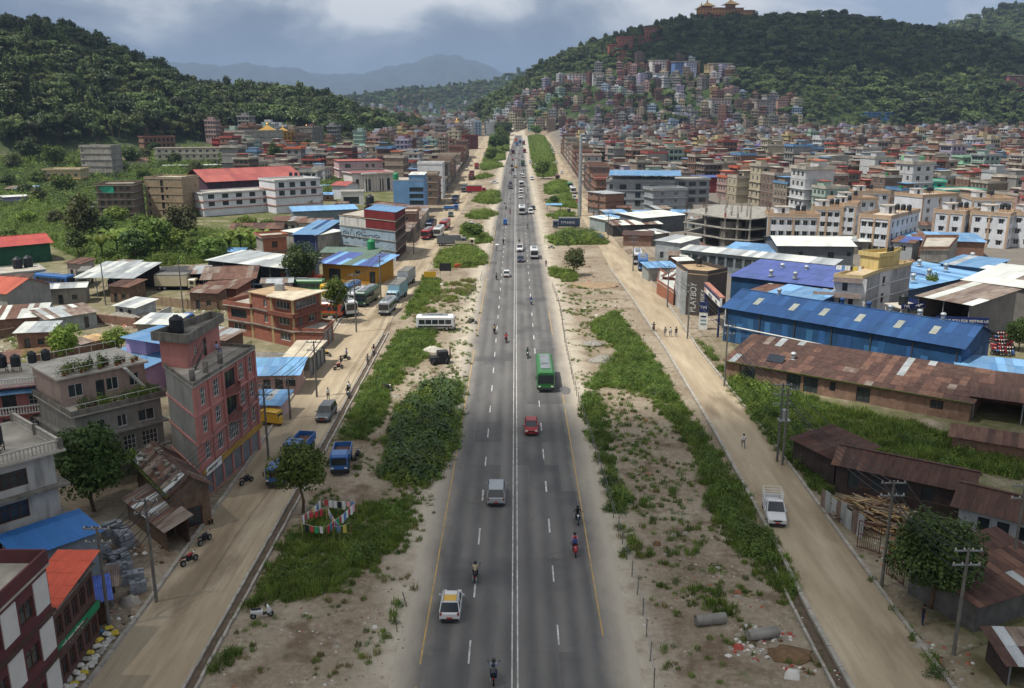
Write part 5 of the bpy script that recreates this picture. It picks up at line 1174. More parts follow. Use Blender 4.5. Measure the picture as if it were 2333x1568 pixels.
for k in range(4):
 p=d_+uu*(Lr*.78)+nr*.08;MB().obox((p.x,p.y,1.6+k*1.5),(.9,.05,.62),Matrix.Rotation(math.atan2(uu.y,uu.x),3,'Z')).build('sign_panel',M_sgnw if k%2 else wallmat('8f9396',.1),t)
p=a-u*.6;MB().obox((p.x,p.y,4.2),(.6,.12,4.2),Matrix.Rotation(rz_,3,'Z')).build('silver_fin',M_galv,t)
tank((cc.x+.5,cc.y+3,8.2),'on the house with big wall lettering','black',1.0,.5)
# roadside shops north of it
shed('shop','roadside shop with red fascia and tin roof beyond the lettered house',G(470,330,3.4),G(630,345,3.4),7,3.4,wallmat('8d4a42'),[M_galv_w,M_rust_l],ridge=.4,kind='mono',sheet=(1,3))
shed('shop','blue-roofed tin shop near the parked buses',G(300,225,3.2),G(640,215,3.2),5,3.2,mat('tin_wall',S('8d9390')),[M_blue_lt,M_blue_roof],ridge=.4,kind='mono',sheet=(1,2.5))
building('shop','open-topped brick shop shell with signboards by the east road',[G(400,400,2.6),G(580,520,2.6),G(630,430,2.6),G(400,230,2.6)][0:1]+[G(610,540,2.6),G(640,380,2.6),G(430,260,2.6)],2.6,M_brick_o,floors=1,parapet=.5,band=0,deck=M_galv_w)
# yard sheds behind
def s5(label,a,b,d,h,wall,mats,**k):return shed(k.pop('name','shed'),label,Q('5',*a,h),Q('5',*b,h),d,h,wall,mats,**k)
s5('ultramarine roofed shed with round vents behind the blue warehouse',(508,630),(1130,700),17,4.8,M_bw,[M_blue_uv],ridge=1.1,kind='mono',sheet=(1.2,4.5))
for k,(x,y)in enumerate(((755,625),(905,640),(825,585),(975,598))):
 p=at('5',x,y,5.4);o=tag(obj('roof_ventilator',vent_g,None,(p.x,p.y,p.z-.1)),'%s round steel ventilator on the ultramarine roof'%('near left','near right','far left','far right')[k],'ventilator');o.scale=(1.2,)*3
s5('rust-red low roof with pale repair stripes between two blue roofs',(630,720),(1035,795),9,3.6,M_brick,[M_rust_l,M_rust_l,M_galv_w],weights=[6,3,1],ridge=.7,kind='mono',sheet=(1,3))
s5('grey workshop hall with pale low gable roof',(800,440),(1275,445),15,6.5,mat('slate_wall',S('5d6164'),.8,.2,.5,stain=.2),[M_galv_w],ridge=1.3,sheet=(2,5),wins={0:[(5,4,6,5),(12,1,13.5,5),(16.5,4,17.5,5)]},cat='hall')
s5('long thin workshop with pale roof and glazed side',(195,465),(1140,562),5,4.6,mat('glazed_grey',S('6f787c'),.5,.25,.8),[M_galv_w,M_galv],ridge=.5,kind='mono',sheet=(1.5,5.5),wins={0:(16,1.7,2.4,1.4,0)})
s5('blue-roofed brick shed left of the grey workshop hall',(470,462),(812,490),9,4.4,M_brick,[M_blue_roof,M_blue_lt],ridge=.6,kind='mono',sheet=(1.5,4))
s5('tall corrugated tin shed at the bend of the east road',(35,408),(185,425),10,5.4,M_galv,[M_galv,M_galv_w],ridge=.4,kind='mono',sheet=(1.4,5),wins={0:[(1.5,1,2.6,2.6)]})
s5('small rusty tin kiosk beside the corrugated shed',(115,500),(225,505),4,3.2,M_rust_l,[M_galv_w,M_sheet_mix],ridge=.3,kind='mono',sheet=(1,2))
s5('tin kiosk with flapping white roof sheets near the lettered house',(190,545),(275,540),3.5,2.6,M_rust,[M_galv_w],ridge=.5,kind='mono',sheet=(1,2))
s5('big open godown with weathered pale roof right of the white house',(1672,755),(2000,812),16,6.4,mat('godown_wall',S('6c6a66'),.9,.2,.5,stain=.3),[M_galv_w,M_galv_w,M_sheet_mix],weights=[8,8,1],ridge=.8,kind='mono',sheet=(1.6,5.5),open_sides=(0,),cat='warehouse')
s5('second pale-roofed godown at the right edge',(1955,655),(2450,720),20,6.6,mat('godown_wall',S('6c6a66')),[M_galv_w,M_galv_w,M_sheet_mix],weights=[8,8,1],ridge=.8,kind='mono',sheet=(1.8,6.5),cat='warehouse')
s5('blue and grey patched roof with vents right of the white house',(1612,715),(2085,612),14,4.6,mat('blue_slate',S('3a5068'),.7,.2),[M_blue_lt,M_blue_roof,M_blue_lt,M_blue_dk],ridge=.5,kind='mono',sheet=(2,4.5))
for k,(x,y)in enumerate(((1680,560),(1740,620),(1640,650),(1845,585),(2010,515))):
 p=at('5',x,y,5.6);o=tag(obj('roof_ventilator',vent_g,None,(p.x,p.y,p.z-.2)),'%s steel ventilator on the patched blue roof by the white house'%('top left','middle','lower left','right','topmost')[k],'ventilator');o.scale=(1.3,)*3
s5('pale grey shed roof with blue edge above the patched blue roof',(1815,552),(2095,585),13,5.6,mat('blue_slate',S('3a5068')),[M_galv_w,M_galv,M_galv_w,M_blue_roof],weights=[5,4,4,1],ridge=.4,kind='mono',sheet=(1.8,5))
s5('blue market roofs below the white flats',(1520,400),(2090,420),14,4.4,M_brick,[M_blue_roof,M_blue_lt,M_rust_l],weights=[6,3,1],ridge=.5,kind='mono',sheet=(2,5))
s5('grey cottage with blue corner roof below the white flats',(1515,415),(1640,425),8,5,wallmat('9a9fa3'),[M_blue_uv,M_rust_l],ridge=.5,kind='mono',sheet=(2,4),wins={0:[(2,2.6,3.4,4.2,'slide')]})
t=building('house','bare block house with roof garden below the white flats',[Q('5',1690,470,5.5),Q('5',1860,470,5.5),Q('5',1920,395,5.5),Q('5',1720,395,5.5)],5.5,M_conc,floors=2,parapet=.8,band=.2,par_mat=M_brick)
# apartment rows
W_flat=wallmat('c2c5ca',.1);W_tan=wallmat('a8917a',.15)
def flats(label,a,b,h,d,nwin,side=1,wside=None,tanks=2):
 pts=rect(Q('5',*a,h),Q('5',*b,h),d)
 t=building('flats',label,pts,h,W_flat,floors=3,wins={0:(nwin,1.3,1.4,.9,0),side:(max(2,int(d/4)),1.3,1.4,.9,0)},parapet=1.0,par_mat=W_tan,band=.2,band_mat=W_flat,bands=False,chajja=.35,cat='flats',group=None,wall_edges=wside,deck=mat('flat_deck',S('b8ab9a'),.9,.2))
 c=sum(pts,Vector((0,0)))/4;u=(pts[1]-pts[0]).normalized();n=Vector((-u.y,u.x));L=(pts[1]-pts[0]).length
 for f in(0.02,.5,.98):
  p=pts[0]+u*L*f-n*.1-c;MB().obox((p.x,p.y,h/2),(.28,.12,h/2),Matrix.Rotation(math.atan2(u.y,u.x),3,'Z')).build('pilaster',W_tan,t)
 q=n*d*.12-u*L*.2;roofbox(t,q.x-1.6,q.y-1.4,q.x+1.8,q.y+2,h+.14,2.2,W_flat)
 for k in range(tanks):
  p=c+u*(k*1.6+L*.12)+n*(d*.1);tank((p.x,p.y,t.location.z+h+.15),'on %s, %s'%(label,('left one','right one','third one')[k]),'black',1.1,1.2)
 return t
flats('nearest white flats behind the grey workshop hall',(738,262),(1058,268),9.3,9,6)
flats('tan-trimmed flats, second in the left row',(1010,215),(1200,222),9.0,9,4)
flats('tan-trimmed flats, third in the left row',(1130,190),(1290,197),9.0,9,3,tanks=1)
flats('tan-trimmed flats, fourth in the left row',(1200,165),(1420,160),9.0,9,4,tanks=1)
flats('farthest tan-trimmed flats of the left row',(1270,118),(1500,118),9.0,9,4,tanks=1)
flats('long white flats with brown pilasters amid the group',(1305,265),(1500,280),9.8,24,4,tanks=3)
flats('white blank-gabled flats, left of two at right edge',(1772,235),(1965,248),9.2,12,2,tanks=2)
flats('white blank-gabled flats, right of two at right edge',(2000,245),(2245,262),9.2,12,3,tanks=2)
flats('white flats half cut by the right edge',(2260,250),(2480,262),9.2,12,3,tanks=1)
flats('white flats with twin tanks behind the blank gables',(1700,145),(1925,132),9.2,12,3,tanks=2)
flats('tan-roofed flats at the far right of the white group',(2010,160),(2270,165),9.0,12,3,tanks=1)
# concrete frame under construction
pts=[Q('5',215,232,9),Q('5',475,268,9),Q('5',625,300,9),Q('5',800,262,9),Q('5',800,205,9),Q('5',520,190,9)]
pts=[Vector((50.7,266)),Vector((59.5,251)),Vector((66,247)),Vector((80,258)),Vector((84,277)),Vector((66,288))]
cc=sum(pts,Vector((0,0)))/6;t=thing('unfinished_building','unfinished concrete frame bristling with column bars','building',(cc.x,cc.y,0));loc=[p-cc for p in pts];BOXES.append((cc.x,cc.y,16))
for z in(2.9,5.9,8.9):mb=MB();slab(mb,loc,z-.25,z);mb.build('floor_slab',M_conc,t)
cps=[p*.95 for p in loc]+[p*.6 for p in loc]+[(loc[i]+loc[(i+1)%6])*.47 for i in range(6)]+[Vector((0,0))]
col_m=MB().box(-.25,-.25,0,.25,.25,2.7).mesh('column',M_conc)
for p in cps:
 for z in(0,2.9,5.9):obj('column',col_m,t,(p.x,p.y,z))
 if rng.random()<.5:obj('column',MB().box(-.25,-.25,0,.25,.25,1.2).mesh('column',M_brick_o if rng.random()<.4 else M_conc),t,(p.x,p.y,8.9))
 mb=MB()
 for k in range(6):x,y=.2*math.cos(k),.2*math.sin(k);mb.cyl((p.x+x,p.y+y,8.9),(p.x+x*1.5+rng.uniform(-.15,.15),p.y+y*1.5,8.9+rng.uniform(2.5,4.2)),.03,.03,4)
 mb.build('bars',M_rebar,t)
mb=MB();p=loc[1]*.9;mb.box(p.x-1,p.y-.5,0,p.x+4.5,p.y+3,7.6);mb.build('block_wall',M_conc_d,t)
# grey hotel with blue roof
W_gh=wallmat('84898d',.15)
t=building('building','big grey hotel with wide sky-blue roof east of the road',rect(Vector((36.5,356)),Vector((63,352)),18),10.4,W_gh,floors=3,wins={0:[(1.2,z,2.6,z+2)for z in(1,4.3,7.4)]+[(5.2,z,7.9,z+2)for z in(1,4.3,7.4)]+[(11.5,z,13.6,z+2.3)for z in(.8,4.1,7.4)]+[(17,z,20,z+1.8)for z in(4.3,7.4)]},style='dark',band=.3,parapet=.8,wall_edges=None)
for x,y in((-12,-6),(-6,-7),(0,-7),(6,-8),(12,-8.4),(-12,6),(12,5)):MB().box(x-.25,y-.25,10.5,x+.25,y+.25,13).build('roof_post',W_gh,t)
sheet_roof(t,(-14,-8.5,13.0),(28,-4.2,0),(1.6,10.5,1.4),16,2,[M_blue_roof],seed=2);sheet_roof(t,(-11,12,13.0),(28,-4.2,0),(-1.4,-10,1.4),16,2,[M_blue_roof],seed=3)
t=building('building','grey stepped house with corner balconies in front of the grey hotel',rect(Vector((52.5,338)),Vector((65.5,341)),9),8.6,wallmat('8d9296',.25),floors=3,wins={0:[(3,z,4.6,z+1.4,'grid')for z in(1,3.8,6.6)]+[(8.6,z,10,z+1.4,'grid')for z in(1,3.8,6.6)],1:(3,1.2,1.4,.9,0)},band=.6,parapet=.8)
building('building','grey three-storey annex right of the sky-blue hotel roof',rect(Vector((66,367)),Vector((80.5,369)),14),10,W_gh,floors=3,wins={0:(3,3.0,1.7,.9,0)},style='dark',band=.4,parapet=.6)
t=building('house','bare brick house with tin roof on the east road corner',rect(Vector((33.6,330)),Vector((41,334)),12),8.0,M_brick,floors=3,wins={3:(3,1.3,1.4,.9,1)},shop={3:3},band=.4,parapet=0,deck=M_galv)
def sK(label,a,b,d,h,wall,mats,**k):return shed('shed',label,Q('K',*a,h),Q('K',*b,h),d,h,wall,mats,**k)
sK('white-roofed grey godown by the east road bend',(1085,1228),(1530,1190),11,5.2,mat('slate_wall',S('5d6164')),[M_galv_w],ridge=.5,kind='mono',sheet=(1.6,6))
sK('long tan tin roof below the white-roofed godown',(785,1300),(1285,1285),6,3.6,M_fr_dark,[M_sheet_mix,M_rust_l,M_galv_w],ridge=.6,kind='mono',sheet=(1.5,3))
sK('rust-brown roofed brick hut near the blue van',(890,1400),(1185,1408),6,3.2,M_brick,[M_rust,M_rust],ridge=.4,kind='mono',sheet=(1.2,3))
sK('torn tin roof beside the rust-brown hut',(1130,1400),(1365,1375),6,3.0,M_conc_d,[M_galv,M_galv_w,M_sheet_mix],ridge=.4,kind='mono',sheet=(1.2,3))
sK('white-walled roadside hall with tin roof and sign',(700,1245),(905,1222),7,4.0,wallmat('8a9594'),[M_galv_w,M_blue_lt],ridge=.4,kind='mono',sheet=(1.5,3.5))
sK('blue and tin roofed workshop behind the roadside hall',(720,1180),(940,1175),8,4.2,M_conc_d,[M_blue_roof,M_galv,M_blue_lt],ridge=.4,kind='mono',sheet=(1.5,4))
# unfinished brick block, glass-front building, red hall etc. (from the wide view)
def b3(label,a,b,h,d,wall,**k):return building(k.pop('name','building'),label,rect(Q('3',*a,h),Q('3',*b,h),d),h,wall,**k)
b3('unfinished block with brick infill panels in a concrete grid',(565,1045),(770,1050),12,14,mat('pink_brick',S('94715e'),.95,.2,1.2),floors=4,band=.12,parapet=.9,band_mat=M_conc_l,wins={1:(3,1.3,1.5,.8,0)})
b3('building with tall dark glass bay and tan frame',(980,1000),(1110,1005),14,12,wallmat('8d8068',.2),floors=4,wins={0:[(3.6,2.8,8.6,10)]},style='dark',band=.3,parapet=.6,bands=False)
b3('bare grey five-storey block right of the glass bay',(1115,985),(1240,975),15,12,M_conc,floors=5,wins={0:[(1.5+i*3,z,2.6+i*3,z+1.3)for i,z in((0,10),(1,7),(2,10),(0,4),(2,4),(1,13))]},style='hole',band=.05,parapet=.5)
b3('dark red house with curly gable roofs',(1260,1120),(1430,1120),8,12,wallmat('6d2c2a',.1),floors=2,wins={0:(4,1.6,2,.7,0)},style='wood',band=.5,parapet=.4,deck=M_orange_t)
t=b3('shop with long red name board in front of the grey block',(1115,1135),(1255,1130),5,8,wallmat('7a6a60'),floors=1,parapet=1.1,par_mat=mat('shop_red',S('b03038'),.6,.1),band=.2,wins={0:[(1,.3,9,3.4)]},style='dark')
b3('blue painted house in front of the red name board',(1015,1215),(1165,1225),6,9,wallmat('5f7fb0',.15),floors=2,wins={0:(3,1.4,1.5,.8,0)},band=.4,parapet=.5)
b3('turquoise house with long parapet behind the white flats',(1715,1135),(1845,1138),10,10,wallmat('3fae98',.1),floors=3,wins={0:(2,1.6,1.7,.8,0)},band=.5,band_mat=wallmat('9ad0c0',.1),parapet=.5)
b3('turquoise long wing with maroon parapet behind the white flats',(1845,1195),(2090,1190),9,12,wallmat('3aa590',.1),floors=3,wins={0:(5,1.8,1.5,.8,0)},band=.5,band_mat=wallmat('8a3a42',.1),parapet=.4)
b3('mint green slab-sided house among the eastern houses',(1645,990),(1715,988),15,8,wallmat('7fbf8c',.1),floors=5,wins={0:[(1,z,1.8,z+1.2)for z in(4,7,10)]},band=.05,bands=False)
b3('lilac and purple house among the eastern houses',(738,915),(870,905),11,10,wallmat('7570b8',.1),floors=4,wins={0:(4,1.6,1.6,.8,0)},band=.6,band_mat=wallmat('a9a4d8',.1),parapet=.6)
b3('bright green flat-roofed house among the eastern houses',(1050,940),(1140,940),9,10,wallmat('5fae7a',.1),floors=3,wins={0:(3,1.5,1.5,.8,0)},band=.5)
b3('white house with yellow-edged balconies near the service road',(118,930),(240,925),13,10,wallmat('c3c6cb',.08),floors=4,wins={0:(4,1.8,1.7,.7,0)},style='dark',band=.5,parapet=.5,wall_edges={1:wallmat('7f868f',.1)})
b3('maroon warehouse-like hall with ultramarine roof',(310,1110),(560,1108),7,14,wallmat('6a2c2c',.1),floors=1,band=.5,parapet=0,deck=M_blue_uv)
b3('sea-green houses cluster block with white balconies',(1955,985),(2080,985),13,11,wallmat('8fb89c',.15),floors=4,wins={0:(4,1.5,1.5,.8,0)},band=.7,parapet=.7)
b3('brick-red five-storey house beside the mint green slab',(1730,1010),(1845,1010),13,10,wallmat('6f4a44',.2),floors=4,wins={0:(4,1.5,1.5,.8,0)},band=.7,parapet=.4,deck=M_red_roof)
# --------- timber yard and long rusty houses, bottom right
W_tar=mat('tarred_boards',S('3c3230'),.9,.35,1.0)
t=shed('house','long dark timber house with rusty roof beside the wood pile',(33.0,84.0),(43.2,77.2),4.4,3.3,W_tar,[M_rust,M_rust,M_rust_l],ridge=1.1,sheet=(.85,2.8),weights=[8,5,1],over=.5,wins={0:[(1.2+i*2.3,.9,2.3+i*2.3,2.6)for i in range(4)]})
railing(t,[(2.5,-1.2,.9),(12,-1.2,.9)],.8,.35,M_wood,'veranda_rail')
t=shed('house','rusty-roofed white house with veranda at the right edge',(41.0,74.6),(54,64.4),4.6,3.2,wallmat('a3a8ae',.3),[M_rust,M_rust_l,M_rust,M_galv_w],ridge=1.1,sheet=(.85,2.8),weights=[6,3,4,.7],over=.7,wins={0:[(1.6+i*1.6,1.0,2.6+i*1.6,2.3)for i in range(7)]})
railing(t,[(1,-1.3,.7),(15,-1.3,.7)],.9,.22,M_fr_wood,'veranda_rail');MB().box(.8,-1.4,.55,15.2,0,.7).build('veranda_floor',M_wood,t)
shed('shed','sagging dark shed roof covered with dry sticks',(30.9,91.5),(33.4,85.5),5.2,3.0,W_tar,[M_rust,mat('rust_black',S('46302a'),.9,.3,1,objvar=.2)],ridge=.6,kind='mono',sheet=(.9,1.8))
shed('shed','rusty-roofed tin workshop behind the dark tree, bottom right',(34.6,58.6),(43.5,62.6),6.2,2.5,mat('tin_dark',S('5c5a58'),.8,.3,1.0),[M_rust,M_rust,M_rust_l,M_galv],weights=[7,5,2,1],ridge=1.0,kind='mono',sheet=(.85,2.2))
shed('shack','junk shelter with crumpled roof sheets at the bottom right corner',(33.6,52.2),(38.5,52.0),3.0,1.9,W_tar,[M_galv,M_sheet_mix,M_rust],ridge=.4,kind='mono',sheet=(.9,1.4),open_sides=(0,))
shed('shed','narrow red-roofed shed with white stripes in the overgrown field',(50.5,95.4),(66,86.5),2.6,1.9,M_brick,[M_rust_l,M_rust,M_galv_w],ridge=.4,kind='mono',sheet=(.8,2.0),weights=[5,4,1.3])
# corrugated fence of the timber yard
t=thing('tin_fence','leaning corrugated fence around the wood pile','fence',(30.3,80.2,0))
d=Vector((31.9,73.6))-Vector((30.3,80.2));
for k in range(8):
 p=d*(k/8);o=obj('fence_sheet',pan.mesh('fence_sheet',M_galv if k%3 else M_sheet_mix),t,(p.x,p.y,0),math.atan2(d.y,d.x));o.scale=(d.length/8*1.02,1,2.1+.2*math.sin(k*2.1));o.rotation_euler.x=.05*math.sin(k*1.7)
t=thing('wood_pile','big heap of pale split poles and planks in the timber yard','wood pile',(34.6,77.4,0),R(-38))
stick=[MB().box(-.5,-.05,-.03,.5,.05,.03).mesh('plank',m)for m in(M_wood_l,mat('grey_timber',S('8a7f70'),.9,.3,1,objvar=.3),mat('brown_timber',S('6b5038'),.9,.3,1,objvar=.3))]
rw=random.Random(4)
for k in range(290):
 a_=rw.uniform(0,6.28);r_=math.sqrt(rw.random());x,y=4.3*r_*math.cos(a_),2.6*r_*math.sin(a_);z=2.1*(1-r_**1.6)*rw.uniform(.55,1)+.15
 o=obj('plank',rw.choices(stick,[5,4,2])[0],t,(x,y,z));o.rotation_euler=(rw.uniform(-.3,.3),rw.uniform(-.35,.35),rw.gauss(0,.5));o.scale=(rw.uniform(1.2,3.0),rw.uniform(.8,1.6),rw.uniform(.8,1.8))
mb=MB();mb.lathe([(4.2,0),(3.6,.5),(2.4,1.1),(1.0,1.7),(0,1.8)],14);o=mb.build('heap_core',M_wood,t);o.scale=(.95,.55,.9)
# log stack under the houses
t=thing('log_stack','stack of dark squared logs under the rusty-roofed white house','logs',(40.5,72.6,0),R(-38))
lg=MB().cyl((0,0,0),(4.2,0,0),.22,.2,8).mesh('log',M_wood)
for k in range(14):obj('log',lg,t,(rw.uniform(-.4,.4)+(k%3)*1.4,-.5-(k%4)*.3,.25+.36*(k//4)),rw.uniform(-.15,.15))
for nm,x,y,hh,rz in(('rusty barred gate leaning by the timber yard entrance',30.9,72.2,2.6,R(-38)),('second rusty barred gate standing beside the signed pole',31.6,67.4,2.3,R(-70))):
 t=thing('iron_gate',nm,'gate',(x,y,0),rz);rr_=mat('gate_rust',S('5a3328'),.85,.3)
 mb=MB()
 for a_,b_,c_,d_ in((0,0,2.0,.07),(0,hh-.07,2.0,hh),(0,hh/2-.03,2,hh/2+.03)):mb.box(a_,-.03,b_,c_,.03,d_)
 mb.box(0,-.03,0,.07,.03,hh).box(1.93,-.03,0,2,.03,hh);mb.build('frame',rr_,t)
 for k in range(1,11):MB().box(.07+k*.17,-.015,.05,.1+k*.17,.015,hh-.05).build('bar',rr_,t)
 # row houses along the east road
rng=random.Random(23);y=374;k=0
while y<1000 and k<30:
 w=rng.uniform(8,13);xl=lerp_table(RROAD,y+w/2)[1]+3.0
 h=rng.choice([6.4,9.3,9.6,12.2,12.2,15]);d=rng.uniform(8,11)
 lab='%s %s roadside house from the near end of the east row'%(names[k],{6.4:'two-storey',9.3:'three-storey',9.6:'three-storey',12.2:'four-storey',15:'five-storey'}[h])
 building('house',lab,rect(Vector((xl,y)),Vector((xl+d,y)),w),h,M_brick if rng.random()<.5 else wallmat(rng.choice(rowc)),floors=round(h/3),wins={3:(3,1.5,1.5,.8,1),0:(2,1.1,1.3,.9,1)},shop={3:3},band=.5,parapet=.7,group='east shop row',deck=rng.choice([M_slab,M_slab,M_red_roof,M_blue_roof]),cat='shop house')
 k+=1;y+=w+rng.uniform(.3,1.5)
 # --------- vegetation
LF_dark=leafmat('leaf_dark',(0.028,0.052,0.012),(0.075,0.120,0.026),.22)
LF_mid=leafmat('leaf_mid',(0.058,0.102,0.015),(0.14,0.205,0.036),.3)
LF_lite=leafmat('leaf_light',(0.10,0.155,0.022),(0.205,0.265,0.05),.35)
LF_dry=leafmat('leaf_dry',(0.16,0.14,0.055),(0.28,0.24,0.11),.3)
LF_blue=leafmat('leaf_bluish',(0.040,0.070,0.026),(0.09,0.135,0.05),.2)
LF_wood1=leafmat('forest_leaf',(0.032,0.052,0.015),(0.098,0.132,0.038),.15,.5,.05)
LF_wood2=leafmat('forest_leaf_b',(0.048,0.072,0.022),(0.13,0.158,0.052),.15,.5,.05)
LF_wood3=leafmat('forest_leaf_c',(0.075,0.095,0.022),(0.165,0.18,0.06),.15,.5,.05)
M_bark=mat('bark',S('5a4a3c'),.95,.35,2.0)
def leaf_quads(C,Nrm,size,rng,asp=1.5,curl=.0):
 n=len(C);t=rng.normal(size=(n,3));a=np.cross(Nrm,t);a/=np.linalg.norm(a,axis=1,keepdims=True)+1e-9
 b=np.cross(Nrm,a);s=(size*rng.uniform(.6,1.35,n))[:,None];a=a*s*asp*.5;b=b*s*.5
 V=np.stack([C-a,C+b*.9-a*.1,C+a,C-b*.9-a*.1],1).reshape(-1,3);F=np.arange(4*n).reshape(n,4)
 return V,F
def crown(rng,rx,ry,rz,zc,lobes,leaves,size,flat=.25):
 C=[];N_=[]
 for k in range(lobes):
  d=rng.normal(size=3);d/=np.linalg.norm(d);d[2]=d[2]*.8+.15;r0=rng.uniform(.25,.72)
  c=d*r0;lr=rng.uniform(.30,.50);m=max(6,int(leaves/lobes*rng.uniform(.7,1.3)))
  p=rng.normal(size=(m,3));p/=np.linalg.norm(p,axis=1,keepdims=True);p[:,2]=np.where(p[:,2]<-.62,-p[:,2]*.5,p[:,2])
  q=c+p*lr*rng.uniform(.65,1.0,(m,1));C.append(q);N_.append(p+rng.normal(size=(m,3))*.45+np.array([0,0,flat]))
 C=np.concatenate(C);N_=np.concatenate(N_);N_/=np.linalg.norm(N_,axis=1,keepdims=True)
 C=C*np.array([rx,ry,rz])+np.array([0,0,zc]);return leaf_quads(C,N_,size,rng)
def trunk_mesh(rng,h,r,branch=5,spread=2.0,name='trunk'):
 mb=MB();pts=[Vector((0,0,-.3))]
 for i in range(1,5):pts.append(Vector((rng.uniform(-.08,.08)*h*.5,rng.uniform(-.08,.08)*h*.5,h*i/4)))
 for i in range(4):mb.cyl(pts[i],pts[i+1],r*(1-.17*i),r*(1-.17*(i+1)),7,0,False)
 for k in range(branch):
  a=k*2.4+rng.uniform(-.4,.4);b=pts[2].lerp(pts[4],rng.uniform(0,1));e=b+Vector((math.cos(a)*spread*rng.uniform(.6,1),math.sin(a)*spread*rng.uniform(.6,1),spread*rng.uniform(.5,1.0)))
  m_=b.lerp(e,.5)+Vector((0,0,-.1*spread));mb.cyl(b,m_,r*.42,r*.28,5,0,False);mb.cyl(m_,e,r*.28,r*.1,5,0,False)
 return mb.mesh(name,M_bark,True)
def tree_proto(seed,h,w,leaves,size,m,lobes=16,shape=1.0,tr=None):
 rng=np.random.RandomState(seed);rz=h*.46*shape
 V,F=crown(rng,w/2,w/2,rz,h-rz*1.05,int(lobes*1.4),int(leaves*1.5),size)
 return np_mesh('crown',V,F,[m]),trunk_mesh(rng,h*.62,tr or max(.1,h*.022),6,w*.28)
TREES={}
def get_tree(kind):
 if kind in TREES:return TREES[kind]
 spec={'round':(1,9,8.5,8200,.27,LF_dark,30),'dark':(2,9,8.5,9500,.24,LF_dark,34),'open':(3,8,6,3200,.25,LF_mid,18),'mid':(4,9,7,1700,.42,LF_mid,18),'middark':(5,10,7.5,1700,.42,LF_dark,18),'tall':(6,16,7.5,2200,.5,LF_dark,22,1.25),'broad':(7,12,15,2600,.7,LF_dark,24),'shrub':(8,3,3.2,900,.2,LF_mid,14),'lite':(9,8,7,1700,.40,LF_lite,18),'brownish':(10,10,9,1800,.45,leafmat('leaf_brownish',(.05,.06,.02),(.10,.11,.035)),18)}[kind]
 TREES[kind]=tree_proto(*spec[:7],*(spec[7:]or()));return TREES[kind]
PROTO_H={'round':9,'dark':9,'open':8,'mid':9,'middark':10,'tall':16,'broad':12,'shrub':3,'lite':8,'brownish':10}
def tree(kind,label,p,h,wide=1.0,group=None,name='tree',cat='tree'):
 c,tr=get_tree(kind);s=h/PROTO_H[kind];t=thing(name,label,cat,p,random.uniform(0,6.28),group)
 for nm,me in(('crown',c),('trunk',tr)):o=obj(nm,me,t);o.scale=(s*wide,s*wide,s)
 return t
 # small plants
def plant_mesh(kind,seed):
 rng=np.random.RandomState(seed)
 if kind=='grass':
  n=34;a=rng.uniform(0,6.28,n);r=np.sqrt(rng.rand(n))*.42;bx,by=r*np.cos(a),r*np.sin(a);h=rng.uniform(.3,.75,n);lean=rng.uniform(.05,.4,n);a2=rng.uniform(0,6.28,n);w=.035
  B=np.stack([bx,by,np.zeros(n)],1);T=B+np.stack([np.cos(a2)*lean,np.sin(a2)*lean,h],1);sd=np.stack([-np.sin(a2),np.cos(a2),np.zeros(n)],1)*w
  M_=(B+T)/2+np.stack([-np.cos(a2)*lean*.15,-np.sin(a2)*lean*.15,h*.08],1)
  V=np.concatenate([np.stack([B-sd,B+sd,M_+sd*.8,M_-sd*.8],1).reshape(-1,3),np.stack([M_-sd*.8,M_+sd*.8,T+sd*.15,T-sd*.15],1).reshape(-1,3)])
  return V,np.arange(len(V)).reshape(-1,4)
 if kind=='maize':
  Vs=[]
  for st in range(5):
   x,y=rng.uniform(-.4,.4,2);n=8;a=rng.uniform(0,6.28,n);z=np.linspace(.3,1.5,n);L=.75
   B=np.stack([np.full(n,x),np.full(n,y),z],1);D=np.stack([np.cos(a),np.sin(a),np.full(n,.5)],1);M_=B+D*L*.5;T=B+np.stack([np.cos(a),np.sin(a),np.full(n,-.1)],1)*L;sd=np.stack([-np.sin(a),np.cos(a),np.zeros(n)],1)*.05
   Vs+=[np.stack([B-sd,B+sd,M_+sd,M_-sd],1).reshape(-1,3),np.stack([M_-sd,M_+sd,T+sd*.2,T-sd*.2],1).reshape(-1,3)]
  V=np.concatenate(Vs);return V,np.arange(len(V)).reshape(-1,4)
 spec={'weed':(130,.55,.6,.085),'bush':(420,.95,1.0,.11),'creeper':(110,.8,.22,.1),'bigweed':(170,.7,1.3,.17)}[kind]
 n,r,h,s=spec;p=rng.normal(size=(n,3));p/=np.linalg.norm(p,axis=1,keepdims=True);p[:,2]=np.abs(p[:,2]);rad=rng.uniform(.45,1,(n,1))*(1+.35*np.sin(3*np.arctan2(p[:,1:2],p[:,0:1])+seed))
 C=p*rad*np.array([r,r,h]);N_=p+rng.normal(size=(n,3))*.5+np.array([0,0,.5]);N_/=np.linalg.norm(N_,axis=1,keepdims=True)
 return leaf_quads(C,N_,s,rng)
_pl={}
def plants(kind,m,k=3):
 if(kind,m.name)not in _pl:
  _pl[(kind,m.name)]=[np_mesh(kind,*plant_mesh(kind,100+i),[m])for i in range(k)]
 return _pl[(kind,m.name)]
def in_poly(x,y,P):
 c=np.zeros(len(x),bool);n=len(P)
 for i in range(n):
  x1,y1=P[i];x2,y2=P[(i+1)%n];cond=((y1>y)!=(y2>y));c^=cond&(x<(x2-x1)*(y-y1)/((y2-y1)if y2!=y1 else 1e-9)+x1)
 return c
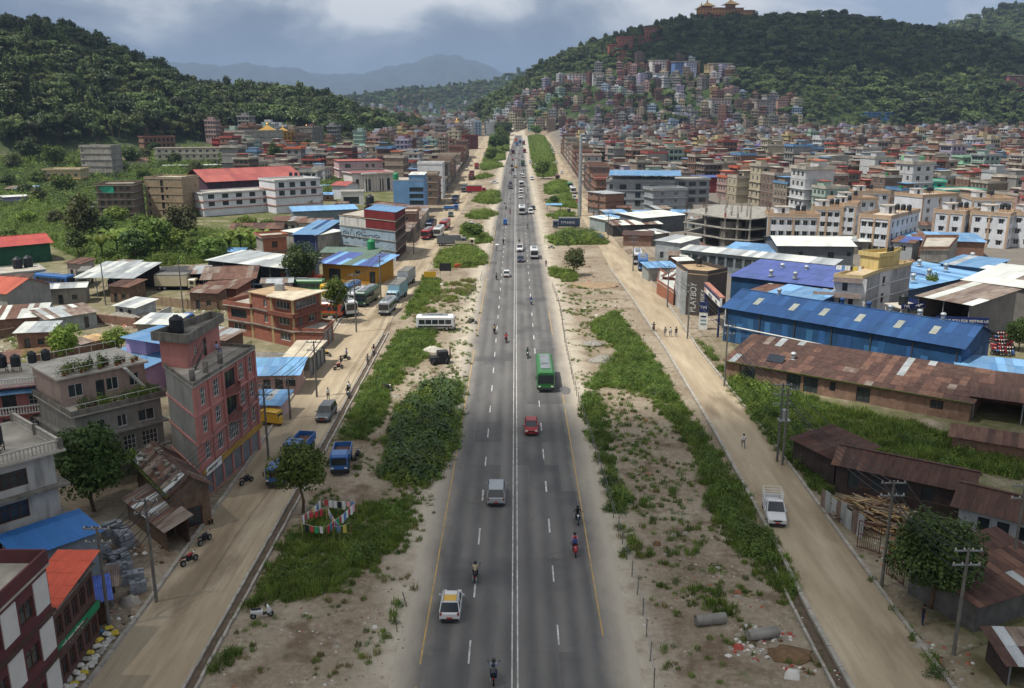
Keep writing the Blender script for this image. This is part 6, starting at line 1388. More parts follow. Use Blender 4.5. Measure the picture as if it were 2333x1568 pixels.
def fbm(x,y,s,seed=0):
 return(np.sin(x*s+1.7*np.sin(y*s*.8+seed))+np.sin(y*s*1.3+1.3*np.sin(x*s*1.1+seed*2))+.6*np.sin((x+y)*s*2.3+seed*3))/2.6
def weeds(name,label,poly,mix,density,smin=.7,smax=1.4,reg='D',seed=0,edge=.35,lift=0.0,cover=.0,er=1.0):
 """mix: list of (plant kind, material, weight); poly in photo points on the valley floor"""
 P=[(at(reg,x,y).x,at(reg,x,y).y)for x,y in poly]if reg else poly
 xs=[p[0]for p in P];ys=[p[1]for p in P];A=(max(xs)-min(xs))*(max(ys)-min(ys));rng=np.random.RandomState(seed+len(name)*13)
 n=int(A*density);x=rng.uniform(min(xs),max(xs),n);y=rng.uniform(min(ys),max(ys),n)
 jx=x+.8*fbm(x,y,1.1,seed);jy=y+.8*fbm(y,x,.9,seed+2)
 k=in_poly(jx,jy,P);f=fbm(x,y,.55,seed+5);k&=(f>-1+cover*1.2)
 far_in=sum(in_poly(x+dx*er,y+dy*er,P).astype(float)for dx,dy in((1.6,0),(-1.6,0),(0,1.8),(0,-1.8),(.7,.7),(-.7,-.7),(.7,-.7),(-.7,.7)))/8
 ero=fbm(x,y,.9/er,seed+11);k&=(far_in+.38*ero>.46)&(rng.rand(n)<.3+.7*far_in);g2=fbm(x,y,.33/er**.5,seed+3);k&=(g2>-.8)|(rng.rand(n)<.25)
 f=f*.7+(far_in-.8)*1.3;fi=far_in[k]
 x,y,f=x[k],y[k],f[k];n=len(x)
 if n==0:return
 protos=[];owner=[]
 for i,(kd,m,w)in enumerate(mix):ms=plants(kd,m);protos+=ms;owner.append((len(protos)-len(ms),len(ms),w))
 wts=np.array([o[2]for o in owner],float);wts/=wts.sum()
 # plants grow in patches of one kind
 g=(fbm(x,y,.8,seed+9)*.5+.5)*.6+rng.rand(n)*.4;cum=np.cumsum(wts);kind=np.searchsorted(cum,np.clip(g,0,.999))
 gi=[i for i,q in enumerate(mix)if q[0]in('grass','weed')]
 if gi:kind=np.where((fi<.9)&(rng.rand(n)<.75),rng.choice(gi,n),kind)
 idx=np.array([owner[q][0]+rng.randint(owner[q][1])for q in np.clip(kind,0,len(owner)-1)])
 s=rng.uniform(smin,smax,n)*(1+edge*f);z=floor_z(x,y)-.03+lift
 o=scatter(name,protos,np.stack([x,y,z],1),s,rng.uniform(0,6.28,n),idx)
 o['label']=label;o['category']='plants';return o
GR=('grass',LF_mid,3);GL=('grass',LF_lite,3);GD=('grass',LF_dry,1);WD=('weed',LF_mid,2);WL=('weed',LF_lite,2);BU=('bush',LF_mid,2);BD=('bush',LF_dark,2);CR=('creeper',LF_mid,2);BL=('bush',LF_lite,2);MZ=('maize',LF_mid,1);BW=('bigweed',LF_blue,2)
weeds('verge_weeds','tangled weeds and grass beside the west dirt road',[(905,757),(960,747),(1000,757),(985,800),(940,850),(895,895),(878,960),(850,995),(785,1010),(768,1000),(800,930),(845,850)],[GL,GR,WD,BU,WL,MZ],6,.6,1.15,seed=1)
weeds('thicket','dense dark bush thicket beside the highway, left side',[(1000,872),(1045,866),(1056,900),(1050,985),(1030,1050),(990,1100),(940,1115),(872,1108),(862,1050),(890,965),(905,925),(950,890)],[BU,BL,BW,BU,WL,BD],4.5,.7,1.5,seed=2,edge=.5)
weeds('thicket','weeds around the clothes lines in the left strip',[(735,1150),(800,1155),(900,1135),(968,1145),(966,1180),(940,1220),(895,1262),(830,1325),(762,1362),(655,1375),(565,1395),(505,1475),(482,1485),(520,1425),(568,1350),(645,1235),(695,1185)],[GR,GL,WD,GL,CR,BU,WL],7,.5,1.1,seed=3,edge=.45)
weeds('low_grass','loose grass tufts along the left strip drain',[(485,1490),(560,1480),(555,1500),(500,1540),(440,1567),(470,1520)],[GR,WD],3,.7,1.1,seed=4,er=.45)
weeds('low_grass','thin dry grass along the broken fence, left side',[(930,1330),(950,1340),(900,1440),(850,1530),(830,1520),(880,1400)],[GD,GL,WD],2.6,.6,1.1,seed=5,er=.45)
weeds('thicket','green thicket mound beside the plank crossing, left side',[(1005,575),(1058,560),(1100,572),(1112,600),(1080,612),(1000,615),(985,605)],[BU,WL,BL,GL],3,.7,1.7,seed=6,er=1.8,edge=.6)
weeds('verge_weeds','grassy bank along the kerb by the parked lorries',[(968,628),(1005,640),(1000,668),(965,700),(930,728),(912,735),(930,700),(950,660)],[GL,WL,GR],3.5,.9,1.6,seed=7)
weeds('low_grass','sparse grass on the sandy plot with hoardings',[(1010,645),(1090,632),(1085,668),(1040,690),(960,735),(930,730)],[GL,GD,WL],1.4,.7,1.3,seed=8,cover=.55)
far_w=[[(1062,487),(1118,478),(1142,492),(1100,502),(1060,498)],[(1095,440),(1138,434),(1142,462),(1120,468),(1072,460)],[(1070,408),(1110,395),(1130,402),(1085,412)],[(1090,375),(1135,368),(1150,380),(1100,392)],[(1105,350),(1150,345),(1152,366),(1100,370)],[(1118,300),(1160,300),(1160,345),(1110,348)],[(1040,520),(1075,512),(1120,545),(1060,550)],[(1058,540),(1115,535),(1125,556),(1040,560)]]
for i,p in enumerate(far_w):weeds('far_weeds','green weed patch in the left strip, number %s going up'%names[i],p,[BU,GL,BL,WL,GR],1.7,.8,2.1,seed=20+i,er=2.6,edge=.6)
weeds('verge_weeds','broad bank of weeds between the bare strip and the east road',[(1345,738),(1400,703),(1428,740),(1478,792),(1512,850),(1562,930),(1618,1005),(1690,1100),(1750,1200),(1805,1300),(1852,1418),(1815,1395),(1755,1345),(1705,1300),(1650,1255),(1600,1130),(1565,1020),(1510,950),(1460,905),(1385,882),(1335,898),(1325,872),(1375,842),(1405,800),(1352,762)],[GL,GR,WD,BU,GL,WL,BD],6,.55,1.25,seed=9,edge=.4)
weeds('thicket','dark thicket along the highway fence, right side',[(1325,892),(1368,900),(1392,960),(1402,1060),(1440,1150),(1425,1190),(1385,1185),(1372,1080),(1345,1005),(1322,960)],[BU,WD,BL,BU,GR,BD],5,.6,1.3,seed=10,edge=.45)
weeds('low_grass','yellowing grass at the fence foot, right side',[(1395,1190),(1440,1190),(1470,1250),(1440,1290),(1410,1260)],[GL,GD,WD],3,.7,1.2,seed=11,er=.5)
weeds('low_grass','scattered tufts on the bare right strip',[(1390,890),(1500,950),(1560,1060),(1600,1200),(1700,1310),(1720,1400),(1600,1420),(1500,1300),(1420,1100)],[WD,GR,CR,GL],.55,.5,1.0,seed=12,cover=.35)
weeds('low_grass','grass patches near the concrete pipes',[(1585,1345),(1640,1340),(1700,1390),(1760,1400),(1760,1430),(1690,1420),(1610,1400)],[GR,GL],2.2,.8,1.3,seed=13,cover=.5)
weeds('thicket','row of bushes across the right strip below the blue lorry',[(1240,545),(1290,530),(1350,535),(1385,548),(1380,558),(1260,560)],[BU,BD,BL,GL],2.4,.8,2.2,seed=14,er=1.8,edge=.7)
weeds('thicket','bushes under the bare tree on the rubble plot',[(1280,618),(1310,615),(1318,640),(1290,645),(1252,630),(1252,605)],[BU,GL,BL],2,1,1.6,seed=15)
for i,p in enumerate([[(1240,455),(1300,440),(1320,480),(1250,470)],[(1240,420),(1290,410),(1310,440),(1240,445)],[(1210,375),(1265,372),(1270,402),(1225,405)],[(1203,310),(1240,310),(1262,345),(1265,370),(1212,372)],[(1240,490),(1300,480),(1325,500),(1250,500)]]):
 weeds('far_weeds','green weed patch in the right strip, number %s going up'%names[i],p,[BU,GL,BL,WL,GR],1.7,.8,2.1,seed=30+i,er=2.8,edge=.6)
weeds('verge_weeds','weeds and bushes on the outer verge of the east road',[(1580,770),(1600,775),(1660,850),(1700,860),(1790,905),(1842,960),(1815,1010),(1905,1130),(1925,1185),(1880,1140),(1800,1060),(1712,955),(1640,850)],[BD,BU,WD,GR,BL],3.2,.9,1.5,seed=16,edge=.4,er=.6)
weeds('verge_weeds','dark scrub along the outer kerb below the timber yard',[(1925,1190),(1945,1230),(1990,1290),(2040,1380),(2130,1500),(2170,1560),(2130,1545),(2050,1420),(1975,1300)],[BD,WD,GR],3.2,.6,1.2,seed=17,er=.35)
weeds('field_grass','overgrown green field between the sheds on the right',[(1690,868),(1790,892),(1950,935),(2090,968),(2150,985),(2333,1015),(2400,1030),(2400,1110),(2250,1085),(2080,1060),(1930,1030),(1880,1010),(1830,960)],[GL,GR,GL,WL,WD,BU],3.6,.8,1.5,seed=18,edge=.4)
weeds('field_grass','lush field of tall weeds at the left edge below the houses',[(-300,480),(110,462),(230,500),(330,520),(420,520),(520,540),(640,560),(640,590),(470,600),(320,610),(200,600),(120,560),(-300,555)],[WL,GL,BU,BL,MZ],1.3,1.2,2.6,seed=19,edge=.4)
weeds('field_grass','garden greenery among the western houses',[(-300,390),(120,395),(240,420),(320,470),(250,500),(100,470),(-300,480)],[BU,BD,BL],.5,1.6,3.4,seed=40,edge=.4)
weeds('thin_cover','thin scatter of small weeds over the left strip',[(905,750),(1095,640),(1090,760),(1050,990),(1000,1130),(960,1290),(900,1430),(840,1560),(450,1560),(600,1310),(760,1000),(850,850)],[GL,GR,WL,GD,WD],1.5,.3,.7,seed=60,cover=.9,edge=.2)
weeds('thin_cover','thin scatter of small weeds over the right strip',[(1260,650),(1385,640),(1480,780),(1620,1000),(1850,1420),(1920,1560),(1500,1560),(1420,1240),(1320,930),(1285,780)],[GL,GR,WL,GD,WD],1.5,.3,.7,seed=61,cover=.9,edge=.2)
# ---- single trees (things)
def td(kind,label,u,v,h,wide=1.0,**k):p=at('D',u,v);return tree(kind,label,p,h,wide,**k)
td('round','big round leafy tree between the white and grey houses',215,1165,9.6,.98)
td('open','loose leafy street tree with pale tips beside the blue tippers',690,1168,8.2,.95)
td('dark','large dark tree behind the pole at the bottom right',2118,1385,8.6,1.0)
td('round','dense round tree beside the bus yard',688,655,10.5,1.0)
td('brownish','bare-twigged brownish tree on the rubble plot',1308,628,7.5,.9)
td('open','thin roadside tree behind the red brick villa',768,735,10,.7)
td('lite','small yellow-green tree in the dug yard',155,830,7.5,.8)
td('lite','little tree by the lilac house',270,800,4.5,1.2)
td('brownish','tall brownish tree in the left field',195,565,17,.8)
td('middark','dark tree beside the tall brownish one',180,590,9,.9)
td('brownish','broad brown-green tree in front of the white school',420,555,13,1.0)
td('mid','green tree in the middle of the left grove',360,590,13,1.1)
td('mid','green tree right of the left grove',480,610,9,1.2)
td('middark','dark tree at the left grove edge',310,600,10,1.1)
td('lite','light tree behind the tin workshops',560,540,8,1.1)
td('mid','garden tree at the left edge of the field',60,585,7,1.3)
td('tall','tall dark tree by the green-roofed house',883,388,22,1.0)
td('tall','second tall tree beside the long orange-roofed house',630,400,21,.95)
td('mid','bushy tree left of the round trees of the school',520,398,15,1.1)
td('mid','tree in the bushes of the left strip above the buses',1078,548,6.5,1.4)
td('mid','round tree in the right strip near the blue shelter',1237,408,12,1.1)
td('middark','tree beside the tall grey pole',1262,470,5,1.2)
td('round','tree by the corner of the motorcycle yard',2320,800,6,.9)
td('mid','green tree behind the water-tank platform',2118,690,7,.8)
for i,(u,v,h)in enumerate(((70,380,17),(130,385,15),(30,395,12),(245,380,13),(300,385,13),(150,450,12),(90,470,9),(250,470,11),(400,385,10),(640,330,12),(700,345,10),(330,420,9),(20,440,10))):
 td(['middark','mid','brownish','mid'][i%4],'tree number %s from left in the gardens below the wooded hill'%names[i],u,v,h,1.15,group='garden trees below the hill')
for i,(u,v,h)in enumerate(((1128,352,17),(1140,330,19),(1150,318,20),(1120,372,12),(1145,345,15),(1158,305,17),(1135,310,18),(1205,305,15),(1195,298,22),(1222,312,15))):
 td(['middark','mid'][i%2],'%s tree from the near end in the far median rows'%names[i],u,v,h,1.1,group='far median trees')
for i,(u,v,h)in enumerate(((1420,322,13),(1745,305,13),(1640,320,10),(2000,330,12),(1950,300,12),(1505,375,12),(1555,350,14),(2090,420,8),(2040,410,9),(1500,430,9),(1720,540,5),(1690,545,5),(2280,560,7),(1590,320,12))):
 td(['middark','mid','lite'][i%3],'%s tree from left among the eastern houses'%names[sorted([a[0]for a in((1420,),(1745,),(1640,),(2000,),(1950,),(1505,),(1555,),(2090,),(2040,),(1500,),(1720,),(1690,),(2280,),(1590,))]).index(u)],u,v,h,1.2,group='trees among the eastern houses')
gt=[(330,372,9),(275,400,10),(560,400,9),(600,380,8),(640,372,9),(680,395,8),(735,330,10),(450,402,9),(350,352,9),(190,400,10),(90,430,10),(60,455,8),(270,515,8),(330,545,9),(240,545,8),(130,520,7),(60,520,7),(20,560,6),(400,575,8),(445,590,7),(560,562,7),(610,535,6),(655,575,6),(700,480,6),(745,545,5),(840,360,9),(790,345,9),(915,385,8),(960,350,9)]
for i,(u,v,h)in enumerate(sorted(gt)):td(['mid','middark','lite','mid','brownish'][i%5],'%s garden tree from left between the western houses'%names[i],u,v,h,1.25,group='western garden trees')
weeds('garden_green','shrubs and grass between the western houses',[(-300,340),(300,345),(560,350),(800,330),(960,330),(1000,350),(930,400),(880,420),(640,470),(560,480),(400,500),(250,480),(120,480),(-300,480)],[BU,BD,BL,WL],.10,2.2,4.2,seed=41,edge=.4)
weeds('garden_green','patches of weeds in the yards behind the villa',[(0,760),(120,770),(300,780),(330,720),(500,700),(520,760),(470,800),(250,830),(60,880),(0,890)],[GL,WL,GD,WD],.6,.6,1.2,seed=42,cover=.6)
# banana plants
def banana_mesh(seed):
 rng=random.Random(seed);mb=MB();mb.cyl((0,0,0),(0,0,2.2),.16,.1,7,1)
 lv=MB()
 for k in range(9):
  a=k*2.4;pts=[]
  for i in range(7):
   t_=i/6;r_=2.3*t_;z=2.1+1.5*math.sin(t_*2.3)*rng.uniform(.9,1.1);w=.34*math.sin(math.pi*min(1,.12+t_*.88))+.02
   c=Vector((math.cos(a)*r_,math.sin(a)*r_,z));s_=Vector((-math.sin(a),math.cos(a),-.35))*w;s2=Vector((math.sin(a),-math.cos(a),-.35))*w;pts.append((c+s_,c,c+s2))
  for p,q in zip(pts,pts[1:]):lv.quad(p[0],p[1],q[1],q[0]);lv.quad(p[1],p[2],q[2],q[1])
 return lv.mesh('leaves',LF_lite),mb.mesh('stem',[M_bark,LF_mid])
BAN=[banana_mesh(i)for i in range(3)]
for i,(u,v,s)in enumerate(((235,598,2.0),(270,590,2.2),(300,596,2.0),(330,590,2.1),(365,588,2.0),(525,590,1.9),(550,585,2.1),(575,590,2.0),(595,582,1.9),(500,595,1.8),(318,1105,1.0))):
 p=at('D',u,v);t=thing('banana_plant','banana plant with arching leaves behind the old brick house' if i==10 else '%s banana plant from left in the grove rows'%names[sorted([235,270,300,330,365,525,550,575,595,500]).index(u)],'banana plant',p,i*1.3,None if i==10 else 'banana grove')
 for nm,me in zip(('leaves','stem'),BAN[i%3]):o=obj(nm,me,t);o.scale=(s,s,s)
 # ---- roof garden pots
pot=MB().lathe([(.0,0),(.16,0),(.22,.35),(.2,.36),(.0,.3)],8)
potm=pot.mesh('pot',mat('terracotta',S('8a4f3a'),.9,.2));rg=random.Random(2)
def pots(where,pts):
 for k,(x,y,z)in enumerate(pts):
  t=thing('potted_plant','%s potted plant from left %s'%(names[k],where),'potted plant',(x,y,z),rg.uniform(0,6),'pots '+where)
  obj('pot',potm,t);o=obj('foliage',plants(rg.choice(['weed','bush','bigweed']),rg.choice([LF_mid,LF_lite,LF_dark]))[k%3],t,(0,0,.3));s=rg.uniform(.6,1.1);o.scale=(s,s,s)
a,b=Vector((-44.7,84.9)),Vector((-38.9,91.0));n_=Vector((-.72,.69))
pots('on the terrace edge of the roof-garden house',[(*(a.lerp(b,(k+.5)/16)+n_*(.25+.3*(k%2))),8.2)for k in range(16)])
pots('on the upper roof of the roof-garden house',[(*(a.lerp(b,(k+.3)/14)+n_*(3.3+.5*(k%3))),11.42)for k in range(14)])
def hill_only(x,y):return hq(x,y)-floor_z(x,y)
def proj(x,y,z):
 cy,sy=math.cos(-YAW),math.sin(-YAW);X=x*cy-y*sy;Y=x*sy+y*cy;Z=z-CAM_H
 zc=Y*CP-Z*SP_;yc=Y*SP_+Z*CP
 return 1166.5+FPX*X/zc,784-FPX*yc/zc
HOUSE_ZONE=[(1110,315),(1135,262),(1200,222),(1255,196),(1330,172),(1480,140),(1600,145),(1690,165),(1640,200),(1720,225),(1800,235),(1830,275),(1800,310)]
# --------- the town behind: single houses, then the far mass
CITYW={'cream':'a39a86','tan':'877a6c','grey':'80807d','white':'b4b6b7','pink':'9a827d','brick':None,'pale blue':'8a9aab','pale green':'90a498','brown':'6f5e54','yellow':'b0a078','lilac':'9a94a8','maroon':'6c4644'}
CW={k:(M_brick if v is None else wallmat(v,.22))for k,v in CITYW.items()}
CNAMES=list(CW);CWT=[6,7,14,9,8,15,4,3,9,2,2,4]
ROOFM={'flat roof':M_slab,'red sheet roof':M_red_roof,'blue sheet roof':M_blue_roof,'orange roof':mat('dull_orange_roof',S('b5644a'),.7,.2,.5),'tin roof':M_galv}
RN=list(ROOFM);RWT=[11,4.5,2.2,3.5,2.5]
WPH=wallmat('b3a688',.22)
def city_proto(seed,fine):
 rng=random.Random(seed);w=rng.uniform(7.5,10.5);d=rng.uniform(7.5,10.5);fl=rng.choice([3,3,4,4,5]);fh=3.0;h=fl*fh
 root=bpy.data.objects.new('house',None);COL.objects.link(root);root['fl']=fl
 loc=[Vector((-w/2,-d/2)),Vector((w/2,-d/2)),Vector((w/2,d/2)),Vector((-w/2,d/2))];mb=MB();wins=[]
 for i in range(4):
  L=(loc[(i+1)%4]-loc[i]).length;n=rng.choice([2,3,3,4])if i!=2 else 0;ww=rng.uniform(1.1,1.7)
  ops=grid_ops(L,fl,fh,n,ww,1.5,.8);P,L,dd,nn=wall_face(mb,loc[i],loc[(i+1)%4],0,h,ops if i!=2 else[],0,.14)
  for o in ops:wins.append((o,P,dd))
 mb.build('wall',WPH,root)
 if fine:
  for o,P,dd in wins:obj('window',window_mesh(o[2]-o[0],o[3]-o[1],'slide')[0],root,Vector(P(o[0],o[1],.1)),math.atan2(dd.y,dd.x));
  gb=MB()
  for o,P,dd in wins:gb.quad(P(o[0],o[1],.13),P(o[2],o[1],.13),P(o[2],o[3],.13),P(o[0],o[3],.13))
  struct(gb.build('panes',M_glass,root),'stuff')
 else:
  gb=MB()
  for o,P,dd in wins:gb.quad(P(o[0],o[1],.12),P(o[2],o[1],.12),P(o[2],o[3],.12),P(o[0],o[3],.12))
  struct(gb.build('windows',M_glass,root),'stuff')
 ov=rng.uniform(.12,.55);bb=MB()
 for f in range(1,fl):slab(bb,inset(loc,-ov if rng.random()<.5 else-.1),f*fh-.1,f*fh+.08)
 bb.build('floor_slabs',WPH if seed%3 else M_conc,root)
 rb=MB();slab(rb,inset(loc,-ov),h-.02,h+.15);ring_wall(rb,inset(loc,-ov+.05),.14,h+.15,h+.95);rb.build('roof',M_slab,root)
 sx=rng.uniform(-w*.2,w*.2);sw=rng.uniform(2,3.4);sb=MB().box(sx-sw,-d*.1,h+.15,sx+sw*.3,d*.42,h+2.5).box(sx-sw-.4,-d*.1-.5,h+2.5,sx+sw*.3+.4,d*.42+.3,h+2.66,1);sb.build('stair_head',[WPH,M_red_roof],root)
 if rng.random()<.5:MB().cyl((sx+1.6,d*.2,h+.15),(sx+1.6,d*.2,h+1.6),.6,.6,10).build('roof_cistern',M_black if rng.random()<.6 else M_tank_g,root)
 return root
PR_F=[city_proto(i,True)for i in range(9)];PR_C=[city_proto(i+50,False)for i in range(14)]
LMK=[('the grey hotel',50,360),('the turquoise wing',215,330),('the glass-bay building',128,395),('the lilac and purple house',105,480),('the bright green house',175,450),('the mint green slab',225,420),('the maroon hall',90,420),('the white flats',120,270),('the yellow-edged white house',55,470),('the sea-green block',290,420),('the portico hotel',-75,440),('the white office block',-110,870),('the tall dark tree',-110,560),('the ochre monastery',-158,640),('the far highway bend',15,1000),('the right hill foot',330,900),('the right picture edge',420,620),('the long cream school',-200,500),('the east shop row',60,560),('the west shop row',-60,620),('the central hill foot',120,960),('the far right town corner',600,980),('the school below the hill',-150,740),('the eastern town centre',250,650),('the red curly-gabled house',160,345),('the unfinished infill block',88,380),('the far left monastery',-150,830)]
cand=[];LANE_TREES=[];rngc=random.Random(99)
def try_place(x,y,r=6.5):
 for bx,by,br in BOXES:
  if(x-bx)**2+(y-by)**2<(br+r)**2:return False
 return True
def add_grid(x0,x1,y0,y1,st,ang,cond):
 ca,sa=math.cos(ang),math.sin(ang);cx_,cy_=(x0+x1)/2,(y0+y1)/2;m=int(max(x1-x0,y1-y0)/st)
 for i in range(-m,m+1):
  for j in range(-m,m+1):
   if i%6==0 or j%9==0:
    x,y=cx_+i*st*ca-j*st*sa,cy_+i*st*sa+j*st*ca
    if rngc.random()<.16 and x0<x<x1 and y0<y<y1 and cond(x,y):LANE_TREES.append((x,y))
    continue
   a,b=(i+rngc.uniform(-.18,.18))*st,(j+rngc.uniform(-.18,.18))*st;x,y=cx_+a*ca-b*sa,cy_+a*sa+b*ca
   if not(x0<x<x1 and y0<y<y1)or not cond(x,y):continue
   cand.append((x,y,ang+rngc.choice([0,math.pi/2,math.pi])+rngc.uniform(-.06,.06)))
U=lambda x,y:(x/y)*FPX*CP+VX
def east_ok(x,y):
 h=float(hill_only(x,y));u=U(x,y)
 if u>2680 or x<lerp_table(RROAD,min(y,1000))[1]+16 or h>7:return False
 if y<310 and x<150 or y<402 and x<88:return False
 return try_place(x,y)
def west_ok(x,y):
 h=float(hill_only(x,y));u=U(x,y)
 if u<560-(40 if y>600 else 0)or x>lerp_table(LROAD,min(y,1000))[0]-16 or h>4:return False
 return try_place(x,y)
add_grid(40,900,290,1180,12.8,R(14),east_ok);add_grid(-330,-40,430,1250,13.2,R(-9),west_ok)
add_grid(-120,90,1010,1500,16,R(5),lambda x,y:float(hill_only(x,y))<10 and abs(x-20)>18)
# hillside houses
for k in range(2600):
 u,v=rngc.uniform(1110,1830),rngc.uniform(140,300)
 if not in_poly(np.array([u]),np.array([v]),HOUSE_ZONE)[0]:continue
 if rngc.random()>(v-130)/120:continue
 p=at_hill('D',u,v)
 if p is None or p.y>1400 or float(hill_only(p.x,p.y))<3:continue
 if all((p.x-c[0])**2+(p.y-c[1])**2>10.5**2 for c in cand):cand.append((p.x,p.y,rngc.uniform(-.5,.5)))
cand.sort(key=lambda c:math.hypot(c[0],c[1]));print('city candidates',len(cand))
vis=[c for c in cand if-40<U(c[0],c[1])<2370];off_=[c for c in cand if not-40<U(c[0],c[1])<2370]
ones,rest=vis[:285],vis[285:]+off_
per={}
for k,(x,y,a)in enumerate(ones):
 dist=math.hypot(x,y);src=rngc.choice(PR_F if dist<430 else PR_C);o=copy_tree(src)
 z=hz(x,y)-.1;o.location=(x,y,z);o.rotation_euler=(0,0,a);o.scale=(rngc.uniform(.8,1.2),rngc.uniform(.8,1.2),rngc.uniform(.82,1.22));cn=rngc.choices(CNAMES,CWT)[0];rn=rngc.choices(RN,RWT)[0]
 recolor(o,WPH,CW[cn])
 for ch in KIDS[o]:
  if ch.name.startswith('roof')and not ch.name.startswith('roof_c'):setmat(ch,ROOFM[rn]if rn=='flat roof' or rngc.random()<.6 else M_slab)
  if ch.name.startswith('stair_head'):setmat(ch,ROOFM[rn]if rn!='flat roof' else M_slab,1)
 li=min(range(len(LMK)),key=lambda q:(x-LMK[q][1])**2+(y-LMK[q][2])**2);lx,ly=LMK[li][1:]
 du=U(x,y)-U(lx,ly);rel='behind' if y-ly>abs(x-lx)else 'in front of' if ly-y>abs(x-lx)else 'right of' if x>lx else 'left of'
 key=(li,rel);per[key]=per.get(key,0)+1;q=per[key]
 fl={2:'two',3:'three',4:'four',5:'five'}[src['fl']]
 ordn=names[q-1]if q<=len(names)else 'number %d'%q
 tag(o,'%s %s-storey house, %s, %s %s %s'%(cn,fl,rn,ordn,rel,LMK[li][0]),'house','town houses')
 BOXES.append((x,y,6))
bpy.data.batch_remove([q for p in PR_F+PR_C for q in family(p)])
# the rest of the town as one mass of real blocks
fm=[CW[c]for c in CNAMES]+[M_glass]+[ROOFM[r]for r in RN];fb=MB();ng=len(CNAMES)
def far_house(mb,x,y,z,a,rng):
 w,d=rng.uniform(7,10),rng.uniform(7,10);fl=rng.choice([2,3,4,4,5]if z<30 else[2,3,3,4]);h=fl*(3.0 if z<30 else 2.7);ci=rng.choices(range(len(CNAMES)),CWT)[0];ri=ng+1+rng.choices(range(len(RN)),RWT)[0];ca,sa=math.cos(a),math.sin(a)
 T=lambda px,py,pz:(x+px*ca-py*sa,y+px*sa+py*ca,z+pz)
 def bx(x0,y0,z0,x1,y1,z1,m,mt=None):
  c=[T(x0,y0,z0),T(x1,y0,z0),T(x1,y1,z0),T(x0,y1,z0),T(x0,y0,z1),T(x1,y0,z1),T(x1,y1,z1),T(x0,y1,z1)]
  for f in((0,1,5,4),(1,2,6,5),(2,3,7,6),(3,0,4,7)):mb.quad(*[c[q]for q in f],m)
  mb.quad(c[4],c[5],c[6],c[7],m if mt is None else mt);mb.quad(c[3],c[2],c[1],c[0],m)
 bx(-w/2,-d/2,-3,w/2,d/2,h,ci,ng+1)
 o=rng.uniform(.2,.7)
 for f in range(1,fl+1):bx(-w/2-o,-d/2-o,f*3-.25,w/2+o,d/2+o,f*3,ci if f<fl else ci,ri if f==fl else None)
 bx(-w/2-o,-d/2-o,h,w/2+o,-d/2-o+.2,h+.9,ci);bx(-w/2-o,-d/2-o+.2,h,-w/2-o+.2,d/2+o,h+.9,ci);bx(w/2+o-.2,-d/2-o+.2,h,w/2+o,d/2+o,h+.9,ci)
 sx=rng.uniform(-w*.2,w*.1);bx(sx-2,-1,h,sx+2,d*.4,h+2.6,ci,ri)
 if rng.random()<.5:bx(sx+2.3,0,h,sx+3.4,1.1,h+1.5,ng)
 n=rng.choice([2,3,4])
 for f in range(fl):
  for i in range(n):
   c=-w/2+w*(i+.5)/n;z0=f*3+.8;mb.quad(T(c-.65,-d/2-.03,z0),T(c+.65,-d/2-.03,z0),T(c+.65,-d/2-.03,z0+1.5),T(c-.65,-d/2-.03,z0+1.5),ng)
   c=-d/2+d*(i+.5)/n
   for s_ in(-1,1):mb.quad(T(s_*(w/2+.03),c-.6,z0),T(s_*(w/2+.03),c+.6,z0),T(s_*(w/2+.03),c+.6,z0+1.5),T(s_*(w/2+.03),c-.6,z0+1.5),ng)
for(x,y,a)in rest:far_house(fb,x,y,hz(x,y),a,rngc)
# scattered hamlets on the distant ridges
for k in range(420):
 u,v=rngc.uniform(640,1240),rngc.uniform(205,262);
 if rngc.random()<.35:u,v=rngc.uniform(2080,2330),rngc.uniform(120,250)
 p=at_hill('D',u,v)
 if p is not None and p.y>1300:far_house(fb,p.x,p.y,p.z,rngc.uniform(0,3),rngc)
o=fb.build('far_town',fm);struct(o,'stuff');o['label']='dense far town of small coloured houses';o['category']='town'
# --------- monasteries, pagodas, stupas, hill buildings
W_och=wallmat('a8763a',.1);W_dred=wallmat('7a352c',.12)
def pagoda(label,p,s=1.0,body=None,tiers=1):
 t=thing('pagoda_roof',label,'pagoda',p,R(8));z=0
 for k in range(tiers):
  q=s*(1-.3*k);MB().box(-q*1.6,-q*1.6,z,q*1.6,q*1.6,z+q*1.3).build('lantern',body or W_och,t);z+=q*1.3
  mb=MB();prof=[(3.1,-.15),(2.9,.0),(2.0,.5),(1.1,1.05),(.35,1.6)]
  rings=[[(sx*r*q,sy*r*q,z+h*q+(.28*q if i==0 else 0)*0)for sx,sy in((-1,-1),(1,-1),(1,1),(-1,1))]for i,(r,h)in enumerate(prof)]
  mb.loft(rings);mb.build('roof',M_gold,t);z+=q*1.5
 MB().lathe([(.35*s,0),(.3*s,.4*s),(.5*s,.6*s),(.2*s,1.0*s),(.08*s,1.4*s),(0,2.2*s)],8,0,(0,0,z)).build('finial',M_gold,t);return t
def stupa(label,p,s):
 t=thing('stupa',label,'stupa',p);wm=mat('whitewash',S('c9c8c2'),.85,.12,.5,stain=.2)
 MB().box(-3*s,-3*s,0,3*s,3*s,1*s).box(-2.4*s,-2.4*s,1*s,2.4*s,2.4*s,1.8*s).build('plinth',wm,t)
 MB().lathe([(2.1*s,1.8*s),(2.3*s,2.6*s),(2.0*s,3.6*s),(1.2*s,4.2*s),(.0,4.4*s)],16).build('dome',wm,t,True);MB().box(-.7*s,-.7*s,4.2*s,.7*s,.7*s,5.2*s).build('harmika',wm,t)
 MB().lathe([(.7*s,5.2*s),(.15*s,7.4*s),(.35*s,7.5*s),(0,8.3*s)],10).build('spire',M_gold,t,True)
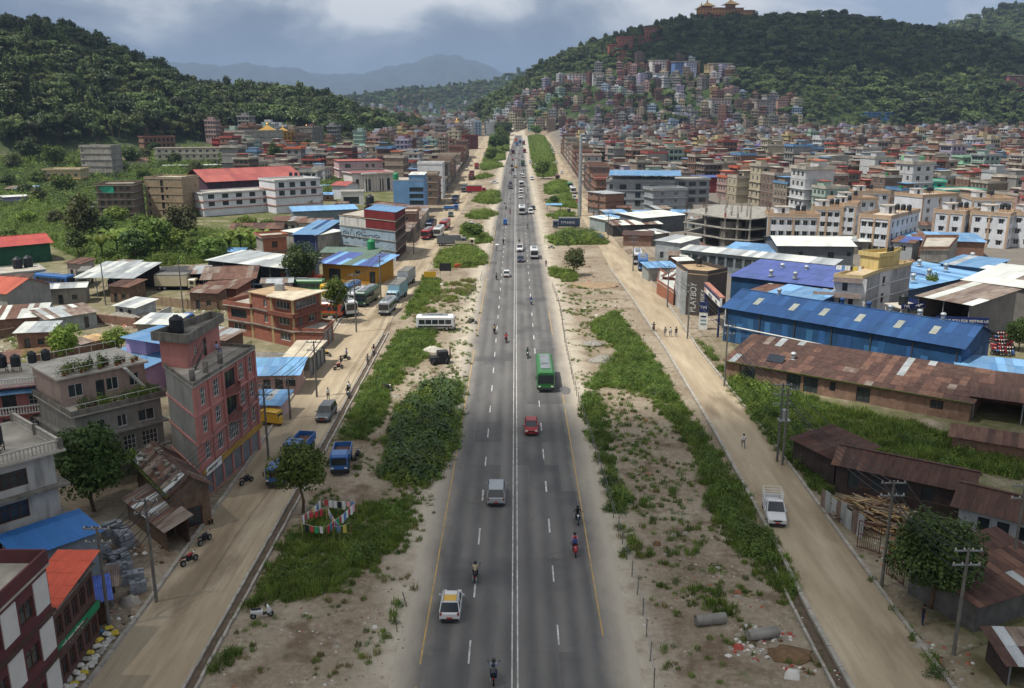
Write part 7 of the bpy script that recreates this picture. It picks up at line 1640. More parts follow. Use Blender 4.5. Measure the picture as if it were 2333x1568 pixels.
for i,(x,y,s)in enumerate(((125,985,1.5),(375,935,1.6),(785,950,1.3),(1235,940,1.3),(940,955,1.1))):
 stupa('whitewashed stupa %s at the foot of the wooded hill'%('at the far left','on a terrace, second from left','third from left by the white wall','with flags, rightmost','fourth from left beside the brick lodge')[i],at('1',x,y),s)
wall_run('long white prayer-wheel wall at the foot of the left hill',[at('1',x,y)for x,y in((0,1025),(140,1018))],3.0,wallmat('c2c2bd',.2),.6);wall_run('white stupa wall right of the dark trees',[at('1',x,y)for x,y in((680,978),(960,975))],3.0,wallmat('c2c2bd',.2),.6)
for lab,r,x,y,h,s in(('golden pagoda roof on the grey monastery block','1',1785,868,13.2,2.6),('small golden pagoda on the ochre monastery','J',80,318,12,1.7),('golden pagoda roof behind the ochre monastery','J',328,310,12,2.0),('golden pagoda on the dark red monastery','J',898,225,11,2.6),('far golden roof left of the highway end','J',1460,178,14,2.2),('golden roof on the brown temple near the road end','J',1885,235,13,2.4),('golden pagoda near the highway vanishing point','2',1325,222,14,3.2),('golden temple roof left of the vanishing point','2',1185,240,14,3.0)):
 p=at(r,x,y,h);tt=math.hypot(p.x,p.y);
 if tt>1150:k_=1150/tt;p=Vector((p.x*k_,p.y*k_,CAM_H+(p.z-CAM_H)*k_))
 pagoda(lab,(p.x,p.y,p.z-.8*s),s*.68)
def hill_block(name,label,u,v,w,h,d,wall,roofm,rz=0.0,n=8,fl=3,dist=None,cat='building',gable=False):
 if dist:
  x,y,z=ridge_pt(u,v,dist)
 else:
  p=at_hill('D',u,v);x,y,z=p
 t=thing(name,label,cat,(x,y,z-.5),rz);loc=[Vector((-w/2,-d/2)),Vector((w/2,-d/2)),Vector((w/2,d/2)),Vector((-w/2,d/2))];mb=MB();ops=grid_ops(w,fl,h/fl,n,w/n*.45,h/fl*.5,h/fl*.25)
 for i in range(4):
  P,L,dd,nn=wall_face(mb,loc[i],loc[(i+1)%4],-6,h,ops if i==0 else[])
  if i==0:P0=P
 mb.build('wall',wall,t);a,b=window_mesh(w/n*.45,h/fl*.5,'dark')
 for o_ in ops:obj('window',b,t,Vector(P0(o_[0],o_[1],.12)))
 rb=MB()
 if gable:
  rb.quad((-w/2-1,-d/2-1,h),(w/2+1,-d/2-1,h),(w/2+1,0,h+d*.22),(-w/2-1,0,h+d*.22));rb.quad((w/2+1,d/2+1,h),(-w/2-1,d/2+1,h),(-w/2-1,0,h+d*.22),(w/2+1,0,h+d*.22));rb.poly([(-w/2,-d/2,h),(-w/2,0,h+d*.2),(-w/2,d/2,h)]);rb.poly([(w/2,d/2,h),(w/2,0,h+d*.2),(w/2,-d/2,h)])
 else:
  slab(rb,inset(loc,-.8),h,h+.5)
 rb.build('roof',roofm,t);return t
M_tile=mat('orange_tile_roof',S('b05a42'),.7,.2,.3)
hill_block('monastery','brick building with orange roofs half hidden in the left wood',42,268,34,8,14,mat('dull_red_wall',S('75463e'),.9,.2,.3),M_tile,R(6),9,2,dist=690,gable=True);
hill_block('hall','long grey-roofed hall on the left ridge',343,200,25,5,9,wallmat('8f887c'),M_galv,R(-8),6,1,dist=800,gable=True)
hill_block('house','red-roofed house on the left ridge beside a big tree',405,212,14,5,9,wallmat('8f6a60'),M_red_roof,R(-8),3,1,dist=806,gable=True)
hill_block('house','red-roofed cottage near the top of the left ridge',78,118,16,5,8,wallmat('8f7a70'),M_red_roof,R(-8),3,1,dist=770,gable=True)
t=hill_block('monastery','ochre hilltop monastery with golden roofs crowning the right hill',1597,62,60,13,16,W_och,wallmat('8a4a30',.1),R(4),14,3,dist=1290)
hill_block('monastery','dark red wing in front of the hilltop monastery',1575,70,34,10,12,W_dred,wallmat('8a4a30',.1),R(6),9,2,dist=1275)
hill_block('monastery','low ochre wing at the right end of the hilltop monastery',1650,60,22,8,12,W_och,W_dred,R(0),6,2,dist=1290)
for i,(u,v,s)in enumerate(((1558,44,2.6),(1570,40,3.0),(1618,38,3.2))):
 x,y,z=ridge_pt(u,v,1288);pagoda('golden pagoda roof on the hilltop monastery, %s'%('left end','second from left','right end')[i],(x,y,z-2),s)
for i,(u,v,w,h,n)in enumerate(((1415,112,44,12,9),(1460,100,26,16,6),(1385,125,26,9,6),(1400,138,20,8,5))):
 hill_block('monastery','orange terraced monastery on the wooded slope, %s'%('long main block','taller right block','lower left block','small block below')[i],u,v,w*.8,h*.75,12,wallmat('8f5a48',.1),M_tile,R(5),n,3,dist=(1180,1185,1165,1150)[i])
for i,(u,v,w,h,n,col)in enumerate(((1497,162,20,15,4,'c4c2be'),(1545,168,16,14,4,'5f78a8'),(1570,168,15,16,4,'9aa0b5'),(1640,168,26,12,6,'9a8a80'),(1665,178,16,10,5,'b5a080'),(1312,192,26,14,5,'c6c6c2'),(1360,188,16,12,3,'c6c6c2'),(1503,190,16,12,4,'bfc0c4'),(1752,262,16,24,4,'7f7f80'),(1730,266,16,20,4,'8f8580'),(1775,266,13,20,4,'a8857c'),(1637,258,26,18,6,'a0a09a'),(2010,268,50,7,8,'4f78a0'),(2305,200,22,16,5,'8a5a5c'),(2150,245,60,10,8,'4a5a78'))):
 hill_block('house','%s hillside block %s'%(('white','blue','grey-lilac','unfinished brown','cream','broad white','small white','pale','tall grey','tall brown-grey','tall pinkish','long grey','long blue-roofed','terraced maroon','long slate blue')[i],('below the forest edge, tallest','beside the white one','right of the blue one','on the slope clearing','below the unfinished one','left on the spur','beside the broad white one','under the tallest white one','at the hill foot','left of the tall grey one','right of the tall grey one','on the lower slope','at the forest foot','at the right edge of the slope','at the forest foot, right')[i]),u,v,w*.85,h*.8,13,wallmat(col,.12),M_slab if i!=12 else M_blue_roof,R(8),n,max(2,int(h/3.2)))
 # --------- small sheds and huts crowding the yards
ri=random.Random(64);found=[]
for zone,(x0,x1,y0,y1)in(('west yards',(-135,-44,100,330)),('west plots',(-170,-60,330,470)),('east yards',(38,135,150,345))):
 for k in range(900):
  x,y=ri.uniform(x0,x1),ri.uniform(y0,y1);u,v=proj(x,y,0)
  if not-30<u<2360 or not try_place(x,y,4.2):continue
  if zone=='west yards' and(x<-75 and 205<y<330 or y<140 and x<-60 and ri.random()<.6):continue
  if x>38 and any((x-t_[0])**2+(y-t_[1])**2<64 for t_ in((66,150),(100,140),(85,150))):continue
  BOXES.append((x,y,4.2));found.append((u,zone,x,y))
  if sum(f[1]==zone for f in found)>={'west yards':26,'west plots':12,'east yards':20}[zone]:break
cnt={}
for u,zone,x,y in sorted(found):
 cnt[zone]=cnt.get(zone,0)+1;a=ri.uniform(-.5,.5);w,d,h=ri.uniform(4,7),ri.uniform(3.5,5.5),ri.uniform(2.3,3.6);A=Vector((x-math.cos(a)*w/2,y-math.sin(a)*w/2));B=Vector((x+math.cos(a)*w/2,y+math.sin(a)*w/2))
 rm=ri.choice([[M_rust_l,M_sheet_mix],[M_galv,M_sheet_mix],[M_blue_lt,M_blue_roof],[M_rust,M_rust_l],[M_galv_w,M_galv]])
 shed('hut','%s small sheet-roofed hut from left in the %s'%(names[cnt[zone]-1],zone),A,B,d,h,ri.choice([M_brick,M_old,wallmat('8a857c'),M_galv,wallmat('9a9088'),M_conc_d]),rm,ridge=.5,kind=ri.choice(['mono','gable','mono']),sheet=(1.1,2.2),wins={0:[(w*.2,.1,w*.2+.9,2.0),(w*.6,.9,w*.6+1.0,1.9)]},group='infill huts',seed=cnt[zone])
 # --------- wooded hills
def forest_proto(seed,h,w,n,size,m,lobes=9,shape=1.0):
 rng=np.random.RandomState(seed);rz=h*.40*shape
 V,F=crown(rng,w/2,w/2,rz,h-rz,lobes,n,size,.3)
 mb=MB().cyl((0,0,-1),(0,0,h*.55),h*.022,h*.012,5)
 V2=np.array(mb.v);V2F=[f for f in mb.f if len(f)==4]
 return np_mesh('forest_tree',np.concatenate([V,V2]),np.concatenate([F,np.array(V2F)+len(V)]),[m,M_bark],[0]*len(F)+[1]*len(V2F))
FP=[forest_proto(i,h,w,n,s,m,sh_)if False else forest_proto(i,h,w,n,s,m,9,sh_)for i,(h,w,n,s,m,sh_)in enumerate(((11,10,420,.9,LF_wood1,1),(14,10,440,.95,LF_wood2,1.05),(7,8,320,.75,LF_wood3,.95),(13,15,560,1.05,LF_wood1,.85),(18,7.5,400,.9,LF_wood1,1.15),(9,11,420,.9,LF_wood2,.9)))]
def forest(name,label,x0,x1,y0,y1,cell,keep,smin,smax,seed):
 rng=np.random.RandomState(seed);X,Y=np.meshgrid(np.arange(x0,x1,cell),np.arange(y0,y1,cell));x=X.ravel()+rng.uniform(-.5,.5,X.size)*cell;y=Y.ravel()+rng.uniform(-.5,.5,X.size)*cell
 h=hill_only(x,y);k=keep(x,y,h,rng);x,y=x[k],y[k]
 z=hq(x,y);h=h[k];rough=np.clip(h/20,0,1);z=z+rough*(np.sin(x*0.031+1.3*np.sin(y*0.017))*2.2+np.sin(y*0.043+x*0.011)*1.8)
 n=len(x);s=rng.uniform(smin,smax,n)*(1+.25*fbm(x,y,.02,seed));idx=np.clip(((fbm(x,y,.012,seed+4)*.5+.5)*.5+rng.rand(n)*.5)*6,0,5).astype(int)
 o=scatter(name,FP,np.stack([x,y,z-.3],1),s,rng.uniform(0,6.28,n),idx);o['label']=label;o['category']='forest';print(name,n);return o
def visible(x,y,h,pad=420):
 u,v=proj(x,y,hq(x,y)+8);return(u>-pad)&(u<2333+pad)&(v>-80)
def town(x,y):
 u,v=proj(x,y,hq(x,y));return in_poly(u,v,HOUSE_ZONE)
forest('west_hill_wood','dense broadleaf wood covering the hill on the left',-900,60,520,1010,5.2,lambda x,y,h,r:(h>5)&(x<20)&(y<1050)&visible(x,y,h),.5,1.45,1)
def keep_e(x,y,h,r):
 t_=town(x,y);clear=(fbm(x,y,.03,8)>.86)&(h<60)
 return(h>6)&visible(x,y,h)&(y<1480)&~(t_&(r.rand(len(x))<.88))&~clear
forest('east_hill_wood','wooded slopes of the big hill on the right',-60,1300,820,1480,7.2,keep_e,.5,1.35,2)
forest('far_wood','hazy woods on the distant ridges',-900,2600,1480,3200,17,lambda x,y,h,r:(h>9)&visible(x,y,h)&((y>1900)|(x>700)),.9,1.9,3)
# single trees that stand out on the skyline
for i,(u,v,h,wd,kd)in enumerate(((62,98,24,.9,'broad'),(20,75,26,1,'broad'),(300,190,20,.8,'tall'),(420,215,27,1.1,'broad'),(487,228,15,1,'broad'),(610,240,22,.9,'broad'),(655,262,18,.7,'tall'),(640,252,16,.8,'broad'),(560,238,12,.9,'broad'),(180,140,20,.9,'broad'),(720,268,22,.9,'broad'),(745,272,20,1,'broad'),(790,272,20,1,'broad'),(820,274,22,.9,'tall'),(350,205,14,1,'broad'))):
 d=lerp_table([(-900,740),(0,780),(215,800),(420,825),(640,860),(700,880),(860,930)],u)[0]
 az=math.atan((u-VX)/FPX/math.cos(PITCH));x,y=math.sin(az)*(d-15),math.cos(az)*(d-15)
 tree(kd,'%s skyline tree from left along the left hill ridge'%names[sorted([62,20,300,420,487,610,655,640,560,180,720,745,790,820,350]).index(u)],(x,y,hz(x,y)-1),h,wd,'left skyline trees')
LT=np.array(LANE_TREES);rl=np.random.RandomState(9);o=scatter('town_trees',FP,np.stack([LT[:,0],LT[:,1],hq(LT[:,0],LT[:,1])],1),rl.uniform(.4,.85,len(LT)),rl.uniform(0,6,len(LT)),rl.randint(0,6,len(LT)));o['label']='street trees scattered through the far town';o['category']='trees'
# --------- vehicles (front looks to local -Y)
PAINT={n:mat('paint_'+n.replace(' ','_'),S(h),.35,.08,.8,spec=.5)for n,h in(('white','c4c6c8'),('silver','8f959a'),('red','8c1d26'),('green','2a6636'),('dark blue','26364f'),('blue','2f5f9a'),('black','1c1e22'),('grey','5d6266'),('yellow','c29a2e'),('orange','b84a26'),('pale blue','7f9fae'),('dark green','2c4a38'),('maroon','5e2730'),('cream','b5ab92'))}
P0=PAINT['white'];M_tyre=mat('tyre',S('1d1d1d'),.9,.2);M_rim=mat('rim',S('8a8c8e'),.4,.2,metal=.5);M_car_gl=mat('car_glass',(.02,.025,.03),.08,.2,spec=.7);M_lamp=mat('head_lamp',S('d8d8cc'),.2,.05);M_tail=mat('tail_lamp',S('8a1418'),.3,.1);M_trimk=mat('dark_trim',S('26282a'),.7,.15);M_plate=mat('number_plate',S('b03a3a'),.6,.1);M_tarp=mat('canvas_cover',S('6a6a66'),.9,.25,.8)
_wh={}
def wheel(t,x,y,r,w=.2):
 if(r,w)not in _wh:
  _wh[(r,w)]=(MB().cyl((-w/2,0,0),(w/2,0,0),r,r,14).mesh('tyre',M_tyre),MB().cyl((-w/2-.01,0,0),(w/2+.01,0,0),r*.55,r*.55,10).mesh('rim',M_rim))
 o=obj('wheel',_wh[(r,w)][0],t,(x,y,r));obj('rim',_wh[(r,w)][1],o)
def ringr(y,hw,z0,z1,c=.12):
 c=min(c,hw*.4,(z1-z0)*.4);return[(-hw+c,y,z0),(hw-c,y,z0),(hw,y,z0+c),(hw,y,z1-c),(hw-c,y,z1),(-hw+c,y,z1),(-hw,y,z1-c),(-hw,y,z0+c)]
def proto(name):o=bpy.data.objects.new(name,None);COL.objects.link(o);return o
def lamps(t,hw,yf,yr,z,s=.13):
 for sx in(-1,1):
  MB().box(sx*hw*.72-s,yf-.03,z,sx*hw*.72+s,yf+.06,z+s*1.1).build('headlight',M_lamp,t);MB().box(sx*hw*.82-s*.6,yr-.06,z+.05,sx*hw*.82+s*.6,yr+.03,z+s*2).build('tail_light',M_tail,t)
 MB().box(-.22,yf-.05,z-.25,.22,yf-.02,z-.12).build('number_plate',M_plate,t);MB().box(-.22,yr+.02,z-.2,.22,yr+.05,z-.07).build('number_plate',M_plate,t)
def car_proto(L,W_,H,hood,tail,belt,suv=False):
 t=proto('car');hw=W_/2;y0,y1=-L/2,L/2;gc=.24 if suv else.18
 MB().loft([ringr(y0,hw*.82,gc+.1,belt*.72),ringr(y0+.12,hw*.95,gc,belt*.82),ringr(y0+hood*.6,hw,gc,belt*.94),ringr(y0+hood,hw,gc,belt),ringr(y1-.5,hw,gc,belt),ringr(y1-.1,hw*.96,gc,belt*.96),ringr(y1,hw*.86,gc+.12,belt*.86)]).build('body',P0,t,False)
 a,b,c,d=y0+hood-.05,y1-tail,y0+hood+.62,y1-tail-(.25 if suv else.45);tw=hw*.80
 B_=[(-hw*.95,a,belt-.03),(hw*.95,a,belt-.03),(hw*.95,b,belt-.03),(-hw*.95,b,belt-.03)];T_=[(-tw,c,H-.06),(tw,c,H-.06),(tw,d,H-.06),(-tw,d,H-.06)]
 MB().loft([B_,T_]).build('windows',M_car_gl,t)
 MB().loft([[(p[0]*1.02,p[1],H-.07)for p in T_],[(p[0]*.96,p[1]*.98,H)for p in T_]]).build('roof',P0,t)
 mb=MB()
 for p,q in zip(B_,T_):mb.cyl(p,q,.045,.04,5)
 for s_ in(-1,1):mb.cyl((s_*hw*.955,(a+b)/2+.1,belt),(s_*tw*1.01,(c+d)/2+.1,H-.05),.045,.045,5)
 mb.build('pillars',P0,t)
 for s_ in(-1,1):MB().box(s_*(hw+.11)-.09,a+.28,belt-.02,s_*(hw+.11)+.09,a+.38,belt+.12).build('mirror',P0,t)
 MB().box(-hw*.84,y0-.05,gc,hw*.84,y0+.1,gc+.2).build('front_bumper',M_trimk,t);MB().box(-hw*.84,y1-.1,gc,hw*.84,y1+.05,gc+.22).build('rear_bumper',M_trimk,t);MB().box(-hw*.45,y0-.02,belt*.6,hw*.45,y0+.05,belt*.74).build('grille',M_trimk,t)
 lamps(t,hw,y0+.02,y1-.03,belt*.66)
 r=.34 if suv else.29
 for sx in(-1,1):
  for y in(y0+.78,y1-.72):wheel(t,sx*(hw-.1),y,r)
 return t
def bus_proto(L,W_,H,paint=True,truck_front=False):
 t=proto('bus');hw=W_/2;y0,y1=-L/2,L/2
 MB().loft([ringr(y0,hw*.94,.45,H*.93,.3),ringr(y0+.25,hw,.4,H,.3),ringr(y1-.2,hw,.4,H,.3),ringr(y1,hw*.96,.5,H*.96,.3)]).build('body',P0,t)
 MB().box(-hw*.86,y0-.03,H*.43,hw*.86,y0+.04,H*.82).build('windscreen',M_car_gl,t);MB().box(-hw*.8,y1-.04,H*.5,hw*.8,y1+.03,H*.8).build('rear_window',M_car_gl,t)
 n=max(4,int(L/1.25));g=MB().box(-.02,0,0,.02,1,1).mesh('window',M_car_gl)
 for s_ in(-1,1):
  for k in range(n):
   q=obj('window',g,t,(s_*hw,y0+.55+k*(L-.9)/n,H*.48));q.scale=(1,(L-.9)/n-.14,H*.28)
 mb=MB()
 for s_ in(-1,1):mb.box(s_*(hw+.012)-.012,y0+.3,.75,s_*(hw+.012)+.012,y1-.3,1.0)
 mb.build('stripe',PAINT['white'],t);MB().box(-hw*.55,y0+1.2,H,hw*.55,y1-1.0,H+.1).box(-.5,-1.2,H+.1,.5,1.2,H+.22).build('roof_rack',M_iron,t)
 MB().box(-hw*.95,y0-.1,.38,hw*.95,y0+.1,.68).build('front_bumper',M_trimk,t);lamps(t,hw,y0-.02,y1,.8,.16)
 for s_ in(-1,1):
  MB().box(s_*(hw+.16)-.05,y0-.15,H*.6,s_*(hw+.16)+.05,y0-.08,H*.78).build('mirror',M_trimk,t)
  for y in(y0+L*.2,y1-L*.24):wheel(t,s_*(hw-.14),y,.46,.26)
 return t
def truck_proto(L,W_,H,bed='box'):
 t=proto('lorry');hw=W_/2;y0,y1=-L/2,L/2;cb=y0+1.7;ch=min(H,2.5)
 MB().loft([ringr(y0,hw*.9,.5,ch*.9,.2),ringr(y0+.2,hw*.95,.45,ch,.2),ringr(cb,hw*.95,.45,ch,.15)]).build('cab',P0,t)
 MB().box(-hw*.8,y0-.03,ch*.52,hw*.8,y0+.04,ch*.86).build('windscreen',M_car_gl,t)
 for s_ in(-1,1):MB().box(s_*hw*.96-.02,y0+.5,ch*.54,s_*hw*.96+.02,cb-.4,ch*.84).build('side_window',M_car_gl,t);MB().box(s_*(hw+.15)-.05,y0+.05,ch*.55,s_*(hw+.15)+.05,y0+.12,ch*.78).build('mirror',M_trimk,t)
 MB().box(-hw*.9,y0-.1,.4,hw*.9,y0+.1,.75).build('front_bumper',M_trimk,t);lamps(t,hw,y0-.03,y1,.85,.14);MB().box(-hw*.5,cb,.55,hw*.5,y1,.85).build('chassis',M_trimk,t)
 b0=cb+.15
 if bed=='box':MB().loft([ringr(b0,hw,.9,H,.1),ringr(y1,hw,.9,H,.1)]).build('cargo_box',P0,t);MB().loft([ringr(b0+.05,hw+.03,H*.92,H+.12,.15),ringr(y1-.05,hw+.03,H*.92,H+.12,.15)]).build('cover',M_tarp,t)
 else:
  mb=MB().box(-hw,b0,.9,hw,y1,1.02);bh=.75 if bed=='low' else H-1.0
  mb.box(-hw,b0,1.02,-hw+.08,y1,1.0+bh).box(hw-.08,b0,1.02,hw,y1,1.0+bh).box(-hw+.08,b0,1.02,hw-.08,b0+.08,1.0+bh+.3).box(-hw+.08,y1-.08,1.02,hw-.08,y1,1.0+bh);mb.build('tipper_bed',P0,t);MB().box(-hw+.1,b0+.1,1.03,hw-.1,y1-.1,1.2).build('bed_floor',M_rust_l,t)
 for s_ in(-1,1):
  for y in[y0+.95,y1-1.0]+([y1-2.1]if L>7 else[]):wheel(t,s_*(hw-.15),y,.48,.28)
 return t
def pickup_proto():
 t=car_proto(4.9,1.78,1.85,1.35,2.25,1.05,True);mb=MB();w_,y0,y1,z0=.86,.5,2.5,.95
 mb.box(-w_,y0,.7,w_,y1,.82).box(-w_,y0,.82,-w_+.05,y1,1.35).box(w_-.05,y0,.82,w_,y1,1.35).box(-w_+.05,y0,.82,w_-.05,y0+.05,1.35).box(-w_+.05,y1-.05,.82,w_-.05,y1,1.35);mb.build('cargo_bed',P0,t)
 mb=MB()
 for z in(1.55,1.8,2.1):mb.tube([(-w_,y0,z),(w_,y0,z),(w_,y1,z),(-w_,y1,z),(-w_,y0,z)],.03,4)
 for x in(-w_,w_):
  for k in range(5):mb.cyl((x,y0+(y1-y0)*k/4,1.3),(x,y0+(y1-y0)*k/4,2.1),.03,.03,4)
 mb.build('cargo_cage',M_fr_white,t);return t
def tempo_proto():
 t=proto('three_wheeler');MB().loft([ringr(-1.3,.35,.35,1.2,.15),ringr(-1.0,.6,.3,1.75,.2),ringr(1.3,.66,.3,1.8,.15)]).build('body',P0,t);MB().box(-.45,-1.22,1.0,.45,-1.0,1.6).build('windscreen',M_car_gl,t);MB().loft([ringr(-1.1,.68,1.74,1.9,.05),ringr(1.35,.7,1.74,1.92,.05)]).build('canopy',P0,t)
 wheel(t,0,-1.0,.26,.12);wheel(t,-.6,.9,.26,.14);wheel(t,.6,.9,.26,.14);return t
def bike_proto(scooter=False):
 t=proto('motorcycle');r=.29 if not scooter else.24;y0,y1=-.66,.64
 wheel(t,0,y0,r,.11);wheel(t,0,y1,r,.12)
 MB().cyl((-.06,y0,r),(-.06,y0+.28,.98),.025,.025,5).cyl((.06,y0,r),(.06,y0+.28,.98),.025,.025,5).build('fork',M_rim,t);MB().cyl((-.36,y0+.36,1.04),(.36,y0+.36,1.04),.022,.022,5).build('handlebar',M_trimk,t)
 MB().lathe([(.0,-.05),(.1,-.04),(.12,.03),(.06,.09),(0,.1)],10,0,(0,y0+.16,.86)).build('headlight',M_lamp,t)
 for s_ in(-1,1):MB().cyl((s_*.33,y0+.34,1.05),(s_*.4,y0+.3,1.24),.012,.012,4).box(s_*.4-.05,y0+.28,1.22,s_*.4+.05,y0+.31,1.3).build('mirror',M_trimk,t)
 if scooter:
  MB().loft([ringr(y0-.08,.1,.42,.62,.05),ringr(y0+.12,.2,.35,1.0,.08),ringr(y0+.24,.2,.35,1.0,.08)]).build('front_shield',P0,t);MB().loft([ringr(y0+.2,.16,.3,.38,.03),ringr(-.05,.17,.28,.4,.03)]).build('footboard',M_trimk,t);MB().loft([ringr(-.08,.17,.32,.7,.08),ringr(.3,.2,.36,.76,.1),ringr(.82,.12,.5,.74,.08)]).build('body',P0,t)
 else:
  MB().loft([ringr(-.34,.1,.74,.9,.05),ringr(-.12,.16,.72,.98,.08),ringr(.14,.13,.72,.9,.06)]).build('fuel_tank',P0,t);MB().box(-.13,-.25,.3,.13,.22,.66).cyl((0,-.2,.45),(0,-.3,.72),.1,.1,8).build('engine',M_trimk,t);MB().loft([ringr(.3,.1,.66,.8,.04),ringr(.9,.06,.8,.88,.03)]).build('tail_panel',P0,t);MB().cyl((.17,.0,.34),(.19,.85,.42),.05,.06,8).build('exhaust',M_rim,t)
 MB().loft([ringr(.02,.12,.76,.84,.03),ringr(.4,.15,.76,.86,.04),ringr(.78,.1,.82,.9,.03)]).build('seat',M_trimk,t);MB().box(-.08,.84,.66,.08,.9,.74).build('tail_light',M_tail,t);return t
VP={'hatch':car_proto(3.65,1.62,1.52,.85,.12,.92),'sedan':car_proto(4.2,1.7,1.48,1.1,.75,.9),'suv':car_proto(4.5,1.84,1.78,1.05,.1,1.05,True),'van':car_proto(4.7,1.75,1.98,.45,.1,1.05,True),'pickup':pickup_proto(),'bus':bus_proto(9.6,2.45,3.1),'minibus':bus_proto(6.8,2.15,2.75),'lorry':truck_proto(9,2.45,3.5),'truck':truck_proto(5.8,2.0,2.4,'low'),'tipper':truck_proto(8.6,2.45,2.9,'high'),'tempo':tempo_proto(),'bike':bike_proto(),'scooter':bike_proto(True)}
VN={'hatch':('car','car'),'sedan':('car','car'),'suv':('sport_utility_car','car'),'van':('van','van'),'pickup':('pickup_truck','pickup'),'bus':('bus','bus'),'minibus':('minibus','bus'),'lorry':('lorry','lorry'),'truck':('small_truck','truck'),'tipper':('tipper_lorry','lorry'),'tempo':('three_wheeler','three-wheeler'),'bike':('motorcycle','motorcycle'),'scooter':('scooter','scooter')}
def veh(kind,color,label,p,rz=0.0,group='traffic',second=None):
 o=copy_tree(VP[kind]);o.name=VN[kind][0];o.location=(p[0],p[1],p[2]+.035);o.rotation_euler=(0,0,rz);tag(o,label,VN[kind][1],group);recolor(o,P0,PAINT[color])
 if second:
  for ch in KIDS[o]:
   if ch.name.split('.')[0]in('roof','cargo_box','tipper_bed','stripe','canopy'):setmat(ch,PAINT[second])
 return o
 # --------- people
def person_mesh(pose):
 J={};E=[]
 def j(n,x,y,z,r):J[n]=(x,y,z,r)
 if pose in('ride','pillion','sit'):
  lean=-.12 if pose=='ride' else.0
  j('pel',0,.0,.92,.15);j('waist',0,lean*.3,1.08,.13);j('chest',0,lean,1.30,.16);j('neck',0,lean*1.2,1.48,.055);j('head',0,lean*1.25,1.62,.10);j('top',0,lean*1.25,1.70,.085)
  for s,q in((-1,'l'),(1,'r')):
   if pose=='ride':arm=[(s*.2,lean,1.40,.055),(s*.29,-.24,1.19,.042),(s*.31,-.40,1.10,.034)]
   elif pose=='pillion':arm=[(s*.2,0,1.40,.055),(s*.26,-.06,1.16,.042),(s*.18,-.24,1.04,.034)]
   else:arm=[(s*.2,0,1.40,.055),(s*.26,-.02,1.14,.042),(s*.16,-.3,1.0,.034)]
   for k,v in enumerate(arm):j(q+'a%d'%k,*v)
   leg=[(s*.11,-.04,.90,.095),(s*.19,-.42,.80,.075),(s*.17,-.26,.40,.05),(s*.18,-.42,.36,.04)]if pose!='sit' else[(s*.11,-.04,.90,.095),(s*.16,-.48,.92,.075),(s*.15,-.46,.47,.05),(s*.15,-.62,.44,.04)]
   for k,v in enumerate(leg):j(q+'l%d'%k,*v)
 else:
  st=.22 if pose=='walk' else.03
  j('pel',0,0,.95,.145);j('waist',0,0,1.10,.125);j('chest',0,-.01,1.32,.155);j('neck',0,-.02,1.50,.055);j('head',0,-.03,1.64,.10);j('top',0,-.03,1.72,.085)
  for s,q in((-1,'l'),(1,'r')):
   for k,v in enumerate([(s*.2,0,1.43,.055),(s*.26,s*st*.5,1.16,.042),(s*.25,s*st*.9-.06,.92,.034)]):j(q+'a%d'%k,*v)
   for k,v in enumerate([(s*.1,0,.9,.092),(s*.11,-s*st-.03,.50,.07),(s*.11,-s*st*1.2+(.1 if s>0 and st>.1 else 0),.09,.045),(s*.12,-s*st*1.2-.14+(.1 if s>0 and st>.1 else 0),.05,.04)]):j(q+'l%d'%k,*v)
 for a,b in(('pel','waist'),('waist','chest'),('chest','neck'),('neck','head'),('head','top')):E.append((a,b))
 hx_,hy_,hz_,_=J['head'];j('nose',hx_,hy_-.115,hz_-.01,.02);E.append(('head','nose'))
 for q,s in(('l',-1),('r',1)):
  E+=[('chest',q+'a0'),(q+'a0',q+'a1'),(q+'a1',q+'a2'),('pel',q+'l0'),(q+'l0',q+'l1'),(q+'l1',q+'l2'),(q+'l2',q+'l3')]
  x,y,z,_=J[q+'a2'];fwd=Vector((0,-1,-.2))if pose in('ride','pillion','sit')else Vector((0,-.15,-1));fwd.normalize();j(q+'palm',x+fwd.x*.07,y+fwd.y*.07,z+fwd.z*.07,.03);E.append((q+'a2',q+'palm'))
  for k in range(4):f=.07-.012*abs(k-1.4);j(q+'f%d'%k,x+(k-1.5)*.02,y+fwd.y*(.09+f),z+fwd.z*(.09+f)-.01*k,.009);E.append((q+'palm',q+'f%d'%k))
  j(q+'th',x-s*.05,y+fwd.y*.08,z+fwd.z*.08+.01,.01);E.append((q+'palm',q+'th'))
 N_=list(J);me=bpy.data.meshes.new('person');me.from_pydata([J[n][:3]for n in N_],[(N_.index(a),N_.index(b))for a,b in E],[]);tmp=bpy.data.objects.new('tmp',me)
 tmp.modifiers.new('skin','SKIN').use_smooth_shade=True
 for i,n in enumerate(N_):sv=me.skin_vertices[0].data[i];sv.radius=(J[n][3],J[n][3]*(.72 if n in('chest','waist','pel')else 1));sv.use_root=(n=='pel')
 tmp.modifiers.new('sub','SUBSURF').levels=1;out=baked(tmp)
 out.materials.clear()
 for m in(CL_S,CL_T,M_skin):out.materials.append(m)
 seg=[(Vector(J[a][:3]),Vector(J[b][:3]),1 if a[1:2]=='l' and a[0]in 'lr' or b[1:2]=='l' and b[0]in 'lr' else 2 if(a in('neck','head')or b in('nose',)or a.endswith('palm')or a.endswith('a1')or a.endswith('a2'))else 0)for a,b in E]
 for p in out.polygons:
  c=Vector(p.center);best=min(seg,key=lambda q:(c-(q[0]+(q[1]-q[0])*max(0,min(1,(c-q[0]).dot(q[1]-q[0])/max(1e-6,(q[1]-q[0]).length_squared))))).length);p.material_index=best[2]if not(best[2]==0 and c.z<1.02 and pose not in('x',))else 1
 return out,J['head']
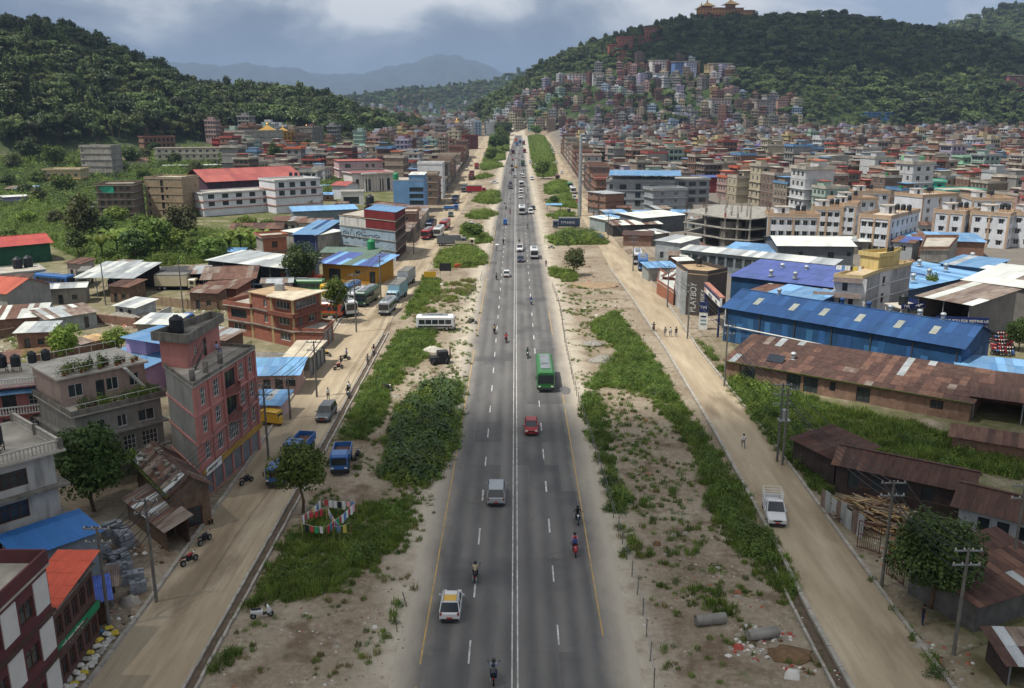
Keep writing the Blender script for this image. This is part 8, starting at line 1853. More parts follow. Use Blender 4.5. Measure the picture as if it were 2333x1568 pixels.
CL_S=mat('shirt_base',S('9aa0a8'),.9,.1);CL_T=mat('trouser_base',S('2c3038'),.9,.1);M_skin=mat('skin',S('8a5f48'),.7,.1);M_hair=mat('hair',S('17130f'),.7,.2)
CLO={n:mat('cloth_'+n.replace(' ','_'),S(h),.9,.12)for n,h in(('white','c9c9cb'),('black','1b1c20'),('red','a8242c'),('blue','3a5a98'),('pink','c98aa0'),('grey','5f6468'),('green','2f5a44'),('maroon','7a1f26'),('tan','8f7a5c'),('pale blue','8fa6c0'),('beige','b09f86'),('navy','222b45'))}
PM={k:person_mesh(k)for k in('stand','walk','ride','pillion','sit')}
hair_m=MB().lathe([(.115,-.03),(.125,.02),(.115,.08),(.07,.125),(0,.135)],12).mesh('hair',M_hair,True);helm_m=MB().lathe([(.12,-.1),(.145,-.02),(.145,.06),(.1,.14),(0,.17)],12).mesh('helmet',PAINT['black'],True)
def person(pose,shirt,trousers,label,p,rz=0.0,helmet=None,group=None,z=0.0):
 me,hd=PM[pose];t=thing('person',label,'person',(p[0],p[1],p[2]+z+.035),rz,group);b=obj('body',me,t);setmat(b,CLO[shirt],0);setmat(b,CLO[trousers],1)
 h=obj('helmet' if helmet else 'hair',helm_m if helmet else hair_m,t,(hd[0],hd[1]+.015,hd[2]+.02))
 if helmet and helmet!='black':setmat(h,PAINT[helmet])
 return t
def rider(kind,color,p,rz,desc,shirt,helmet='black',pil=None,group='traffic'):
 veh(kind,color,'%s %s %s'%(color,VN[kind][1],desc),p,rz,group);q=Vector((-math.sin(rz),math.cos(rz)))
 person('ride',shirt,random.choice(['navy','black','grey']),'rider in %s on the %s %s %s'%(shirt,color,VN[kind][1],desc),(p[0]+q.x*.18,p[1]+q.y*.18,p[2]),rz,helmet,group,-.08)
 if pil:person('pillion',pil,'navy','pillion passenger in %s on the %s %s %s'%(pil,color,VN[kind][1],desc),(p[0]+q.x*.62,p[1]+q.y*.62,p[2]),rz,'pink' if False else 'black',group,-.02)
def D(u,v):return at('D',u,v)
A_=math.pi;T=0.0
o=veh('hatch','white','white hatchback with orange stripes on its roof, nearest car on the highway',D(1028,1392),A_);MB().box(-.5,.2,1.525,.5,1.1,1.54).build('roof_stripe',PAINT['yellow'],o);MB().box(-.55,-.5,1.55,-.5,1.2,1.6).box(.5,-.5,1.55,.55,1.2,1.6).build('roof_rail',M_rim,o)
veh('suv','silver','silver sport utility car driving away left of the centre line',D(1131,1135),A_);veh('hatch','red','dark red car coming towards the camera behind the green bus',D(1210,983),T)
o=veh('bus','green','green bus coming towards the camera',D(1241,872),T);
rider('bike','black',D(1083,1320),A_,'ahead of the striped hatchback','beige');rider('bike','black',D(1125,1550),A_,'at the bottom edge of the picture','pale blue','black','grey');rider('bike','black',D(1316,1190),T,'near the right yellow line','black');rider('scooter','red',D(1310,1262),T,'carrying two near the right yellow line','blue','red','pink')
rider('bike','dark green',D(1202,815),T,'ahead of the green bus','green');rider('bike','red',D(1153,780),A_,'left of the centre line','red');rider('bike','black',D(1126,760),A_,'in the left outer lane','tan');rider('bike','blue',D(1210,695),T,'alone in the right lane','blue');rider('bike','black',D(1131,637),A_,'beside the white car','grey');rider('bike','black',D(1147,557),A_,'on the left shoulder','black');rider('bike','black',D(1202,522),T,'right of the white coach','black')
veh('hatch','white','white car driving away in the middle distance',D(1154,630),A_);veh('sedan','dark blue','dark blue car following the white pickup',D(1186,596),T);veh('pickup','white','white pickup with load cage ahead of the dark blue car',D(1184,572),T);person('stand','black','grey','man standing in the back of the white pickup',D(1183,565),T,None,None,.85)
veh('minibus','white','white and red minibus in the right lane',D(1217,587),T,second='red');veh('bus','white','white coach coming down the middle of the highway',D(1189,487),T);veh('van','white','white van stopped beside the white coach',D(1209,487),T);veh('tempo','blue','blue three-wheeler on the left shoulder',D(1151,512),A_);veh('hatch','black','black car beside the white van',D(1215,478),T);rider('scooter','red',D(1162,487),A_,'by the blue three-wheeler','red')
rt=random.Random(8);far=[(1186,452,'hatch','white'),(1187,440,'van','white'),(1188,425,'minibus','white'),(1163,420,'sedan','dark blue'),(1164,430,'suv','grey'),(1192,405,'van','white'),(1188,398,'sedan','white'),(1168,390,'suv','black'),(1175,383,'hatch','yellow'),(1166,380,'hatch','black'),(1191,378,'lorry','dark green'),(1212,410,'suv','white'),(1208,372,'van','white'),(1176,362,'hatch','white'),(1190,357,'hatch','silver'),(1169,350,'bus','maroon'),(1195,348,'bus','red'),(1182,342,'hatch','white'),(1189,336,'suv','white'),(1178,332,'lorry','blue'),(1193,330,'lorry','maroon'),(1171,336,'van','white'),(1185,326,'bus','blue'),(1176,324,'lorry','orange'),(1195,322,'sedan','white'),(1190,372,'sedan','black'),(1172,405,'hatch','silver'),(1168,366,'hatch','red')]
for i,(u,v,k,c)in enumerate(far):veh(k,c,'%s %s, %s vehicle up the far queue on the highway'%(c,VN[k][1],names[i]),D(u,v),T if u>1178 else A_,'far highway queue')
for i in range(26):
 v=rt.uniform(335,480);u=1174+rt.choice([-1,1])*rt.uniform(2,6.4)*(v-255)*.0255;p=D(u,v);rider('bike',rt.choice(['black','red','blue','black']),p,T if u>1174 else A_,'%s in the far stream of motorbikes'%names[i],rt.choice(['black','grey','navy','red','white','tan']),'black',None,'far motorbikes')
 # west side
H_=math.pi/2
veh('suv','grey','dark grey sport utility car on the west dirt road',D(744,952),T-.05);veh('truck','blue','blue tipper half behind the street tree, nearer one',D(648,1090),T-.1);veh('truck','blue','blue tipper behind the street tree, farther one',D(684,1035),T-.1);veh('truck','blue','blue tipper parked on the plot by the thicket',D(779,1062),T+.1)
veh('minibus','white','white bus turning across the left strip',D(993,752),H_,second='black');veh('lorry','pale blue','pale blue covered lorry parked at the west kerb',D(905,682),T-.12);veh('lorry','grey','grey covered lorry parked behind the pale blue one',D(925,650),T-.12,second='silver');veh('minibus','silver','silver minibus parked in front of the pale blue lorry',D(884,712),T-.1)
veh('bus','orange','orange bus beside the red brick villa',D(728,722),H_*.9,second='green');veh('bus','white','white and blue bus in the bus yard beside the orange one',D(785,712),.5,second='blue');veh('bus','dark green','green bus parked in the yard by the kerb',D(838,690),-.15);veh('bus','green','green and white bus behind the villa',D(690,668),H_,second='white');veh('lorry','orange','orange and blue lorry at the back of the bus yard',D(690,652),H_,second='red');veh('minibus','yellow','yellow bus in the bus yard',D(760,680),.8);veh('minibus','blue','blue bus in the bus yard, farthest',D(800,672),-.2);veh('minibus','white','white bus under the yard tin roof',D(810,690),-.2,second='red');veh('van','pale blue','pale blue van behind the villa wing',D(585,668),H_)
veh('bus','blue','blue bus beside the grey gabled house',D(128,655),1.2);veh('lorry','cream','cream lorry with striped box behind the yard wall',D(405,660),H_,second='cream');veh('lorry','maroon','brown lorry parked behind the cream one',D(400,645),H_,second='maroon');veh('truck','blue','small blue tipper by the gravel heaps',D(408,742),H_*.8);veh('lorry','grey','old grey lorry under the open truck shelter',D(195,650),.3);veh('tipper','dark blue','dark truck beside the open truck shelter',D(270,655),.2)
for lab,k,c,u,v,r in(('red bus parked at the west kerb, left','bus','red',975,543,-.1),('white and blue coach parked beside the red bus','bus','white',1000,538,-.05),('red bus behind the white coach','bus','red',1014,522,-.08),('blue truck behind the red buses','tipper','dark blue',982,522,-.1),('blue flatbed crossing the west road','truck','blue',1028,480,H_),('dark blue truck above the flatbed','tipper','dark blue',1038,463,-.05),('small dark pickup below the flatbed','pickup','dark green',1027,494,T),('white hatchback parked on the sandy plot','hatch','white',1075,516,H_),('lorry with red box on the west road','lorry','grey',1058,437,-.04),('red tanker lorry on the weeds','lorry','red',1085,440,H_),('white sedan crossing the far plot','sedan','white',1127,418,H_),('maroon lorry up the west road','lorry','maroon',1075,404,T),('brown lorry up the west road','tipper','maroon',1073,410,T),('red lorry up the west road, farthest','lorry','red',1086,385,T),('old grey lorry broken down in the bushes','tipper','grey',1030,560,H_),('stripped lorry chassis in the bushes','truck','cream',1060,562,H_),('parked white car on the far west road','hatch','white',1103,352,T),('second white car on the far west road','hatch','white',1118,338,T),('third white car on the far west road','van','white',1130,325,T)):
 veh(k,c,lab,D(u,v),r,'west side vehicles')
t=veh('tempo','yellow','yellow roller-like machine parked beside the pink corner house',D(622,968),1.2)
for lab,k,c,u,v,r,sh_,pil in(('pushed by two men at the west kerb, nearer','bike','red',771,842,2.4,None,None),('standing at the west kerb beside a man','bike','black',786,822,2.2,None,None),('parked by the shop row','bike','yellow',745,812,1.0,None,None),('parked red by the lower west kerb','bike','red',432,1285,2.6,None,None),('parked dark by the lower west kerb','bike','black',467,1238,2.8,None,None),('leaning at the kerb below the pink corner house','bike','black',562,1103,2.6,None,None),('standing on the sand beside the weeds','scooter','white',597,1408,1.9,None,None),('beside the thicket gap','bike','black',883,890,1.0,None,None),('ridden down the west road','bike','red',852,808,.1,'black',None),('waiting beside a standing man','bike','black',793,905,.3,'black',None),('parked at the left crossing','bike','black',1077,738,1.2,None,None),('parked on the right crossing','bike','dark blue',1256,567,1.4,None,None),('ridden away up the east road','bike','red',1489,755,3.1,'black',None),('coming down the east road','bike','black',1352,492,.0,'black',None),('beside the parked blue tipper','bike','black',815,1045,3.0,None,None)):
 (rider(k,c,D(u,v),r,lab,sh_,'black',pil,'side road bikes')if sh_ else veh(k,c,'%s %s %s'%(c,VN[k][1],lab),D(u,v),r,'side road bikes'))
 # east side
veh('pickup','white','white pickup with tall load cage on the east dirt road',D(1763,1178),T-.15);o=veh('lorry','dark blue','dark blue covered lorry parked crosswise below the pole',D(1290,520),-H_,second='dark blue');sign_text('TITANIC',1.0,M_sgnw,o,(1.25,-1.9,1.7),(math.pi/2,0,math.pi/2),spacing=1.3)
veh('van','blue','blue van on the bend of the east road',D(1366,550),A_);veh('bus','white','white bus at the tin sheds',D(1452,598),T-.12);veh('bus','blue','blue and white bus in front of the white bus',D(1464,612),T-.12,second='white')
for i,(u,v,k,c)in enumerate(((1305,440,'bus','white'),(1298,430,'bus','green'),(1308,455,'van','white'),(1317,462,'hatch','red'),(1270,410,'minibus','maroon'),(1280,395,'hatch','white'),(1268,372,'hatch','white'),(1262,350,'van','white'),(1258,340,'van','white'),(1255,332,'hatch','silver'),(1225,380,'suv','white'),(1240,378,'hatch','white'),(1232,384,'hatch','black'),(1243,382,'van','white'),(1296,488,'tempo','black'))):veh(k,c,'%s %s, %s of those parked up the east side'%(c,VN[k][1],names[i]),D(u,v),T if i not in(10,11,13)else H_,'east side vehicles')
veh('van','white','white van parked among the eastern houses',at('5',955,140),H_)
rb=random.Random(31)
for k in range(36):
 r_,c_=divmod(k,6);p=at('H',1500+c_*32+r_*4,470+r_*46);veh(rb.choice(['bike','bike','scooter']),rb.choice(['red','red','red','black','blue']),'parked motorbike, row %s spot %s in the crowded showroom yard'%(names[r_],names[c_]),(p.x,p.y,0),rb.uniform(.6,1.2),'showroom yard bikes')
for pose,s_,tr,lab,u,v,r in(('walk','white','grey','man in white shirt walking up the east road',1693,1022,A_),('walk','grey','grey','man in dark grey, left of three walking up the east road',1515,768,A_),('walk','white','grey','man in white, middle of three walking up the east road',1527,768,A_),('walk','black','navy','man in black, right of three walking up the east road',1540,768,A_),('stand','white','black','man in white standing on the west road',748,912,.5),('stand','white','black','man in white beside the waiting motorcycle',796,897,T),('stand','blue','black','man in blue shirt beside a motorcycle at the west kerb',790,818,2),('stand','black','navy','man in black bending to a red motorcycle',777,838,2),('walk','grey','black','person walking down the west road past the weeds',838,832,T),('sit','white','black','man in white sitting by the kerb below the shack',476,1192,.8),('stand','white','grey','person with pale umbrella on the left shoulder',1131,572,T),('stand','black','black','man in black on the right shoulder',1244,608,T),('walk','maroon','maroon','monk in red robe, left of a pair on the east road',1307,449,T),('walk','maroon','maroon','monk in red robe, right of a pair on the east road',1311,449,T),('stand','black','navy','person bending under the dark tree at bottom right',2100,1425,1.5),('sit','pale blue','blue','person in blue sitting on the pink house roof',0,0,1)):
 p=D(u,v)if u else(-33.2,94.2,12.0);person(pose,s_,tr,lab,p,r,None,None,-.45 if pose=='sit' else 0)
p=D(1131,572);t=thing('umbrella','pale umbrella held on the left shoulder of the road','umbrella',(p.x+.25,p.y-.2,p.z+1.0));MB().cyl((0,0,-.1),(0,0,1.0),.012,.012,5).build('stick',M_iron,t);MB().lathe([(.6,.8),(.5,.92),(.25,1.02),(0,1.05)],10).build('canopy',PAINT['white'],t)
bpy.data.batch_remove([q for p in VP.values()for q in family(p)])
# --------- kerbs, drains, fences
M_kerb=mat('kerb_concrete',S('98938a'),.95,.25,1.0)
def kerb(name,tab,side,dx,y0,y1,w,h,st,jit=.0):
 root=None;me=MB().box(-w/2,0,-.1,w/2,st*.965,h).mesh('kerb_stone',M_kerb);y=y0;rk=random.Random(int(y0*7+dx*13))
 root=struct(obj(name,MB().box(-w*.4,0,-.3,w*.4,.3,.01).mesh(name,M_kerb),None,(lerp_table(tab,y0)[side]+dx,y0-.4,0)))
 while y<y1:
  x=lerp_table(tab,y)[side]+dx;x2=lerp_table(tab,y+st)[side]+dx
  o=obj('kerb_stone',me,root,Vector((x,y,float(valley(y))))-root.location,-math.atan2(x2-x,st)+rk.uniform(-jit,jit));o.location.z+=rk.uniform(-jit,0)*.6;y+=st
kerb('west_kerb',LROAD,0,-.1,50,170,.3,.26,2.0,.012);kerb('west_drain_edge',LROAD,1,.1,48,150,.22,.2,1.2,.05);kerb('west_drain_edge',LROAD,1,.95,48,150,.2,.22,2.4,.03)
kerb('east_kerb',RROAD,1,.1,46,215,.3,.24,2.0,.015);kerb('east_drain_wall',RROAD,0,-.05,44,215,.35,.3,2.5,.01);kerb('east_drain_wall',RROAD,0,-1.2,44,70,.22,.25,2.5,.02)
def ditch(name,tab,side,x0,x1,y0,y1,m):strip(name,[(y,lerp_table(tab,y)[side]+x0,lerp_table(tab,y)[side]+x1)for y in(y0,60,75,90,110,y1)],.012,m)
ditch('drain',LROAD,1,.2,.86,45,150,mat('wet_ditch',S('5a4d3f'),.7,.35,1.0));ditch('drain',RROAD,0,-1.1,-.2,44,75,mat('wet_ditch',S('5a4d3f')))
def fence(label,pts,step,h,m,lean=.08,wires=2):
 P=[D(u,v)for u,v in pts];t=thing('fence',label,'fence',P[0]);rf=random.Random(len(label));pm=MB().cyl((0,0,-.1),(0,0,h),.05,.045,5).mesh('post',m);tops=[]
 for a,b in zip(P,P[1:]):
  n=max(1,int((b-a).length/step))
  for k in range(n):q=a.lerp(b,k/n)-P[0];o=obj('post',pm,t,q);o.rotation_euler=(rf.uniform(-lean,lean),rf.uniform(-lean,lean),0);tops.append(q)
 for w in range(wires):MB().tube([p+Vector((0,0,h*(.45+.45*w)))for p in tops],.012,3).build('wire',M_iron,t)
M_post=mat('fence_post',S('6f6a62'),.9,.3)
fence('leaning post fence along the right highway shoulder',[(1490,1567),(1465,1400),(1418,1240),(1398,1180),(1345,1000),(1310,890),(1290,800),(1275,700),(1256,650)],2.6,1.5,M_post);fence('broken post fence on the left shoulder',[(905,1440),(945,1330)],2.6,1.4,M_post,.2);fence('post fence around the left hoarding plot',[(1000,740),(1060,690),(1095,640),(1100,620)],4,1.4,M_post);fence('wire fence by the far left plots',[(1125,560),(1135,500),(1140,470),(1145,430),(1150,400)],7,1.5,M_post)
# --------- poles and cables
M_pole=mat('pole_concrete',S('66645f'),.9,.2,1.0);POLES={}
def pole(key,label,u,v,h,arms=2,rz=0.0,m=None,r=.15,trafo=False):
 p=D(u,v);t=thing('utility_pole',label,'pole',p,rz);MB().cyl((0,0,-.3),(0,0,h),r,r*.65,8).build('shaft',m or M_pole,t);POLES[key]=(p,h)
 for k in range(arms):
  z=h-.25-k*1.1;MB().box(-1.0,-.05,z,1.0,.05,z+.1).build('cross_arm',M_iron,t)
  for x in(-.9,-.3,.3,.9):MB().lathe([(.05,0),(.07,.08),(.04,.16),(0,.2)],6,0,(x,0,z+.1)).build('insulator',M_conc_l,t)
 if trafo:MB().cyl((.45,0,h*.55),(.45,0,h*.55+1.1),.38,.38,10).box(-.2,-.5,h*.55-.15,1.0,.5,h*.55).build('transformer',M_galv,t)
 return t
for a in(('a','pole by the sacks at the lower west kerb',250,1432,8.5),('b','pole in the block yard at the west kerb',357,1372,9.0),('c','pole in front of the pink corner house',612,1048,9.0),('d','short pole by the yellow machine',662,955,5.5,1),('e','pole at the bus yard corner',812,757,10.5),('f','pole by the fuel station',868,678,9),('g','pole beside the mural house',943,580,8.5),('h','pole on the shop row pavement',722,905,8),('i','leaning pole on the dirt lane by the truck shelter',241,696,10,0),('j','pole on the dirt lane by the mud wall',418,715,10.5,0),('k','pole behind the blue-roofed shop',690,770,7,1),('m','pole with red sign at the timber yard',2008,1338,9.5),('n','left of twin poles with transformer on the east road',1770,1052,9.2,3,0,None,.15,True),('o','right of twin poles with transformer on the east road',1782,1060,9.0,1),('p','pole at the bottom right corner',2172,1492,8.5),('q','pole by the patchwork shed',1650,880,9),('r','pole in front of the big wall lettering',1566,772,9.5),('s','pole by the tin shops, first beyond the lettering',1520,700,8.5),('t','pole by the parked white bus',1442,618,8.5),('u','pole at the brick house corner',1385,552,9),('v','pole on the far right edge behind the tin workshop',2300,1330,9)):pole(*a)
pole('x','tall thick steel mast beside the east road',1320,492,30,0,0,M_galv,.75)
def cables(label,keys,offs,sag=.7):
 p0=POLES[keys[0]][0];t=thing('power_cables',label,'cables',p0)
 for ox,dz in offs:
  pts=[]
  for a,b in zip(keys,keys[1:]):
   A0,ha=POLES[a];B0,hb=POLES[b]
   for k in range(11):f=k/10;q=A0.lerp(B0,f);pts.append(Vector((q.x+ox,q.y,q.z+ha+(hb-ha)*f+dz-sag*4*f*(1-f)))-p0)
  MB().tube(pts,.042,4).build('cable',M_black,t)
cables('sagging cables along the lower west kerb','abc',[(-.9,0),(-.3,0),(.3,0),(.9,0),(-.5,-1.2),(.5,-1.2),(0,-2.2),(.2,-2.6)],1.0);cables('cables along the upper west road','chefg',[(-.9,0),(.3,0),(.9,0),(0,-1.3)],.8);cables('cables along the lower east road','pmoq',[(-.9,0),(-.3,0),(.9,0),(0,-1.2),(.3,-2)],.9);cables('cables along the upper east road','qrstu',[(-.9,0),(.3,0),(.9,0),(0,-1.2)],.6)
p,h=POLES['m'];t=thing('sign','small red and yellow sign hung on the timber yard pole','sign',(p.x+.2,p.y-.1,2.6),R(-50));MB().box(0,-.03,0,.9,.03,1.4).build('board',PAINT['red'],t);MB().box(.1,-.04,1.0,.8,-.032,1.3).build('panel',PAINT['yellow'],t)
# --------- yard goods and litter
rd=random.Random(77);blk=MB().box(-.2,-.1,0,.2,.1,.19).mesh('block',mat('cement_block',S('82868c'),.95,.2,1.0,objvar=.12))
for i,(x,y,nx,ny,nz,rz)in enumerate(((-37.2,74.4,4,7,6,.75),(-35.3,72.4,3,9,7,.75),(-36.4,70.3,3,6,5,.75),(-34.6,69.6,4,6,4,.75),(-33.6,67.6,5,5,4,.5),(-31.7,65.9,4,4,5,.4),(-30.7,64.5,3,4,5,.4))):
 t=thing('block_stack','%s stack of grey cement blocks from the back of the block yard'%names[i],'block stack',(x,y,0),rz,'block stacks')
 for a in range(nx):
  for b in range(ny):
   for c in range(max(1,nz-rd.choice([0,0,0,1,2]))):
    if 0<a<nx-1 and 0<b<ny-1 and c<nz-2:continue
    obj('block',blk,t,((a-nx/2)*.42+rd.uniform(-.02,.02),(b-ny/2)*.22,c*.195),rd.uniform(-.05,.05))
bag=MB().loft([ringr(-.34,.1,.02,.1,.03),ringr(-.2,.22,0,.24,.1),ringr(.2,.22,0,.24,.1),ringr(.34,.1,.02,.1,.03)]);bags=[bag.mesh('sack',mat('sack_'+n,S(c),.9,.2,2))for n,c in(('white','b9b7ae'),('yellow','b5a23e'),('grey','8f8d86'))]
for k in range(34):
 f=k/33;x=-30.1-.1*math.sin(k)-(.5 if k%3==0 else 0);y=50+f*8.5;o=obj('sack',rd.choices(bags,[5,2,2])[0],None,(x,y,.02 if k%3 else.2),rd.uniform(0,3));tag(o,'%s filled sack from the near end along the west kerb'%(names[k]if k<30 else 'thirty-'+names[k-30]),'sack','kerb sacks')
jar=MB().lathe([(0,0),(.14,0),(.15,.05),(.15,.36),(.06,.44),(.05,.5),(0,.5)],10).mesh('water_jar',mat('jar_blue',S('3f6a8a'),.3,.1),True)
for k in range(3):tag(obj('water_jar',jar,None,(-31.4+k*.35,57.9+.15*(k%2),.02)),'blue water jar, %s of three on the bare kerb side'%names[k],'water jar')
pipe=[(r,z)for r,z in((.42,0),(.42,2.4),(.34,2.4),(.34,0),(.42,0))]
for lab,u,v,rz in(('concrete drain pipe lying on the rubble, left of two',1613,1422,1.75),('concrete drain pipe lying on the rubble, right of two',1732,1456,1.8)):p=D(u,v);o=tag(obj('concrete_pipe',MB().lathe(pipe,18).mesh('concrete_pipe',M_conc,True),None,(p.x-1.0,p.y-.2,.42)),lab,'pipe');o.rotation_euler=(0,math.pi/2,rz-math.pi/2)
# clothes lines
t0=D(755,1215)
for i,(a,b)in enumerate((((688,1215),(735,1172)),((735,1172),(815,1178)),((690,1230),(745,1238)),((745,1238),(812,1180)),((748,1192),(775,1236)),((700,1205),(745,1190)),((760,1238),(800,1228)))):
 p,q=D(*a),D(*b);t=thing('clothes_line','%s clothes line hung with washing in the left weeds'%names[i],'clothes line',p,0,'clothes lines')
 for e in(p,q):MB().cyl((e.x-p.x,e.y-p.y,0),(e.x-p.x,e.y-p.y,1.75),.035,.03,5).build('pole',M_wood_l,t)
 L=(q-p).length;n=int(L/.42);MB().tube([(0,0,1.65),((q-p).x/2,(q-p).y/2,1.5),((q-p).x,(q-p).y,1.65)],.012,4).build('rope',M_fr_white,t)
 for k in range(1,n):
  f=k/n;c=(q-p)*f;hh=rd.uniform(.25,.42);MB().obox((c.x,c.y,1.6-.14*(1-abs(2*f-1))-hh),(.17,.012,hh),Matrix.Rotation(math.atan2((q-p).y,(q-p).x)+rd.uniform(-.2,.2),3,'Z')).build('garment',rd.choices(cl,[6,3,1,3,2,2,1,2])[0],t)
def heap(name,label,u,v,r,h,m,sq=.7):
 p=D(u,v);mb=MB();n=18
 prof=[(1,0),(.85,.22),(.6,.55),(.35,.85),(.12,.98)]
 mb.loft([[(math.cos(2*math.pi*k/n)*r*a*(1+.14*math.sin(3*k+a*5)),math.sin(2*math.pi*k/n)*r*a*sq*(1+.14*math.cos(2*k+a*3)),h*b*(1+.12*math.sin(k*2.1)))for k in range(n)]for a,b in prof]);o=mb.build(name,m,None,True);o.location=p;tag(o,label,'heap');return o
M_grav=mat('gravel',S('85817a'),.95,.35,3.0,bump=.06,bscale=5);M_soil=mat('brown_soil',S('6b553f'),.98,.35,1.5,bump=.08,bscale=4);M_rub=mat('brick_rubble',S('8a7a6c'),.95,.45,4.0,bump=.08,bscale=6)
for a in(('gravel_heap','grey gravel heap in the right strip, nearer',1375,822,2.6,.9,M_grav),('gravel_heap','grey gravel heap in the right strip, farther',1350,785,2.2,.7,M_grav),('rubbish_heap','rubbish heap with coloured scraps at bottom right',1800,1492,1.7,.22,M_soil),('rubble_heap','pale rubble heap near the broken machine',985,800,2.0,.8,M_conc_l),('rubble_heap','brick rubble heap beside the left thicket',922,843,2.0,.5,M_rub),('soil_heap','brown soil bank on the rubble plot',1355,650,6,.5,mat('pale_soil',S('8f7b62'),.98,.35,1.2,bump=.1,bscale=3)),('sand_heap','sand heap beside the small blue tipper',440,740,4,1.2,mat('tan_sand',S('a8906a'),.95,.2,2)),('gravel_heap','gravel heap in front of the yard wall',300,725,6,1.5,M_grav),('soil_heap','dark dug soil in the left yard',95,800,6,.5,M_soil)):heap(*a)
p=D(1003,828);t=thing('broken_machine','rusting black machine abandoned in the left strip','machine',p,.3);MB().box(-1.6,-.8,.3,1.4,.8,1.2).box(-.4,-.7,1.2,1.2,.7,2.0).build('body',M_trimk,t);MB().cyl((1.6,0,.6),(1.6,0,2.6),.12,.1,6).build('chimney',M_rust,t);wheel(t,-1.2,-.8,.5,.3);wheel(t,.9,-.8,.5,.3)
p=D(1288,890);o=struct(obj('puddle',MB().poly([(math.cos(k*.4)*(.75+.1*math.sin(k*2)),math.sin(k*.4)*1.9*(1+.1*math.cos(k*3)),.03)for k in range(15)]).mesh('puddle',mat('muddy_water',(.06,.05,.04),.05,.2,spec=.6)),None,p))
for i,(u,v)in enumerate(((1035,606),(1048,602),(1044,610))):p=D(u,v);tag(obj('road_barrier',MB().loft([ringr(-1,.3,0,.3,.03),ringr(-.98,.22,.05,.95,.05),ringr(.98,.22,.05,.95,.05),ringr(1,.3,0,.3,.03)]).mesh('road_barrier',PAINT['orange']),None,p,1.2+i*.4),'orange plastic road barrier, %s of three by the left shoulder'%names[i],'barrier')
for i,(u,v,lab)in enumerate(((1015,628,'dark picture hoarding on two posts in the left strip'),(980,642,'low bent hoarding beside the picture hoarding'))):
 p=D(u,v);t=thing('hoarding',lab,'sign',p,.1);MB().box(-1.4,-.04,1.1,1.4,.04,3.0-.6*i).build('board',M_trimk if i==0 else PAINT['yellow'],t)
 for x in(-1.2,1.2):MB().cyl((x,0,0),(x,0,1.2),.05,.05,5).build('post',M_iron,t)
p=D(1262,482);t=thing('bus_shelter','small bus shelter with pale blue roof in the right strip','shelter',p);
for x in(-2.6,2.6):
 for y in(-1,1):MB().box(x-.06,y-.06,0,x+.06,y+.06,2.6).build('post',M_iron,t)
sheet_roof(t,(-3.1,-1.5,2.6),(6.2,0,0),(0,3,.4),6,1,[M_blue_lt])
# litter, stones and clods strewn over the bare strips (too many to count)
def strew(name,label,polys,dens,sizes,mats_,seed):
 rng=np.random.RandomState(seed);V=[];F=[];MI=[]
 for poly in polys:
  P=[(D(*q).x,D(*q).y)for q in poly];xs,ys=[p[0]for p in P],[p[1]for p in P];n=int((max(xs)-min(xs))*(max(ys)-min(ys))*dens);x,y=rng.uniform(min(xs),max(xs),n),rng.uniform(min(ys),max(ys),n);k=in_poly(x,y,P)&(fbm(x,y,.5,seed)>-.2)
  for a,b in zip(x[k],y[k]):
   s=rng.uniform(*sizes)*(1+3*(rng.rand()<.04));h=s*rng.uniform(.3,.7);i=len(V);an=rng.uniform(0,3);z=float(valley(b))
   for zz,q in((0,1),(h,.6)):
    for c in range(4):t_=an+c*1.57;V.append((a+math.cos(t_)*s*q,b+math.sin(t_)*s*q*.7,z+zz-.01))
   F+=[(i+4,i+5,i+6,i+7)]+[(i+c,i+(c+1)%4,i+4+(c+1)%4,i+4+c)for c in range(4)];MI+=[rng.choice(len(mats_),p=[.45,.25,.15,.15]if len(mats_)==4 else None)]*5
 o=struct(obj(name,np_mesh(name,np.array(V),np.array(F),mats_,MI)),'stuff');o['label']=label;o['category']='litter'
BARE=[[(480,1500),(640,1400),(830,1340),(950,1300),(905,1567),(440,1567)],[(1390,900),(1480,950),(1600,1130),(1720,1310),(1860,1430),(1930,1567),(1500,1567),(1420,1240)],[(1270,620),(1380,600),(1420,700),(1300,760)],[(880,870),(980,850),(900,960)],[(960,640),(1090,640),(1040,730)]]
strew('ground_litter','stones, clods and scraps strewn over the bare strips',BARE,2.2,(.03,.13),[mat('stone_grey',S('8f8a80')),M_soil,mat('scrap_white',S('c2c0ba'),.9,.1),M_brick_o],5)
strew('rubbish_scraps','coloured scraps of rubbish on the heap at bottom right',[[(1690,1420),(1800,1440),(1870,1500),(1860,1550),(1740,1540),(1660,1480)]],12,(.06,.26),[mat('stone_grey',S('8f8a80')),mat('scrap_white',S('c2c0ba')),M_soil,mat('scrap_red',S('9a4a40'),.9,.2)],6)
strew('yard_scraps','scrap and rubble between the yard sheds on the left',[[(0,760),(330,700),(520,700),(500,790),(300,800),(100,870),(0,880)],[(210,1250),(330,1180),(420,1160),(330,1400),(250,1440)],[(560,650),(860,640),(830,740),(700,760)],[(1980,1190),(2130,1180),(2160,1230),(2000,1300)],[(2060,1440),(2180,1480),(2330,1420),(2330,1567),(2190,1567)]],2.4,(.06,.28),[mat('stone_grey',S('8f8a80')),M_wood,mat('scrap_white',S('c2c0ba')),M_brick_o],7)
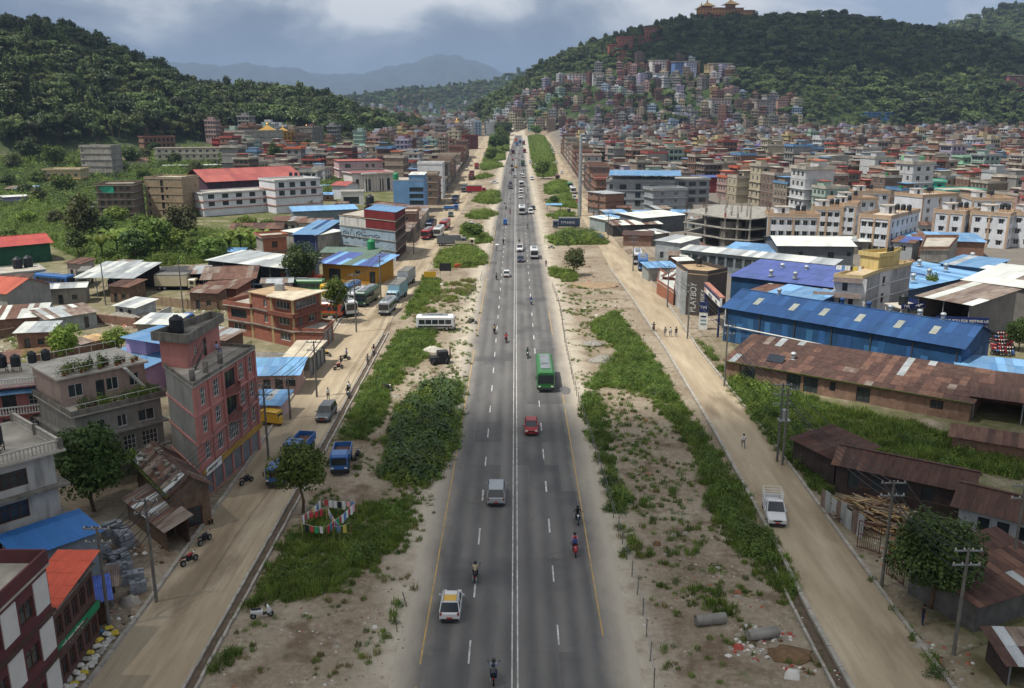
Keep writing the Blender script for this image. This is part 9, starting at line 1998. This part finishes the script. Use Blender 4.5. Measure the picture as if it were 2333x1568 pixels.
# --------- air
def build_shade_clouds():  # unseen clouds added up-sun so their shadows darken the foreground and hills
 m=bpy.data.materials.new('shade_cloud');m.use_nodes=True;N=m.node_tree.nodes;L=m.node_tree.links;N.clear()
 out=N.new('ShaderNodeOutputMaterial');d=N.new('ShaderNodeBsdfDiffuse');d.inputs[0].default_value=(.9,.9,.9,1);tl=N.new('ShaderNodeBsdfTranslucent');tl.inputs[0].default_value=(.9,.9,.9,1);tr=N.new('ShaderNodeBsdfTransparent');a=N.new('ShaderNodeMixShader');b=N.new('ShaderNodeMixShader');a.inputs[0].default_value=.5;b.inputs[0].default_value=.33
 L.new(d.outputs[0],a.inputs[1]);L.new(tl.outputs[0],a.inputs[2]);L.new(a.outputs[0],b.inputs[1]);L.new(tr.outputs[0],b.inputs[2]);L.new(b.outputs[0],out.inputs[0])
 rng=np.random.RandomState(12);H=960.0
 for lab,x0,x1,y0,y1 in(('cloud added out of view to shade the near stretch of road',-620,330,-900,118),('cloud added out of view to shade the left hill',-760,-230,640,960),('cloud added out of view to shade the right hill',180,1150,1060,1520)):
  cx,cy=(x0+x1)/2+SUNV.x/SUNV.z*H,(y0+y1)/2+SUNV.y/SUNV.z*H;n,k=64,20;V=[]
  for j in range(k+1):
   ph=math.pi*j/k
   for i in range(n):
    a_=2*math.pi*i/n;wob=1+(.10*math.sin(3*a_+1)+.07*math.sin(7*a_+2)+.05*math.sin(13*a_+j)+.03*math.sin(23*a_+2*j))*120/(y1-y0)
    sq=(abs(math.cos(a_))**6+abs(math.sin(a_))**6)**(-1/6)
    V.append((cx+math.cos(a_)*sq*wob*math.sin(ph)*(x1-x0)/2,cy+math.sin(a_)*sq*wob*math.sin(ph)*(y1-y0)/2,H+math.cos(ph)*(60+25*math.sin(5*a_)*math.sin(ph))))
  F=np.array([(j*n+i,j*n+(i+1)%n,(j+1)*n+(i+1)%n,(j+1)*n+i)for j in range(k)for i in range(n)])
  o=obj('cloud',np_mesh('cloud',np.array(V),F,[m]));struct(o);o['label']=lab
build_shade_clouds()
def build_haze():
 m=bpy.data.materials.new('haze_air');m.use_nodes=True;N=m.node_tree.nodes;N.clear()
 out=N.new('ShaderNodeOutputMaterial');v=N.new('ShaderNodeVolumePrincipled')
 v.inputs['Color'].default_value=(0.40,0.55,0.80,1);v.inputs['Density'].default_value=HAZE_D;v.inputs['Anisotropy'].default_value=0.0
 m.node_tree.links.new(v.outputs[0],out.inputs['Volume'])
 o=MB().box(-15000,-700,-12,15000,15500,860).build('haze',m);struct(o,'stuff')
HAZE_D=9.5e-5
build_haze()
